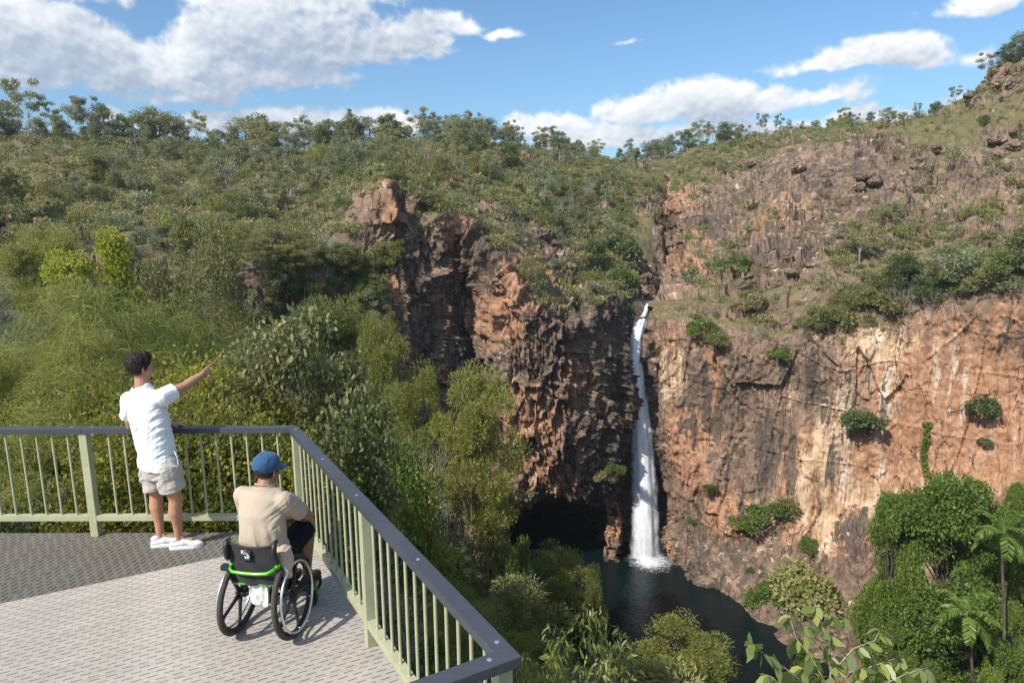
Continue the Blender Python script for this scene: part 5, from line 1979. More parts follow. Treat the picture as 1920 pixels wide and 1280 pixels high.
def make_shrub(seed, H, r, ncl, nl, L, asp, droop, mats, kind='diamond', up=.25, stems=6):
    """one mesh with stems (slot 0) and leaves (slot 1) standing on the origin"""
    rg = np.random.default_rng(seed)
    geos, mb = [], MB()
    for k in range(ncl):
        a = rg.random() * 2 * math.pi
        q = math.sqrt(rg.random())
        c = np.array([math.cos(a) * r * q * .8, math.sin(a) * r * q * .8, H * (.32 + .50 * (1 - q * q * .8) * (.6 + .4 * rg.random()))])
        s = r * (.20 + .36 * rg.random() ** 1.5)
        if k < stems:
            mb.tube(branch_path(rg, (c[0] * .1, c[1] * .1, -.2), c, .1, 4), [H * .014, H * .011, H * .008, H * .004], 4, caps=False)
        geos.append(clump(rg, c, (s, s, s * .8), nl // ncl, L, asp, droop, .6, kind, up=up))
    me = leaf_mesh('shrub', geos, None)
    n0, nf = len(me.vertices), len(me.polygons)
    if not mb.v:
        me.materials.append(mats[1])
        return me
    V = np.zeros(n0 * 3, np.float32)
    me.vertices.foreach_get('co', V)
    k = 6 if kind == 'round' else 4
    Fs = [tuple(range(i * k, i * k + k)) for i in range(nf)] + [tuple(i + n0 for i in f) for f in mb.f]
    T = np.concatenate([np.concatenate([g[2] for g in geos]), np.full(len(mb.v), .5)])
    out = bpy.data.meshes.new('shrub')
    out.from_pydata(np.concatenate([V.reshape(-1, 3), np.array(mb.v)]).tolist(), [], Fs)
    out.materials.append(mats[0])
    out.materials.append(mats[1])
    out.polygons.foreach_set('material_index', np.array([1] * nf + [0] * len(mb.f), dtype=np.int32))
    a = out.attributes.new('tint', 'FLOAT', 'POINT')
    a.data.foreach_set('value', T.astype(np.float32))
    out.update()
    bpy.data.meshes.remove(me)
    return out


def make_bare(seed, H, spread, depth=4, r=.05, fan=3, upk=.55):
    rg = np.random.default_rng(seed)
    mb = MB()

    def grow(p, d, L, rad, k):
        e = p + d * L
        mid = (p + e) / 2 + rvec(rg, 1)[0] * L * .10
        mb.tube([p, mid, e], [rad, rad * .82, rad * .62], 5 if k > 2 else 4, caps=False)
        if k == 0:
            return
        for i in range(fan if k > 1 else fan + 1):
            nd = unit(d * .75 + rvec(rg, 1)[0] * spread + np.array([0, 0, upk * .3]))
            st = e if i < 2 else mid
            grow(st, nd, L * (.58 + .28 * rg.random()), rad * .58, k - 1)
    for i in range(2 if depth < 5 else 3):
        grow(np.array([0, 0, -.2]), unit(np.array([rg.normal() * .25, rg.normal() * .25, 1])), H * .36, r, depth - 1)
    me = bpy.data.meshes.new('bare_tree')
    me.from_pydata(mb.v, [], mb.f)
    me.polygons.foreach_set('use_smooth', np.ones(len(me.polygons), dtype=bool))
    me.materials.append(BARK_GREY)
    return me


# ---- the kinds
EUC = [make_tree(400 + i, 10.0, 3.4, 15, .47, .95, 190, .36, .34, .45, .13, (BARK_PALE, F_GREY if i != 1 else F_OLIVE), flat=.62, umbrella=.25) for i in range(4)]
DENSE = [make_tree(420 + i, 7.0, 2.5, 17, .22, 1.15, 230, .36, .42, .10, .12, (BARK_DARK, (F_DARK, F_OLIVE, F_DARK, F_GREY)[i])) for i in range(4)]
SCRUB = [make_tree(440 + i, 5.0, 2.0, 13, .26, .90, 230, .25, .34, .05, .07, (BARK_DARK, (F_OLIVE, F_KHAKI, F_GREY, F_FEATHER)[i]), up=.2) for i in range(4)]
WATTLE = [make_tree(460 + i, 9.0, 3.5, 34, .22, 1.05, 1150, .19, .17, .12, .11, (BARK_DARK, (F_FEATHER, F_OLIVE, F_FEATHER)[i]), kind='blade', twigs=1, up=.30, out=.85) for i in range(3)]
TALL = [make_tree(465 + i, 18.0, 3.5, 38, .58, 1.40, 1100, .22, .17, .12, .17, (BARK_DARK, (F_FEATHER, F_FEATHER)[i]), kind='blade', twigs=1, up=.30, out=.85, lean=.03) for i in range(2)]
FINE = [make_tree(470 + i, 5.0, 2.1, 30, .16, .72, 1250, .085, (.16, .42, .16)[i], .15, .06, (BARK_DARK, (F_FEATHER, F_OLIVE, F_GREY)[i]), kind=('blade', 'diamond', 'blade')[i], twigs=1, up=.25, out=.8) for i in range(3)]
LEAFY = [make_tree(480 + i, 8.0, 3.2, 24, .18, 1.15, 360, .32, .55, .12, .13, (BARK_DARK, (F_BRIGHT, F_DARK, F_BRIGHT)[i])) for i in range(3)]
SHRUB = [make_shrub(500 + i, 1.9, 1.25, 9, 620, .20, .40, 0.0, (BARK_GREY, (F_OLIVE, F_KHAKI, F_GREY, F_OLIVE, F_DARK, F_FEATHER)[i])) for i in range(6)]
BARE = [make_bare(520 + i, 4.0, .62, 5, .055) for i in range(3)]
BARE_D = make_bare(523, 4.0, .55, 4, .04)
BARE_D.materials.clear()
BARE_D.materials.append(BARK_DARK)
UNDER = []
for i in range(20):                                               # shrubs and tufts of the far slopes
    rg_ = np.random.default_rng(540 + i)
    if i < 16:
        n_ = 5
        gs = [clump(rg_, (rg_.normal() * .42, rg_.normal() * .42, .45 + .35 * rg_.random()), (.50, .50, .42), 30, .27, .50, 0, .6, up=.3) for _ in range(n_)]
        mt_ = (F_OLIVE, F_KHAKI, F_GREY, F_OLIVE, F_DARK, F_OLIVE, F_GREY, F_FEATHER)[i % 8]
    else:
        k_ = 60
        gs = [leaf_geo(rg_, rg_.normal(size=(k_, 3)) * np.array([.32, .32, .02]), rvec(rg_, k_) * .6 + np.array([0, 0, 1.0]), rg_.uniform(.4, .9, k_), np.full(k_, .035), 'blade', .15)]
        mt_ = F_STRAW if i < 18 else F_KHAKI
    UNDER.append(leaf_mesh('undergrowth', gs, mt_))


def instanced(name, P, rot, scl, idx, meshes):
    """one mass of ground cover: a point for each plant, drawn by geometry nodes"""
    n = len(P)
    me = bpy.data.meshes.new(name)
    me.vertices.add(n)
    me.vertices.foreach_set('co', np.asarray(P, np.float32).ravel())
    for nm, arr, ty in (('turn', rot, 'FLOAT'), ('size', scl, 'FLOAT'), ('pick', idx, 'INT')):
        a = me.attributes.new(nm, ty, 'POINT')
        a.data.foreach_set('value', np.asarray(arr, np.float32 if ty == 'FLOAT' else np.int32))
    o = link(name, me, kind='stuff')
    g = bpy.data.node_groups.new(name, 'GeometryNodeTree')
    g.interface.new_socket('Geometry', in_out='INPUT', socket_type='NodeSocketGeometry')
    g.interface.new_socket('Geometry', in_out='OUTPUT', socket_type='NodeSocketGeometry')
    q = NT(g)
    gi, go = q.n('NodeGroupInput'), q.n('NodeGroupOutput')
    jn = q.n('GeometryNodeJoinGeometry')
    for m in reversed(meshes):
        src = bpy.data.objects.new('undergrowth_source', m)
        oi = q.n('GeometryNodeObjectInfo', transform_space='ORIGINAL')
        oi.inputs['Object'].default_value = src
        oi.inputs['As Instance'].default_value = False
        gti = q.n('GeometryNodeGeometryToInstance')
        g.links.new(oi.outputs['Geometry'], gti.inputs[0])
        g.links.new(gti.outputs[0], jn.inputs[0])

    def named(nm, ty):
        nd = q.n('GeometryNodeInputNamedAttribute', data_type=ty)
        nd.inputs['Name'].default_value = nm
        return nd.outputs['Attribute']
    ip = q.n('GeometryNodeInstanceOnPoints')
    g.links.new(gi.outputs[0], ip.inputs['Points'])
    g.links.new(jn.outputs[0], ip.inputs['Instance'])
    ip.inputs['Pick Instance'].default_value = True
    g.links.new(named('pick', 'INT'), ip.inputs['Instance Index'])
    cx = q.n('ShaderNodeCombineXYZ')
    g.links.new(named('turn', 'FLOAT'), cx.inputs[2])
    g.links.new(cx.outputs[0], ip.inputs['Rotation'])
    cs = q.n('ShaderNodeCombineXYZ')
    sz = named('size', 'FLOAT')
    for k in range(3):
        g.links.new(sz, cs.inputs[k])
    g.links.new(cs.outputs[0], ip.inputs['Scale'])
    g.links.new(ip.outputs[0], go.inputs[0])
    md = o.modifiers.new('cover', 'NODES')
    md.node_group = g
    return o


def put_tree(name, kind, loc, h_scale, rot, label, cat, group, w_scale=None):
    root = thing(name, label, cat, tuple(loc), group)
    w = h_scale if w_scale is None else w_scale
    root.scale = (w, w, h_scale)
    root.rotation_euler = (0, 0, rot)
    link('trunk', kind[0], root)
    link('crown', kind[1], root)
    return root


def put(name, me, loc, s, rot, label, cat, group=None):
    o = link(name, me, None, tuple(loc), label=label, category=cat, group=group)
    o.scale = (s, s, s) if np.isscalar(s) else s
    o.rotation_euler = (0, 0, rot)
    return o


# ---- surfaces to plant on
def surface(G):
    du = np.gradient(G, axis=1)
    dv = np.gradient(G, axis=0)
    n = np.cross(du, dv)
    area = np.linalg.norm(n, axis=2)
    return G.reshape(-1, 3), (np.abs(n[:, :, 2]) / (area + 1e-9)).ravel(), area.ravel()


SL, SR = surface(GL), surface(GR)
SL = (SL[0], np.minimum(NZL.ravel(), SL[1] + .45), SL[2])
SR = (SR[0], np.minimum(NZR.ravel(), SR[1] + .45), SR[2])
LPX = project_px(SL[0])
RPX = project_px(SR[0])


def ground_at(x, y):
    """highest planted ground at a plan position"""
    z = float(near_z(np.array([x]), np.array([y]))[0])
    for S in (SL, SR):
        d = (S[0][:, 0] - x) ** 2 + (S[0][:, 1] - y) ** 2
        k = np.argpartition(d, 6)[:6]
        if d[k].min() < 2.0:
            zz = float(np.median(S[0][k, 2]))
            if zz < 60:
                z = max(z, zz)
    return z


def crest(px):
    """skyline point (3D) in the column px of the photograph"""
    best, bp = 1e9, None
    for S, (qx, qy) in ((SL, LPX), (SR, RPX)):
        k = np.where((np.abs(qx - px) < 4) & (S[0][:, 1] > 60))[0]
        if len(k):
            j = k[np.argmin(qy[k])]
            if qy[j] < best:
                best, bp = qy[j], S[0][j]
    return bp, best


def surf_px(px, py, S, Q):
    """nearest-to-camera surface point around a pixel of the photograph"""
    qx, qy = Q
    d = (qx - px) ** 2 + (qy - py) ** 2
    k = np.where(d < max(d.min() + 1, 30))[0]
    return S[0][k[np.argmin(S[0][k, 1])]]


def zone(px, py):
    """where on the hills a plant stands, in words"""
    if px < 1240:
        x = 'at the far left' if px < 180 else 'behind the pointing man' if px < 420 else 'left of the dark cliff' if px < 660 else 'above the dark cliff' if px < 960 else 'above the cave' if px < 1120 else 'just left of the creek'
    else:
        x = 'just right of the creek' if px < 1380 else 'above the pale streaks' if px < 1560 else 'left of the knoll' if px < 1740 else 'below the knoll'
    return x


def level(py):
    return 'under the ridge' if py < 330 else 'halfway down' if py < 420 else 'low down'


def build_hills():
    rg = np.random.default_rng(77)
    # --- trees that stand on the skyline
    sky = [(-30, 175, 'e'), (18, 160, 'e'), (58, 154, 'e'), (92, 196, 'e'), (138, 184, 'e'), (178, 190, 'e'), (205, 205, 'd'), (235, 220, 'd'), (268, 216, 'd'), (298, 207, 'd'), (325, 222, 'd'),
           (350, 236, 's'), (374, 214, 'e'), (405, 250, 'd'), (430, 255, 's'), (465, 228, 'd'), (490, 221, 'd'), (512, 240, 'd'), (540, 212, 'b'), (575, 222, 'e'), (598, 236, 'd'), (625, 232, 'd'), (648, 226, 's'),
           (666, 212, 'e'), (692, 226, 'd'), (724, 221, 'd'), (752, 236, 'd'), (788, 206, 'e'), (800, 226, 'd'), (828, 240, 's'), (856, 224, 'd'), (888, 212, 'e'), (908, 230, 'd'), (948, 240, 'd'), (975, 244, 'e'),
           (1012, 258, 'd'), (1048, 266, 's'), (1085, 272, 'd'), (1122, 266, 'e'), (1160, 284, 'd'), (1192, 282, 'd'), (1220, 268, 'd'), (1252, 258, 'd'), (1280, 248, 'd'), (1306, 232, 'e'), (1332, 234, 'e'), (1358, 234, 'd'),
           (1384, 244, 'd'), (1424, 217, 'e'), (1460, 219, 'e'), (1482, 228, 'e'), (1530, 236, 'd'), (1560, 230, 'd'), (1582, 232, 'e'), (1632, 214, 'd'), (1664, 208, 'd'), (1690, 214, 'd'), (1722, 196, 'e'), (1752, 204, 'd'),
           (1788, 166, 'e'), (1814, 172, 'e'), (1846, 104, 'e'), (1858, 150, 'd'), (1884, 92, 'd'), (1906, 72, 'd'), (1935, 60, 'd'), (1970, 50, 'd'), (70, 225, 'd'), (120, 232, 'd'), (160, 240, 'd'), (445, 262, 'd'), (560, 252, 'd'),
           (610, 250, 'd'), (770, 245, 'd'), (870, 242, 'd'), (10, 232, 'd'), (1110, 280, 'd'), (1180, 292, 's'), (1240, 276, 's'), (1345, 255, 's'), (1500, 246, 's')]
    for (px, ty, k) in sky:
        p, cy = crest(px)
        if p is None:
            continue
        h = max((cy + 6 - ty), 14) * p[1] / F_PIX
        side = 'left' if px < 1240 else 'right'
        rot = rg.random() * 6.28
        p = p + np.array([0, 0, -.3])
        if k == 'e':
            put_tree('eucalypt_tree', EUC[rg.integers(4)], p, h / 10.4, rot, 'tall open gum tree on the skyline, %s' % zone(px, 0), 'tree',
                     'gum trees on the %s' % ('wooded ridge' if side == 'left' else 'stony hill'), h / 10.4 * rg.uniform(.85, 1.15))
        elif k == 'b':
            put('bare_tree', BARE_D, p, h / 4.2, rot, 'leafless dead tree standing among green trees on the skyline', 'tree')
        else:
            put_tree('bushy_tree', (DENSE if k == 'd' else SCRUB)[rg.integers(4)], p, h / (7.3 if k == 'd' else 5.2), rot, '%s bushy tree on the skyline, %s' % ('dense dark' if k == 'd' else 'small olive', zone(px, 0)), 'tree',
                     'bushy trees on the skyline of the %s' % ('wooded ridge' if side == 'left' else 'stony hill'), h / 7.0 * rg.uniform(.95, 1.4))
    # --- scattered over the slopes
    trees, shrubs = [], []
    for side, S, Q in (('left', SL, LPX), ('right', SR, RPX)):
        P, nz, ar = S
        qx, qy = Q
        ok = (nz > np.where(qx < 690, .16, .45)) & (P[:, 1] > 45) & (P[:, 2] > -45) & (qx > -120) & (qx < 2040) & (qy > 0) & (qy < 1300)
        dens = np.where(ok, ar, 0.0)
        if side == 'left':
            dens *= np.where((qx > 1000) & (qy > 620), .15, 1.0)
        else:
            rockdome = patch(qx, qy, [(1520, 330, 260, 90, .9), (1330, 400, 90, 70, .9), (1480, 450, 220, 60, .75), (1850, 300, 100, 60, .7)])
            dens *= np.clip(1.0 - rockdome, .16, 1)
            dens *= np.where((qy > 640) & (qy < 1000), .25, 1.0)
            dens *= np.where((qy > 455) & (qy < 660), np.where(qx > 1540, .9, .38), 1.0)
        cl = fbm(P * .05, 3, 131)
        dens *= .30 + 1.35 * sstep(cl, .40, .56)
        dens *= np.where((qx > 1188) & (qx < 1285) & (qy > 365) & (qy < 600), .06, 1.0)
        dens *= np.clip(1.15 - 1.1 * patch(qx, qy, [(712, 395, 62, 72, 1.0), (850, 440, 50, 40, .8), (960, 500, 50, 40, .7)]), .05, 1) if side == 'left' else 1.0
        n_s, n_t = (13500, 420) if side == 'left' else (4600, 120)
        pr = dens / dens.sum()
        for k in rg.choice(len(P), n_s, replace=False, p=pr):
            shrubs.append((side, P[k], (.38 + .85 * rg.random() ** 1.7) * (1 + .6 * (rg.random() < .10)), qx[k], qy[k]))
        pr = dens * sstep(nz, .5, .8)
        pr /= pr.sum()
        for k in rg.choice(len(P), n_t, replace=False, p=pr):
            trees.append((side, P[k], qx[k], qy[k]))
    SIDE = {'left': 'the bushy hillside across the gorge', 'right': 'the stony hill above the sunlit cliff'}
    SIDS = {'left': 'bushy hillside', 'right': 'stony hill'}
    n = {'left': 0, 'right': 0}
    for side, p, qx, qy in trees:
        u = rg.random()
        if qy < 315 and side == 'left' and u > .45:
            u = .2
        rot = rg.random() * 6.28
        h = (2.4 + 5.2 * rg.random() ** 1.6) * (1.15 if p[1] < 90 else 1.0)
        if 1000 < qx < 1270 and qy > 440:
            h *= .6
        if side == 'right' and qy < 450:
            h *= .62
        p = p - np.array([0, 0, .25])
        if u < .09:
            put('bare_tree', BARE[rg.integers(3)], p, h / 4.4, rot, 'leafless grey bush on the %s, %s, %s' % (SIDS[side], level(qy), zone(qx, qy)), 'bush', 'leafless bushes on the %s' % SIDS[side])
        elif u < .36:
            put_tree('eucalypt_tree', EUC[rg.integers(4)], p, h * 1.35 / 10.4, rot, 'small gum tree on the %s, %s, %s' % (SIDS[side], level(qy), zone(qx, qy)), 'tree', 'small gum trees on the %s' % SIDS[side])
        elif u < .60:
            put_tree('bushy_tree', DENSE[rg.integers(4)], p, h / 7.3, rot, 'rounded leafy tree on the %s, %s, %s' % (SIDS[side], level(qy), zone(qx, qy)), 'tree', 'rounded trees on the %s' % SIDS[side], h / 7.3 * rg.uniform(1, 1.35))
        else:
            put_tree('scrub_tree', SCRUB[rg.integers(4)], p, h * .85 / 5.2, rot, 'olive scrub tree on the %s, %s, %s' % (SIDS[side], level(qy), zone(qx, qy)), 'tree', 'scrub trees on the %s' % SIDS[side], h * .85 / 5.2 * rg.uniform(1, 1.5))
    shrubs.sort(key=lambda s: -s[2] / s[1][1])
    UP, UR, US, UI = [], [], [], []
    for i, (side, p, s, qx, qy) in enumerate(shrubs):
        rot = rg.random() * 6.28
        if i < 290:
            put('shrub', SHRUB[rg.integers(6)], p - np.array([0, 0, .1]), s * .9, rot, 'low shrub on the %s, %s, %s' % (SIDS[side], level(qy), zone(qx, qy)), 'shrub', 'low shrubs on the %s' % SIDS[side])
            continue
        UP.append(p - np.array([0, 0, .05]))
        UR.append(rot)
        US.append(s * 1.05)
        UI.append(int(rg.integers(16)) if rg.random() < .82 else 16 + int(rg.integers(4)))
    instanced('undergrowth', UP, UR, US, UI, UNDER)


build_hills()


# ================================================================ waterfall
def fall_material(name, thin, sc, col=(.80, .82, .84)):
    m, q = mat_new(name)
    P = q.n('ShaderNodeNewGeometry').outputs['Position']
    at_ = q.n('ShaderNodeAttribute', attribute_name='flow')
    s = q.n('ShaderNodeSeparateXYZ', [at_.outputs['Vector']])
    edge = q.m('SUBTRACT', 1.0, q.m('ABSOLUTE', s.outputs[0]))
    wv = q.n('ShaderNodeVectorMath', [q.noise(P, .8, 2.0, .5, col=True), (.8, .8, .8)], operation='MULTIPLY').outputs[0]
    st = q.noise(q.scale(q.vm('ADD', P, wv), (1, 1, .16)), sc, 5.0, .65)
    blob = q.noise(q.scale(P, (1, 1, .55)), sc * 1.1, 5.0, .7)
    f = q.m('ADD', q.m('MULTIPLY', st, .62), q.m('MULTIPLY', blob, .38))
    a = q.step(q.m('ADD', f, q.m('MULTIPLY', q.step(edge, 0, .55), .34)), thin - .06, thin + .30)
    a = q.m('MULTIPLY', a, q.step(edge, 0.0, .62))
    c = q.mix(q.step(f, .38, .62), tuple(x * .78 for x in col), col)
    # drops face every way: the light they take is that of a surface turned half upwards
    nn = q.n('ShaderNodeVectorMath', [q.n('ShaderNodeNewGeometry').outputs['Normal'], (0, 0, .38)], operation='ADD').outputs[0]
    nn = q.n('ShaderNodeVectorMath', [nn], operation='NORMALIZE').outputs[0]
    d = q.n('ShaderNodeBsdfDiffuse', {'Color': c, 'Normal': nn})
    t = q.n('ShaderNodeBsdfTranslucent', {'Color': c})
    mx = q.n('ShaderNodeMixShader', [.15, d.outputs[0], t.outputs[0]])
    tr = q.n('ShaderNodeBsdfTransparent')
    o = q.n('ShaderNodeMixShader', [a, tr.outputs[0], mx.outputs[0]])
    return finish(m, q, o.outputs[0])


def ribbon(path, width, seed, bulge, nu=26, nv=240, rough=.25):
    """a curved curtain of water through path points (3D) with half widths in metres"""
    path, width = np.array(path, float), np.array(width, float)
    d = np.concatenate([[0], np.cumsum(np.linalg.norm(np.diff(path, axis=0), axis=1))])
    t = np.linspace(0, d[-1], nv)
    C = np.stack([np.interp(t, d, path[:, i]) for i in range(3)], 1)
    for _ in range(6):
        C[1:-1] = (C[:-2] + 2 * C[1:-1] + C[2:]) / 4
    Wd = np.interp(t, d, width)
    u = np.linspace(-1, 1, nu)
    right = np.array([.985, .17, 0])
    fwd = np.array([.17, -.985, 0])
    G = C[:, None, :] + right * (u[None, :, None] * Wd[:, None, None]) + fwd * ((1 - u ** 2)[None, :, None] * Wd[:, None, None] * bulge)
    P = G.reshape(-1, 3)
    n = (fbm(P * np.array([1.6, 1.6, .35]) + seed, 3, 300 + seed) - .5) * rough * 2
    m = (fbm(P * np.array([.9, .9, .22]) + seed * 3, 2, 320 + seed) - .5) * rough * 2
    P = P + fwd * n[:, None] + right * m[:, None]
    fl = np.stack([np.tile(u, nv), np.repeat(t / d[-1], nu), np.zeros(nu * nv)], 1)
    return P, grid_faces(nv, nu), fl


def build_fall():
    root = thing('waterfall', 'tall white waterfall plunging from the notch in the cliff into the pool', 'waterfall')
    K = 110 / F_PIX
    pts = [(1206, 592, 114.6), (1203, 600, 113.2), (1198, 613, 111.6), (1192, 640, 110.4), (1190, 680, 109.9), (1194, 730, 109.6), (1200, 790, 109.5), (1205, 860, 109.4), (1208, 930, 109.4), (1210, 1000, 109.4), (1211, 1056, 109.4)]
    wid = [9, 13, 13, 13, 14, 16, 19, 22, 24, 26, 28]
    M1 = fall_material('falling_water', .40, 1.9, (.88, .90, .92))
    M2 = fall_material('falling_spray', .62, 1.2, (.78, .81, .85))

    def strand(name, mat, dx, dy, wf, seed, bulge, rough):
        p = [A(a + dx * min(i / 4, 1), b, y + dy) for i, (a, b, y) in enumerate(pts)]
        V, Fs, fl = ribbon(p, [w * K * wf for w in wid], seed, bulge, rough=rough)
        me = new_mesh(name, V, Fs, mat, True)
        a = me.attributes.new('flow', 'FLOAT_VECTOR', 'POINT')
        a.data.foreach_set('vector', fl.astype(np.float32).ravel())
        link(name, me, root)
    strand('water_curtain', M1, 0, 0, .82, 1, .22, .07)
    strand('water_curtain', M1, 1, -.35, .66, 2, .25, .10)
    strand('water_curtain', M1, -1.5, .4, 1.0, 3, .2, .10)
    strand('spray', M2, 1.5, .8, 1.35, 5, .2, .25)
    strand('spray', M2, -1, .5, 1.5, 6, .2, .2)
    # the step above the lip
    p = [A(1214, 569, 114.4), A(1211, 575, 114.0), A(1210, 582, 113.7), A(1205, 593, 113.3)]
    V, Fs, fl = ribbon(p, [.22, .34, .42, .6], 7, .3, 12, 60, .12)
    me = new_mesh('upper_step', V, Fs, M1, True)
    a = me.attributes.new('flow', 'FLOAT_VECTOR', 'POINT')
    a.data.foreach_set('vector', fl.astype(np.float32).ravel())
    link('upper_step', me, root)
    # mist drifting off the foot of the fall
    m, q = mat_new('mist')
    oc = q.n('ShaderNodeTexCoord').outputs['Object']
    ln = q.n('ShaderNodeVectorMath', [q.n('ShaderNodeVectorMath', [oc, (1 / 4.2, 1 / 3.4, 1 / 6.5)], operation='MULTIPLY').outputs[0]], operation='LENGTH').outputs['Value']
    de = q.m('MULTIPLY', q.m('POWER', q.step(ln, 1.0, .05), 1.6), .10)
    de = q.m('MULTIPLY', de, q.step(q.noise(oc, .55, 3.0, .6), .25, .70))
    v = q.n('ShaderNodeVolumePrincipled', {'Color': (.95, .97, 1.0, 1), 'Density': de})
    q.link(v.outputs[0], q.n('ShaderNodeOutputMaterial').inputs['Volume'])
    c = A(1212, 1052, 109)
    b = MB()
    ball(b, (0, 0, 0), np.diag([4.2, 3.4, 6.5]), 24, 16)
    b.build('mist', m, root, loc=(c[0], c[1] - 1.2, WATER_Z + 2.6))
    # foam where the water lands
    m, q = mat_new('foam')
    P = q.n('ShaderNodeNewGeometry').outputs['Position']
    at_ = q.n('ShaderNodeAttribute', attribute_name='flow')
    rr = q.n('ShaderNodeSeparateXYZ', [at_.outputs['Vector']]).outputs[0]
    ns = q.m('ADD', q.m('MULTIPLY', q.noise(q.scale(P, (1, 1.5, 1)), 1.1, 6.0, .65, 1.2), .7), q.m('MULTIPLY', q.noise(P, 4.0, 4.0, .6), .3))
    al = q.step(q.m('SUBTRACT', ns, q.m('MULTIPLY', rr, .46)), .08, .46)
    d = q.n('ShaderNodeBsdfDiffuse', {'Color': (.80, .83, .85, 1)})
    tr = q.n('ShaderNodeBsdfTransparent')
    o = q.n('ShaderNodeMixShader', [al, tr.outputs[0], d.outputs[0]])
    finish(m, q, o.outputs[0])
    c = A(1213, 1052, 109)
    c[2] = WATER_Z
    V, fl = [], []
    nr, na = 26, 72
    for i in range(nr):
        for k in range(na):
            t, a = i / (nr - 1), 2 * math.pi * k / na
            r = 4.6 * t
            V.append((c[0] + r * math.cos(a) * 1.0 + .7 * t, c[1] + r * math.sin(a) * 1.0 - .5, WATER_Z + .02 + .55 * math.exp(-(t * 3.4) ** 2)))
            fl.append((t, 0, 0))
    V, fl = np.array(V), np.array(fl)
    V[:, 2] += np.maximum((fbm(V * 1.4, 3, 333) - .45), 0) * .7 * np.exp(-(fl[:, 0] * 2.2) ** 2)
    a0 = (np.arange(nr - 1)[:, None] * na + np.arange(na)[None, :]).ravel()
    a1 = (np.arange(nr - 1)[:, None] * na + (np.arange(na)[None, :] + 1) % na).ravel()
    Fs = np.stack([a0, a0 + na, a1 + na, a1], 1)
    me = new_mesh('foam', V, Fs, m, True)
    a = me.attributes.new('flow', 'FLOAT_VECTOR', 'POINT')
    a.data.foreach_set('vector', fl.astype(np.float32).ravel())
    link('foam', me, root)


build_fall()


# ================================================================ trees of the gorge below the lookout
VEGTOP = [(-300, 400), (0, 425), (100, 440), (240, 450), (330, 410), (470, 450), (520, 520), (560, 565), (640, 552), (720, 605), (735, 680), (800, 700), (900, 700), (955, 730), (962, 830), (958, 950),
          (980, 1005), (1005, 1030), (1095, 1055), (1135, 1085), (1148, 1185), (1280, 1175), (1380, 1190), (1405, 1330), (2200, 1330)]


def top_at(px):
    return np.interp(px, *zip(*VEGTOP))


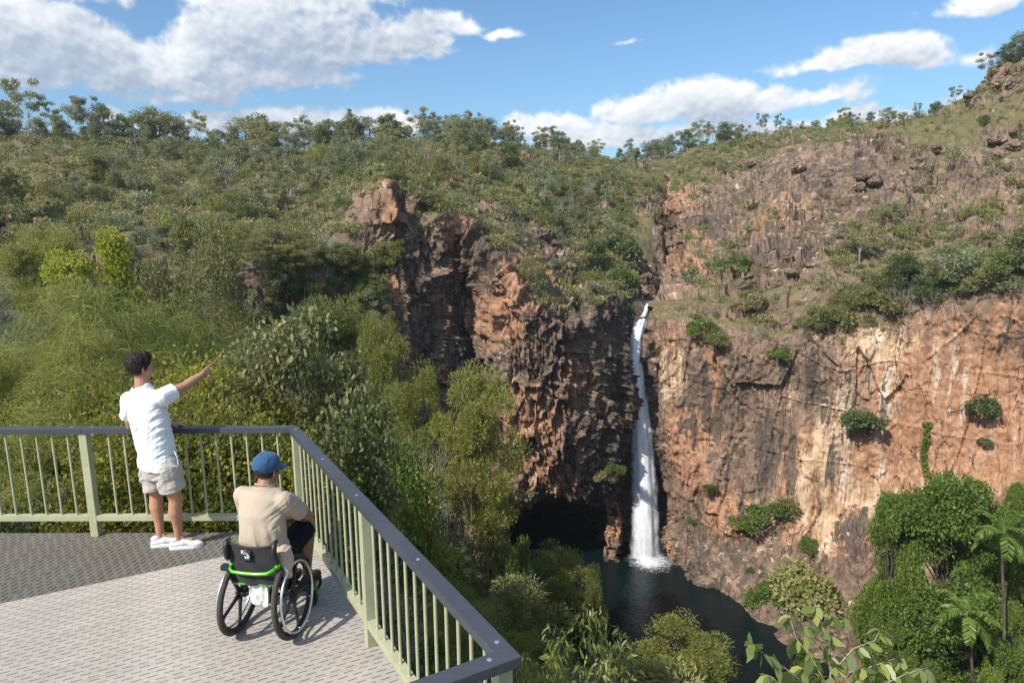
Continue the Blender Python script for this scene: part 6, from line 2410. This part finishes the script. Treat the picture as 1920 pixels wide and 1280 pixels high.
def build_gorge():
    rg = np.random.default_rng(99)
    placed = []

    def plant(px, ty, Y, wpx, kind, kw, kh, label, cat='tree', name='tree', group=None, sink=.3):
        p = at(px, ty, Y)
        g = ground_at(p[0], p[1])
        h = max(p[2] - g, 1.2) + sink
        w = wpx * Y / F_PIX / 2
        if h > 3.4 * w and kind in WATTLE:
            kind, kw, kh = TALL[int(px) % 2], 3.7, 18.4
        o = put_tree(name, kind, (p[0], p[1], g - sink), h / kh, rg.random() * 6.28, label, cat, group, w / kw)
        placed.append((p[0], p[1], w))
        return o
    # those one can pick out
    lime = make_tree(481, 13.0, 3.0, 26, .60, .95, 520, .24, .55, .05, .11, (BARK_DARK, foliage('lime_foliage', (.12, .15, .02), (.22, .255, .035), (.36, .37, .06), .4, gain=1.2)), up=.15)
    plant(170, 436, 40, 165, lime, 3.2, 13.3, 'bright yellow green round-headed tree standing out above the scrub behind the railing', name='leafy_tree')
    wide = make_tree(480, 9.0, 4.2, 44, .30, 1.15, 620, .17, .42, .05, .12, (BARK_DARK, F_OLIVE), twigs=3, up=.2)
    plant(350, 402, 48, 240, wide, 4.6, 9.2, 'broad olive tree with a grey twiggy crown left of the dark cliff', name='scrub_tree')
    plant(60, 425, 50, 150, WATTLE[1], 3.6, 9.3, 'olive feathery tree at the left edge of the picture below the rocky hillside', name='wattle_tree')
    plant(640, 556, 58, 190, WATTLE[0], 3.6, 9.3, 'bright feathery tree at the left foot of the dark cliff', name='wattle_tree')
    plant(700, 600, 52, 120, WATTLE[2], 3.6, 9.3, 'feathery tree beside the left edge of the dark rock face', name='wattle_tree')
    plant(880, 694, 42, 165, WATTLE[0], 3.6, 9.3, 'tall feathery tree with a rounded yellow green crown in front of the cave cliff', name='wattle_tree')
    plant(775, 690, 46, 120, WATTLE[2], 3.6, 9.3, 'feathery tree between the railing and the dark cliff', name='wattle_tree')
    plant(1030, 1036, 45, 150, WATTLE[0], 3.5, 9.3, 'yellow green weeping tree at the edge of the dark pool', name='wattle_tree')
    plant(1105, 1072, 43, 70, WATTLE[2], 3.5, 9.3, 'slender feathery tree right of the weeping tree at the pool', name='wattle_tree')
    plant(1285, 1178, 38, 190, WATTLE[2], 3.6, 9.3, 'feathery tree in front of the pool at the bottom of the picture', name='wattle_tree')
    plant(905, 965, 40, 130, SCRUB[0], 2.4, 5.3, 'dull olive tree beside the mouth of the cave', name='scrub_tree')
    plant(972, 985, 50, 75, LEAFY[2], 3.4, 8.4, 'small tree with glossy leaves in front of the cave mouth', name='leafy_tree')
    # the rest of the wood on the slope
    n, tries = 0, 0
    while n < 165 and tries < 9000:
        tries += 1
        Y = 13 + 66 * rg.random() ** .8
        px = rg.uniform(-150, 1420)
        X = at(px, 640, Y)[0]
        g = ground_at(X, Y)
        if g < WATER_Z + .8 and Y > 60:
            continue
        u = rg.random()
        h = rg.uniform(3.2, 8.5) if px > 520 else rg.uniform(2.4, 5.5)
        if Y < 24:
            h = min(h, rg.uniform(2.4, 4.4))
        kset, kw, kh, nm, lab = ((FINE, 2.4, 5.2, 'fine_leaved_tree', 'fine-leaved tree') if Y < 27 else (WATTLE, 3.6, 9.3, 'wattle_tree', 'feathery tree') if u < .50 else (SCRUB, 2.4, 5.3, 'scrub_tree', 'olive scrub tree') if u < .74 else
                                 (DENSE, 2.9, 7.3, 'bushy_tree', 'dark leafy tree') if u < .88 else (LEAFY, 3.6, 8.4, 'leafy_tree', 'bright leafy tree'))
        w = h * rg.uniform(.42, .62)
        qx, qy = project_px(np.array([[X, Y, g + h], [X - w, Y, g + h * .72], [X + w, Y, g + h * .72]]))
        if (qy[0] < top_at(qx[0]) + 4) or qy[1] < top_at(qx[1]) or qy[2] < top_at(qx[2]) or qy[0] > 1330:
            continue
        if any((X - a) ** 2 + (Y - b) ** 2 < (.62 * (w + c)) ** 2 for a, b, c in placed):
            continue
        placed.append((X, Y, w))
        n += 1
        put_tree(nm, kset[rg.integers(len(kset))], (X, Y, g - .25), h / kh, rg.random() * 6.28, '%s on the slope below the lookout, %s' % (lab, 'behind the left-hand railing' if px < 545 else 'left of the dark cliff' if px < 700 else 'in front of the dark cliff' if px < 960 else 'by the pool'), 'tree', '%ss on the slope below the lookout' % lab, w / kw)
    for i in range(46):
        px, py = rg.uniform(465, 728), rg.uniform(488, 640)
        p = surf_px(px, py, SL, LPX)
        h = rg.uniform(2.2, 4.8)
        k, kw, kh, nm, lab = ((SCRUB, 2.4, 5.3, 'scrub_tree', 'olive scrub tree'), (DENSE, 2.9, 7.3, 'bushy_tree', 'dark leafy tree'), (WATTLE, 3.6, 9.3, 'wattle_tree', 'feathery tree'))[int(rg.integers(3))]
        put_tree(nm, k[rg.integers(len(k))], (p[0], p[1], p[2] - .4), h / kh, rg.random() * 6.28, '%s on the steep rocky slope left of the dark cliff' % lab, 'tree', '%ss on the steep slope left of the dark cliff' % lab, h * rg.uniform(.4, .6) / kw)
    for (px, py, Y, h, lab) in ((700, 905, 20, 3.6, 'leafless grey bush with fine twigs behind the right-hand railing'), (745, 690, 40, 6, 'leafless dark tree in front of the cliff foot'),
                                (665, 862, 24, 3.2, 'small bleached dead tree with forked white limbs below the railing'), (790, 830, 32, 5, 'dead twiggy tree amid the wood on the slope'),
                                (700, 760, 36, 5.5, 'grey bare tree left of the tall feathery tree'), (560, 480, 70, 6, 'bare tree on the rocky slope left of the dark cliff'),
                                (80, 500, 34, 4.5, 'bare branching bush beside the olive tree at the left edge')):
        p = at(px, py, Y)
        g = ground_at(p[0], p[1])
        hh = max(p[2] - g, h)
        put('bare_tree', BARE[rg.integers(3)], (p[0], p[1], p[2] - hh), (h / 4.0, h / 4.0, hh / 4.4), rg.random() * 6.28, lab, 'bush')


build_gorge()


# ---------------------------------------------------------------- plants against the railing
def build_near_plants():
    rg = np.random.default_rng(123)
    dense = [make_shrub(600 + i, 2.6, 1.2, 30, 10500, .050, .60, .0, (BARK_GREY, F_YELLOW if i < 2 else F_BRIGHT), 'round', up=.25, stems=14) for i in range(3)]
    for i, (px, ty, Y, w, k, lab) in enumerate(((300, 690, 8.0, 1.15, 0, 'dense small-leaved yellow green bush behind the pointing man'), (392, 735, 7.7, 1.0, 1, 'dense small-leaved bush behind the railing between the two men'),
                                               (470, 770, 7.8, .95, 0, 'small-leaved bush behind the railing above the blue cap'), (530, 800, 8.0, .85, 2, 'green bush behind the corner post of the railing'),
                                               (228, 790, 7.7, .8, 1, 'small-leaved bush left of the pointing man, behind the railing'), (350, 640, 9.6, 1.4, 1, 'tall small-leaved bush behind the outstretched arm'),
                                               (440, 690, 9.4, 1.2, 0, 'yellow green bush under the broad-leaved tree'))):
        p = at(px, ty, Y)
        g = ground_at(p[0], p[1]) - .1
        put('bush', dense[k], (p[0], p[1], g), (w, w, (p[2] - g) / 2.45), i * 1.3, lab, 'bush')
    for i, (px, ty, Y, w, k, lab) in enumerate(((45, 628, 13.5, 1.5, 2, 'fresh green bush at the left edge above the railing'), (110, 700, 11.0, 1.2, 2, 'green bush left of the pointing man, above the railing'), (10, 720, 9.5, 1.0, 1, 'small-leaved bush low at the left edge behind the railing'),
                                               (345, 560, 19.0, 1.6, 2, 'green bush beyond the outstretched arm'), (160, 660, 10.5, .9, 0, 'yellow green bush just left of the pointing man'), (665, 690, 15.0, 1.5, 2, 'leafy green bush right of the corner of the railing'), (720, 790, 15.0, 1.3, 0, 'yellow green bush below the dark cliff, close outside the railing'),
                                               (610, 760, 11.0, 1.0, 1, 'small-leaved bush right of the corner post'))):
        p = at(px, ty, Y)
        g = ground_at(p[0], p[1]) - .1
        put('bush', dense[k], (p[0], p[1], g), (w, w, (p[2] - g) / 2.45), i * 1.9 + .5, lab, 'bush')
    # wispy weeping foliage at the left
    wisp = [make_tree(620 + i, 4.6, 2.0, 26, .24, .56, 640, .34, .028, .10, .05, (BARK_DARK, F_FEATHER), 'strand', out=.55, flat=1.1, twigs=1, up=.35) for i in range(2)]
    for i, (px, ty, Y, w, k, lab) in enumerate(((215, 515, 15.0, 1.15, 0, 'tall weeping tree with fine pale green foliage behind the pointing man'), (75, 600, 13.0, 1.0, 1, 'weeping fine-leaved tree at the left behind the railing'),
                                               (330, 575, 16.5, 1.0, 1, 'fine-leaved weeping tree between the pointing man and the broad-leaved tree'), (-20, 650, 11.0, .9, 0, 'fine-leaved bush at the left edge behind the railing'),
                                               (120, 745, 9.2, .62, 1, 'low wispy bush behind the left-hand railing post'))):
        p = at(px, ty, Y)
        g = ground_at(p[0], p[1]) - .2
        put_tree('weeping_tree', wisp[k], (p[0], p[1], g), (p[2] - g) / 4.8, i * 1.7, lab, 'tree', None, w)
    # broad pale leaves
    broad = make_tree(640, 4.6, 1.6, 44, .30, .46, 210, .100, .58, .25, .045, (BARK_DARK, F_PALE), 'round', out=.6, twigs=3)
    for i, (px, ty, Y, w, lab) in enumerate(((560, 580, 10.0, .80, 'tree with large pale rounded leaves behind the corner of the railing'), (445, 625, 11.0, .55, 'smaller pale broad-leaved tree right of the pointing hand'))):
        p = at(px, ty, Y)
        g = ground_at(p[0], p[1]) - .2
        put_tree('broad_leaved_tree', broad, (p[0], p[1], g), (p[2] - g) / 4.75, i * 2.2, lab, 'tree', None, w)
    # dead twigs and dry grass low behind the left-hand rail
    tw = [make_bare(650 + i, 1.5, .95, 5, .018, 3, .25) for i in range(2)]
    for i, (px, Y, s) in enumerate(((20, 7.3, 1.0), (75, 7.6, .9), (130, 7.2, .8), (185, 7.5, .9), (-40, 7.6, 1.1), (560, 8.6, 1.3), (610, 8.2, 1.5), (660, 7.2, 1.3), (640, 9.6, 1.6))):
        p = at(px, 900, Y)
        g = ground_at(p[0], p[1])
        zt = -.15 if px < 300 else g + 1.2
        put('twiggy_bush', tw[i % 2], (p[0], p[1], max(g, zt - 1.3)), (s, s, s), i * 2.1, 'leafless tangle of dry twigs just behind the %s railing' % ('left-hand' if px < 300 else 'right-hand'), 'bush', 'dry twigs behind the %s railing' % ('left-hand' if px < 300 else 'right-hand'))
    geos = []
    for i in range(900):
        px, Y = rg.uniform(-140, 260), rg.uniform(6.75, 8.9)
        p = at(px, 900, Y)
        g = ground_at(p[0], p[1]) if i % 30 == 0 else g
        k = 16
        base = np.array([p[0], p[1], g]) + rg.normal(size=(k, 3)) * np.array([.05, .05, .01])
        geos.append(leaf_geo(rg, base, rvec(rg, k) * .55 + np.array([0, 0, 1.0]), rg.uniform(.25, .85, k), np.full(k, .004), 'blade', .2))
    link('dry_grass', leaf_mesh('dry_grass', geos, F_STRAW), kind='stuff')
    und = [make_shrub(660 + i, 1.3, .8, 12, 2600, .085, .5, 0, (BARK_GREY, (F_OLIVE, F_BRIGHT, F_DARK)[i]), up=.3) for i in range(3)]
    n = 0
    for i in range(900):
        Y, px = rg.uniform(6.9, 15), rg.uniform(-150, 1010)
        p = at(px, 900, Y)
        g = ground_at(p[0], p[1])
        qx, qy = project_px(np.array([[p[0], p[1], g + 1.1]]))
        if qy[0] > 1400 or (px > 560 and Y < 5.0):
            continue
        e = RN[1] @ (p[:2] - RC)
        if px > 540 and e < .9:
            continue
        n += 1
        if n > 85:
            break
        s = rg.uniform(.7, 1.5)
        k = int(rg.integers(3))
        sd = 'far left of' if px < 150 else 'behind the men, outside' if px < 540 else 'right of'
        put('shrub', und[k], (p[0], p[1], g - .08), s, rg.random() * 6.28, 'low %s shrub on the ground %s the railing' % (('olive', 'bright green', 'dark green')[k], sd), 'shrub', 'low shrubs %s the railing' % sd)
    # gum with hanging leaves beyond the front corner
    gum = make_tree(670, 4.2, 1.0, 20, .45, .38, 75, .15, .26, .75, .03, (BARK_PALE, F_GUM), 'round', out=.35, twigs=3, flat=1.2)
    for px, ty, Y, w, lab in ((1090, 1150, 9.0, .78, 'gum sapling with hanging pale leaves beyond the front corner of the railing'), (1010, 1215, 8.0, .45, 'smaller gum sapling close beside the front corner of the railing')):
        p = at(px, ty, Y)
        g = ground_at(p[0], p[1]) - .2
        put_tree('gum_sapling', gum, (p[0], p[1], g), (p[2] - g) / 4.3, px * .01, lab, 'tree', None, w)
    # gum twigs in the lower right foreground
    root = thing('gum_sapling', 'gum sapling with large yellow green leaves on thin stems at the bottom right foreground', 'tree', (0, 0, 0))
    Y0 = 5.4
    S = [[(1560, 1420), (1556, 1280), (1560, 1215), (1535, 1160), (1528, 1130)], [(1560, 1300), (1520, 1230), (1492, 1195), (1480, 1150)], [(1556, 1320), (1470, 1250), (1420, 1215), (1412, 1208)],
         [(1560, 1260), (1600, 1215), (1640, 1200), (1650, 1180)], [(1570, 1320), (1630, 1250), (1675, 1235), (1690, 1225)], [(1556, 1340), (1480, 1290), (1440, 1265)], [(1570, 1340), (1640, 1290), (1700, 1262), (1740, 1250)],
         [(1535, 1180), (1560, 1150), (1590, 1160)], [(1560, 1240), (1540, 1205), (1505, 1170)], [(1565, 1300), (1590, 1260), (1622, 1252)], [(1558, 1290), (1530, 1262), (1500, 1250)]]
    sb, geos = MB(), []
    base = at(1562, 1420, Y0)
    gz = float(near_z(np.array([base[0]]), np.array([base[1]]))[0])
    sb.tube([(base[0] + .1, base[1] + .1, gz - .1), (base[0] + .05, base[1], gz * .5 + base[2] * .5), tuple(base)], [.024, .020, .014], 7)
    for i, st in enumerate(S):
        pts = [at(x, y, Y0 + .5 * math.sin(i * 2.1) * (k / len(st))) for k, (x, y) in enumerate(st)]
        r0 = .010 if i == 0 else .0055
        sb.tube(pts, [r0 * (1 - .75 * k / (len(pts) - 1)) for k in range(len(pts))], 6)
        for k in range(1, len(pts)):
            m = 9 if k == len(pts) - 1 else 6
            for _ in range(m):
                t = rg.random()
                p = pts[k - 1] * (1 - t) + pts[k] * t if k < len(pts) - 1 else pts[k] * (.6 + .4 * t) + pts[k - 1] * (.4 - .4 * t)
                d = unit(rvec(rg, 1)[0] * .8 + np.array([0, 0, -.75]))
                L = rg.uniform(.11, .19)
                pe = p + rvec(rg, 1)[0] * .012
                geos.append(leaf_geo(rg, np.array([pe]), np.array([d]), np.array([L]), np.array([L * rg.uniform(.17, .26)]), 'round', .10))
    sb.build('stems', BARK_PALE, root)
    link('leaves', leaf_mesh('leaves', geos, F_GUM), root)


build_near_plants()


# ---------------------------------------------------------------- plants of the sunlit cliff and the bank below it
F_RAIN = foliage('rainforest_foliage', (.050, .085, .018), (.115, .172, .032), (.21, .265, .060), .34, gain=1.4)


def build_cliff_plants():
    rg = np.random.default_rng(55)
    CS = [make_shrub(700 + i, 2.2, 1.5, 11, 2700, .19, .55, .0, (BARK_DARK, m_), 'round', up=.15, stems=8) for i, m_ in enumerate((F_DARK, F_BRIGHT, F_OLIVE, F_KHAKI))]
    L = [(1628, 785, 78, 0, 'round dark green shrub growing from the middle of the sunlit cliff'), (1830, 762, 66, 0, 'dark green shrub with a bare stem high on the orange cliff'), (1438, 955, 70, 1, 'bright green shrub leaning over its own shadow above the pool'),
         (1395, 975, 50, 1, 'light green shrub just left of the leaning shrub above the pool'), (1470, 940, 50, 2, 'olive shrub on the right of the leaning shrub above the pool'), (1330, 918, 24, 1, 'small leafy shrub in a crack right of the waterfall'),
         (1292, 975, 16, 1, 'tiny green plant low on the wet rock right of the waterfall'), (1375, 492, 74, 1, 'bright green shrub on the rocks above the waterfall'), (1312, 612, 52, 1, 'bright shrub on the cliff edge right of the falls'), (1340, 632, 50, 2, 'olive shrub below the cliff edge right of the falls'),
         (1458, 662, 40, 1, 'small vivid green shrub on the upper part of the sunlit cliff'), (1168, 518, 52, 1, 'vivid round shrub beside the creek just above the waterfall'), (1150, 468, 90, 0, 'large grey green bush left of the creek above the waterfall'),
         (1500, 1095, 120, 2, 'large leafy bush at the foot of the sunlit cliff beside the pool'), (1450, 1110, 80, 1, 'bright bush at the left of the large bush beside the pool'), (1540, 1110, 60, 1, 'bright bush at the right of the large bush beside the pool'), (1515, 1015, 40, 1, 'slim shrub on the ledge above the large bush'),
         (1405, 1065, 18, 1, 'tiny plant on the dark rock above the pool'), (1225, 660, 14, 1, 'tuft of green beside the upper waterfall'), (1840, 825, 26, 0, 'small dark shrub under the stem on the orange cliff'), (1128, 890, 40, 3, 'patch of greenery on the overhang left of the falls'), (1150, 880, 30, 1, 'small green tuft on the overhang left of the falls'),
         (1420, 560, 60, 3, 'dry straggly shrub on the ledge above the sunlit cliff'), (1560, 590, 70, 2, 'olive shrub on the ledge above the pale part of the cliff'), (1640, 560, 80, 2, 'spreading shrub among trunks above the cliff'), (1735, 795, 20, 1, 'top of the creeper hanging on the orange cliff')]
    for (px, py, w, k, lab) in L:
        S, Q = (SR, RPX) if px > 1215 else (SL, LPX)
        p = surf_px(px, py, S, Q)
        s = w * p[1] / F_PIX / 2.7
        p = p + np.array([-p[0], -p[1], 0]) / np.hypot(p[0], p[1]) * .35 * s
        put('cliff_shrub' if 600 < py < 1060 else 'shrub', CS[k], (p[0], p[1], p[2] - s * 1.1), (s * rg.uniform(.85, 1.2), s * rg.uniform(.85, 1.2), s * rg.uniform(.85, 1.15)), px * .7, lab, 'shrub')
    # hanging creeper
    geos = []
    for py in np.linspace(792, 885, 26):
        p = surf_px(1733 + 5 * math.sin(py * .05), py, SR, RPX) + np.array([-.25, -.45, 0])
        geos.append(clump(rg, p, (.42, .35, .42), 34, .28, .6, .5, .6, 'round'))
    o = link('creeper', leaf_mesh('creeper', geos, F_BRIGHT), label='green creeper hanging down the orange cliff face', category='creeper')
    # trees on the ledge above the cliff
    for (px, ty, gy, w, kind, nm) in ((1700, 470, 545, 90, 'd', 'bushy_tree'), (1650, 490, 560, 70, 's', 'scrub_tree'), (1762, 455, 540, 85, 's', 'scrub_tree'), (1795, 448, 540, 80, 'd', 'bushy_tree'), (1850, 455, 530, 90, 's', 'scrub_tree'), (1905, 420, 520, 110, 'd', 'bushy_tree'),
                                      (1880, 470, 545, 80, 's', 'scrub_tree'), (1610, 520, 575, 60, 's', 'scrub_tree'), (1740, 500, 560, 70, 'd', 'bushy_tree'), (1830, 500, 555, 80, 's', 'scrub_tree'), (1575, 545, 600, 60, 's', 'scrub_tree'), (1530, 565, 620, 60, 's', 'scrub_tree'), (1680, 520, 575, 60, 's', 'scrub_tree'), (1940, 470, 540, 90, 's', 'scrub_tree'),
                                      (1120, 440, 500, 60, 'd', 'bushy_tree'), (1070, 330, 372, 60, 'd', 'bushy_tree'), (1085, 345, 390, 44, 's', 'scrub_tree'), (800, 345, 385, 60, 'd', 'bushy_tree')):
        S, Q = (SR, RPX) if px > 1215 else (SL, LPX)
        p = surf_px(px, gy, S, Q)
        h = max((gy - ty) * p[1] / F_PIX, 2.0)
        k = DENSE if kind == 'd' else SCRUB
        kw, kh = (2.9, 7.3) if kind == 'd' else (2.4, 5.3)
        side = ('the ledge above the sunlit cliff, %s' % ('over the pale streaks' if px < 1690 else 'over the round shrub' if px < 1780 else 'at the right edge')) if px > 1215 else 'the slope above the dark cliff'
        put_tree(nm, k[rg.integers(4)], (p[0], p[1], p[2] - .3), h / kh, rg.random() * 6.28, '%s tree growing on %s' % ('dark leafy' if kind == 'd' else 'olive scrubby', side), 'tree', '%s trees on %s' % ('dark leafy' if kind == 'd' else 'olive scrubby', side), w * p[1] / F_PIX / 2 / kw)
    for px, ty, gy in ((1690, 500, 585), (1742, 520, 590), (1560, 560, 610), (1420, 600, 640)):
        p = surf_px(px, gy, SR, RPX)
        h = (gy - ty) * p[1] / F_PIX
        put('bare_tree', BARE[px % 3], tuple(p - np.array([0, 0, .2])), (h / 6, h / 6, h / 4.2), px, 'thin pale leafless tree on the ledge above the sunlit cliff', 'tree', 'thin leafless trees above the sunlit cliff')
    # rain forest at the lower right
    big = make_tree(740, 26.0, 6.6, 92, .10, 2.1, 1150, .36, .62, .15, .38, (BARK_DARK, F_RAIN), 'diamond', flat=.8, up=.1)

    def on_bank(px, ty, Y):
        p = at(px, ty, Y)
        d = (SR[0][:, 0] - p[0]) ** 2 + (SR[0][:, 1] - p[1]) ** 2
        k = np.argsort(d)[:8]
        return p, float(np.median(SR[0][k, 2]))
    p, g = on_bank(1775, 876, 66)
    put_tree('rainforest_tree', big, (p[0], p[1], g - .4), (p[2] - g) / 26.2, .6, 'great spreading bright green tree in front of the orange cliff', 'tree', None, .86)
    mid = [make_tree(750 + i, 9.0, 3.4, 30, .16, 1.40, 800, .27, .60, .12, .14, (BARK_DARK, m_), 'diamond', up=.1) for i, m_ in enumerate((F_BRIGHT, F_DARK, F_BRIGHT))]
    for (px, ty, Y, w, k, lab) in ((1690, 1010, 68, 90, 1, 'dark tree under the left of the great green tree'), (1850, 940, 65, 120, 2, 'leafy tree right of the great green tree'), (1925, 900, 72, 80, 0, 'leafy tree at the right edge under the orange cliff'),
                                   (1905, 1120, 60, 80, 0, 'bright leafy tree behind the taller palm'), (1690, 1165, 62, 90, 1, 'dark bushy tree left of the lower palm'), (1760, 1130, 64, 90, 1, 'dark tree under the great green tree'), (1900, 1205, 54, 110, 2, 'vivid leafy tree in the bottom right corner'),
                                   (1740, 1230, 56, 80, 1, 'dark low tree below the great green tree'), (1850, 1250, 52, 90, 0, 'leafy low tree at the bottom right beside the lower palm'), (1640, 1230, 60, 60, 1, 'low dark tree right of the foreground gum leaves'), (1950, 1020, 62, 90, 1, 'dark tree at the right edge behind the palms'),
                                   (1692, 925, 65, 120, 0, 'leafy tree at the left shoulder of the great green tree'), (1500, 1200, 70, 70, 2, 'leafy bush at the pool edge behind the foreground gum leaves')):
        p, g = on_bank(px, ty, Y)
        h = max(p[2] - g, 2.2)
        kd, kw, kh = (big, 7.0, 26.2) if h > 14 else (mid[k], 3.8, 9.2)
        put_tree('leafy_tree', kd, (p[0], p[1], g - .3), h / kh, px * .3, lab, 'tree', None, w * Y / F_PIX / 2 / kw)
    # palms
    for (px, cy, Y, gpx, gy, fl, lab) in ((1882, 1012, 58, 1876, 1215, 3.2, 'tall slender palm with drooping fronds at the right edge'), (1812, 1165, 54, 1826, 1285, 3.1, 'shorter palm with arching fronds in the bottom right')):
        c, b = at(px, cy, Y), at(gpx, gy + 60, Y)
        root = thing('palm_tree', lab, 'palm', tuple(b))
        c0 = c - b
        tb = MB()
        pts = [np.array([0, 0, -.5]), c0 * .35 + np.array([.25, 0, 0]), c0 * .7 + np.array([.2, 0, 0]), c0]
        tb.tube(branch_path(rg, pts[0], pts[1], .02, 4) + branch_path(rg, pts[1], pts[3], .03, 6)[1:], [.16, .15, .14, .14, .13, .13, .125, .12, .14], 9)
        tb.build('trunk', BARK_DARK, root)
        sh = MB()
        sh.tube([c0 - np.array([0, 0, .3]), c0 + np.array([0, 0, .5]), c0 + np.array([.03, 0, 1.0])], [.15, .13, .06], 9)
        sh.build('crownshaft', simple('palm_shaft', (.13, .18, .06), .5), root)
        for k in range(12):
            a = 2 * math.pi * k * .382 * 1.0
            el = R(75 - 8.5 * k)
            d = np.array([math.cos(a) * math.cos(el), math.sin(a) * math.cos(el), math.sin(el)])
            pts, p_, v = [], c0 + np.array([0, 0, .6]), d.copy()
            for s in range(9):
                pts.append(p_.copy())
                p_ = p_ + v * fl / 8
                v = unit(v + np.array([0, 0, -.20 - .012 * s]))
            fb, geos = MB(), []
            fb.tube(pts, [.030 * (1 - .8 * i / 8) for i in range(9)], 5)
            for s in np.linspace(.12, 1, 34):
                x = s * 8
                i = min(int(x), 7)
                q = pts[i] * (1 - (x - i)) + pts[i + 1] * (x - i)
                t = unit(pts[i + 1] - pts[i])
                sd = unit(np.cross(t, np.array([0, 0, 1.0]) + d * .01))
                Lf = fl * .24 * (1 - abs(s - .5) ** 2 * 1.9)
                for sg in (-1, 1):
                    geos.append(leaf_geo(rg, np.array([q]), np.array([t * .62 + sd * sg * .95 + np.array([0, 0, -.32])]), np.array([Lf]), np.array([.035]), 'blade', .10))
            V0 = np.array(fb.v)
            me = leaf_mesh('frond', geos + [(V0, np.array([f for f in fb.f if len(f) == 4]), np.full(len(V0), .9))], F_PALM)
            link('frond', me, root)


F_PALM = foliage('palm_foliage', (.045, .085, .016), (.10, .165, .030), (.20, .25, .060), .35, .38, .5)
build_cliff_plants()


# ---------------------------------------------------------------- boulders lying on the hills
def build_boulders():
    rg = np.random.default_rng(31)
    kinds = []
    for i in range(5):
        bm = bmesh.new()
        bmesh.ops.create_icosphere(bm, subdivisions=4, radius=1.0)
        me = bpy.data.meshes.new('boulder')
        bm.to_mesh(me)
        bm.free()
        co, no = mesh_cn(me)
        c, e = cells(co * 1.15 + i * 9.1, 400 + i)
        c2, e2 = cells(co * 2.6 + i * 5.1, 430 + i)
        d = (c - .5) * .55 + (c2 - .5) * .22 + (fbm(co * 3 + i, 3, 440 + i) - .5) * .2
        co = co * (1 + d)[:, None] * np.array([1, .85, .75])
        me.vertices.foreach_set('co', co.astype(np.float32).ravel())
        me.polygons.foreach_set('use_smooth', np.zeros(len(me.polygons), dtype=bool))
        me.update()
        a = me.attributes.new('wear_shade', 'FLOAT_COLOR', 'POINT')
        n = len(co)
        a.data.foreach_set('color', np.stack([np.full(n, .15), np.full(n, .12), np.full(n, .42), np.full(n, .15)], 1).astype(np.float32).ravel())
        me.materials.append(ROCK)
        kinds.append(me)
    L = []
    for (px, py, w, n, lab) in ((168, 282, 26, 6, 'in the dark rock pile on the bushy hillside behind the pointing man'), (150, 312, 18, 4, 'below the dark rock pile on the bushy hillside'), (520, 478, 26, 5, 'on the rocky slope left of the dark cliff'), (20, 410, 34, 5, 'in the dark ledge at the left edge of the hillside'),
                                (270, 385, 20, 6, 'in the broken ledge across the middle of the bushy hillside'), (400, 395, 22, 6, 'in the broken ledge left of the rock outcrop'), (620, 400, 20, 5, 'beside the rock outcrop above the dark cliff'), (910, 320, 20, 5, 'on the slope above the dark cliff'), (1010, 345, 22, 5, 'on the slope above the cave'),
                                (1040, 430, 26, 5, 'on the slope between the dark cliff and the creek'), (1380, 300, 28, 6, 'in the rock knoll on the stony hill'), (1230, 520, 16, 6, 'in the creek bed above the waterfall'), (1190, 540, 14, 4, 'left of the creek just above the waterfall'), (1860, 165, 22, 5, 'on the grassy slope of the highest hill'),
                                (1890, 110, 30, 4, 'under the trees of the highest knoll'), (1600, 330, 24, 5, 'on the bare slope of the stony hill'), (1750, 300, 26, 5, 'on the stony hill at the right'), (1450, 500, 24, 5, 'on the ledge above the sunlit cliff'), (1880, 260, 26, 4, 'on the stony hill at the right edge'), (500, 300, 18, 3, 'under the skyline trees of the wooded ridge')):
        S, Q = (SR, RPX) if px > 1240 else (SL, LPX)
        for k in range(n):
            p = surf_px(px + rg.normal() * w * 1.2, py + rg.normal() * w * .45, S, Q)
            s = w * p[1] / F_PIX * rg.uniform(.25, .75)
            o = put('boulder', kinds[rg.integers(5)], p - np.array([0, 0, s * .2]), (s, s * rg.uniform(.7, 1.1), s * rg.uniform(.6, 1.0)), rg.random() * 6.28, 'weathered boulder ' + lab, 'boulder', 'boulders ' + lab)


build_boulders()


def build_curls():
    """loose curls that break the outline of the standing man's hair"""
    rg = np.random.default_rng(8)
    o = bpy.data.objects['hair']
    co, no = mesh_cn(o.data)
    k = rg.choice(len(co), 2600)
    D = no[k] + rvec(rg, len(k)) * .8
    g = leaf_geo(rg, co[k] - no[k] * .002, D, rg.uniform(.008, .020, len(k)), np.full(len(k), .0011), 'strand')
    link('curls', leaf_mesh('curls', [g], HAIR), o.parent, kind='stuff')


build_curls()
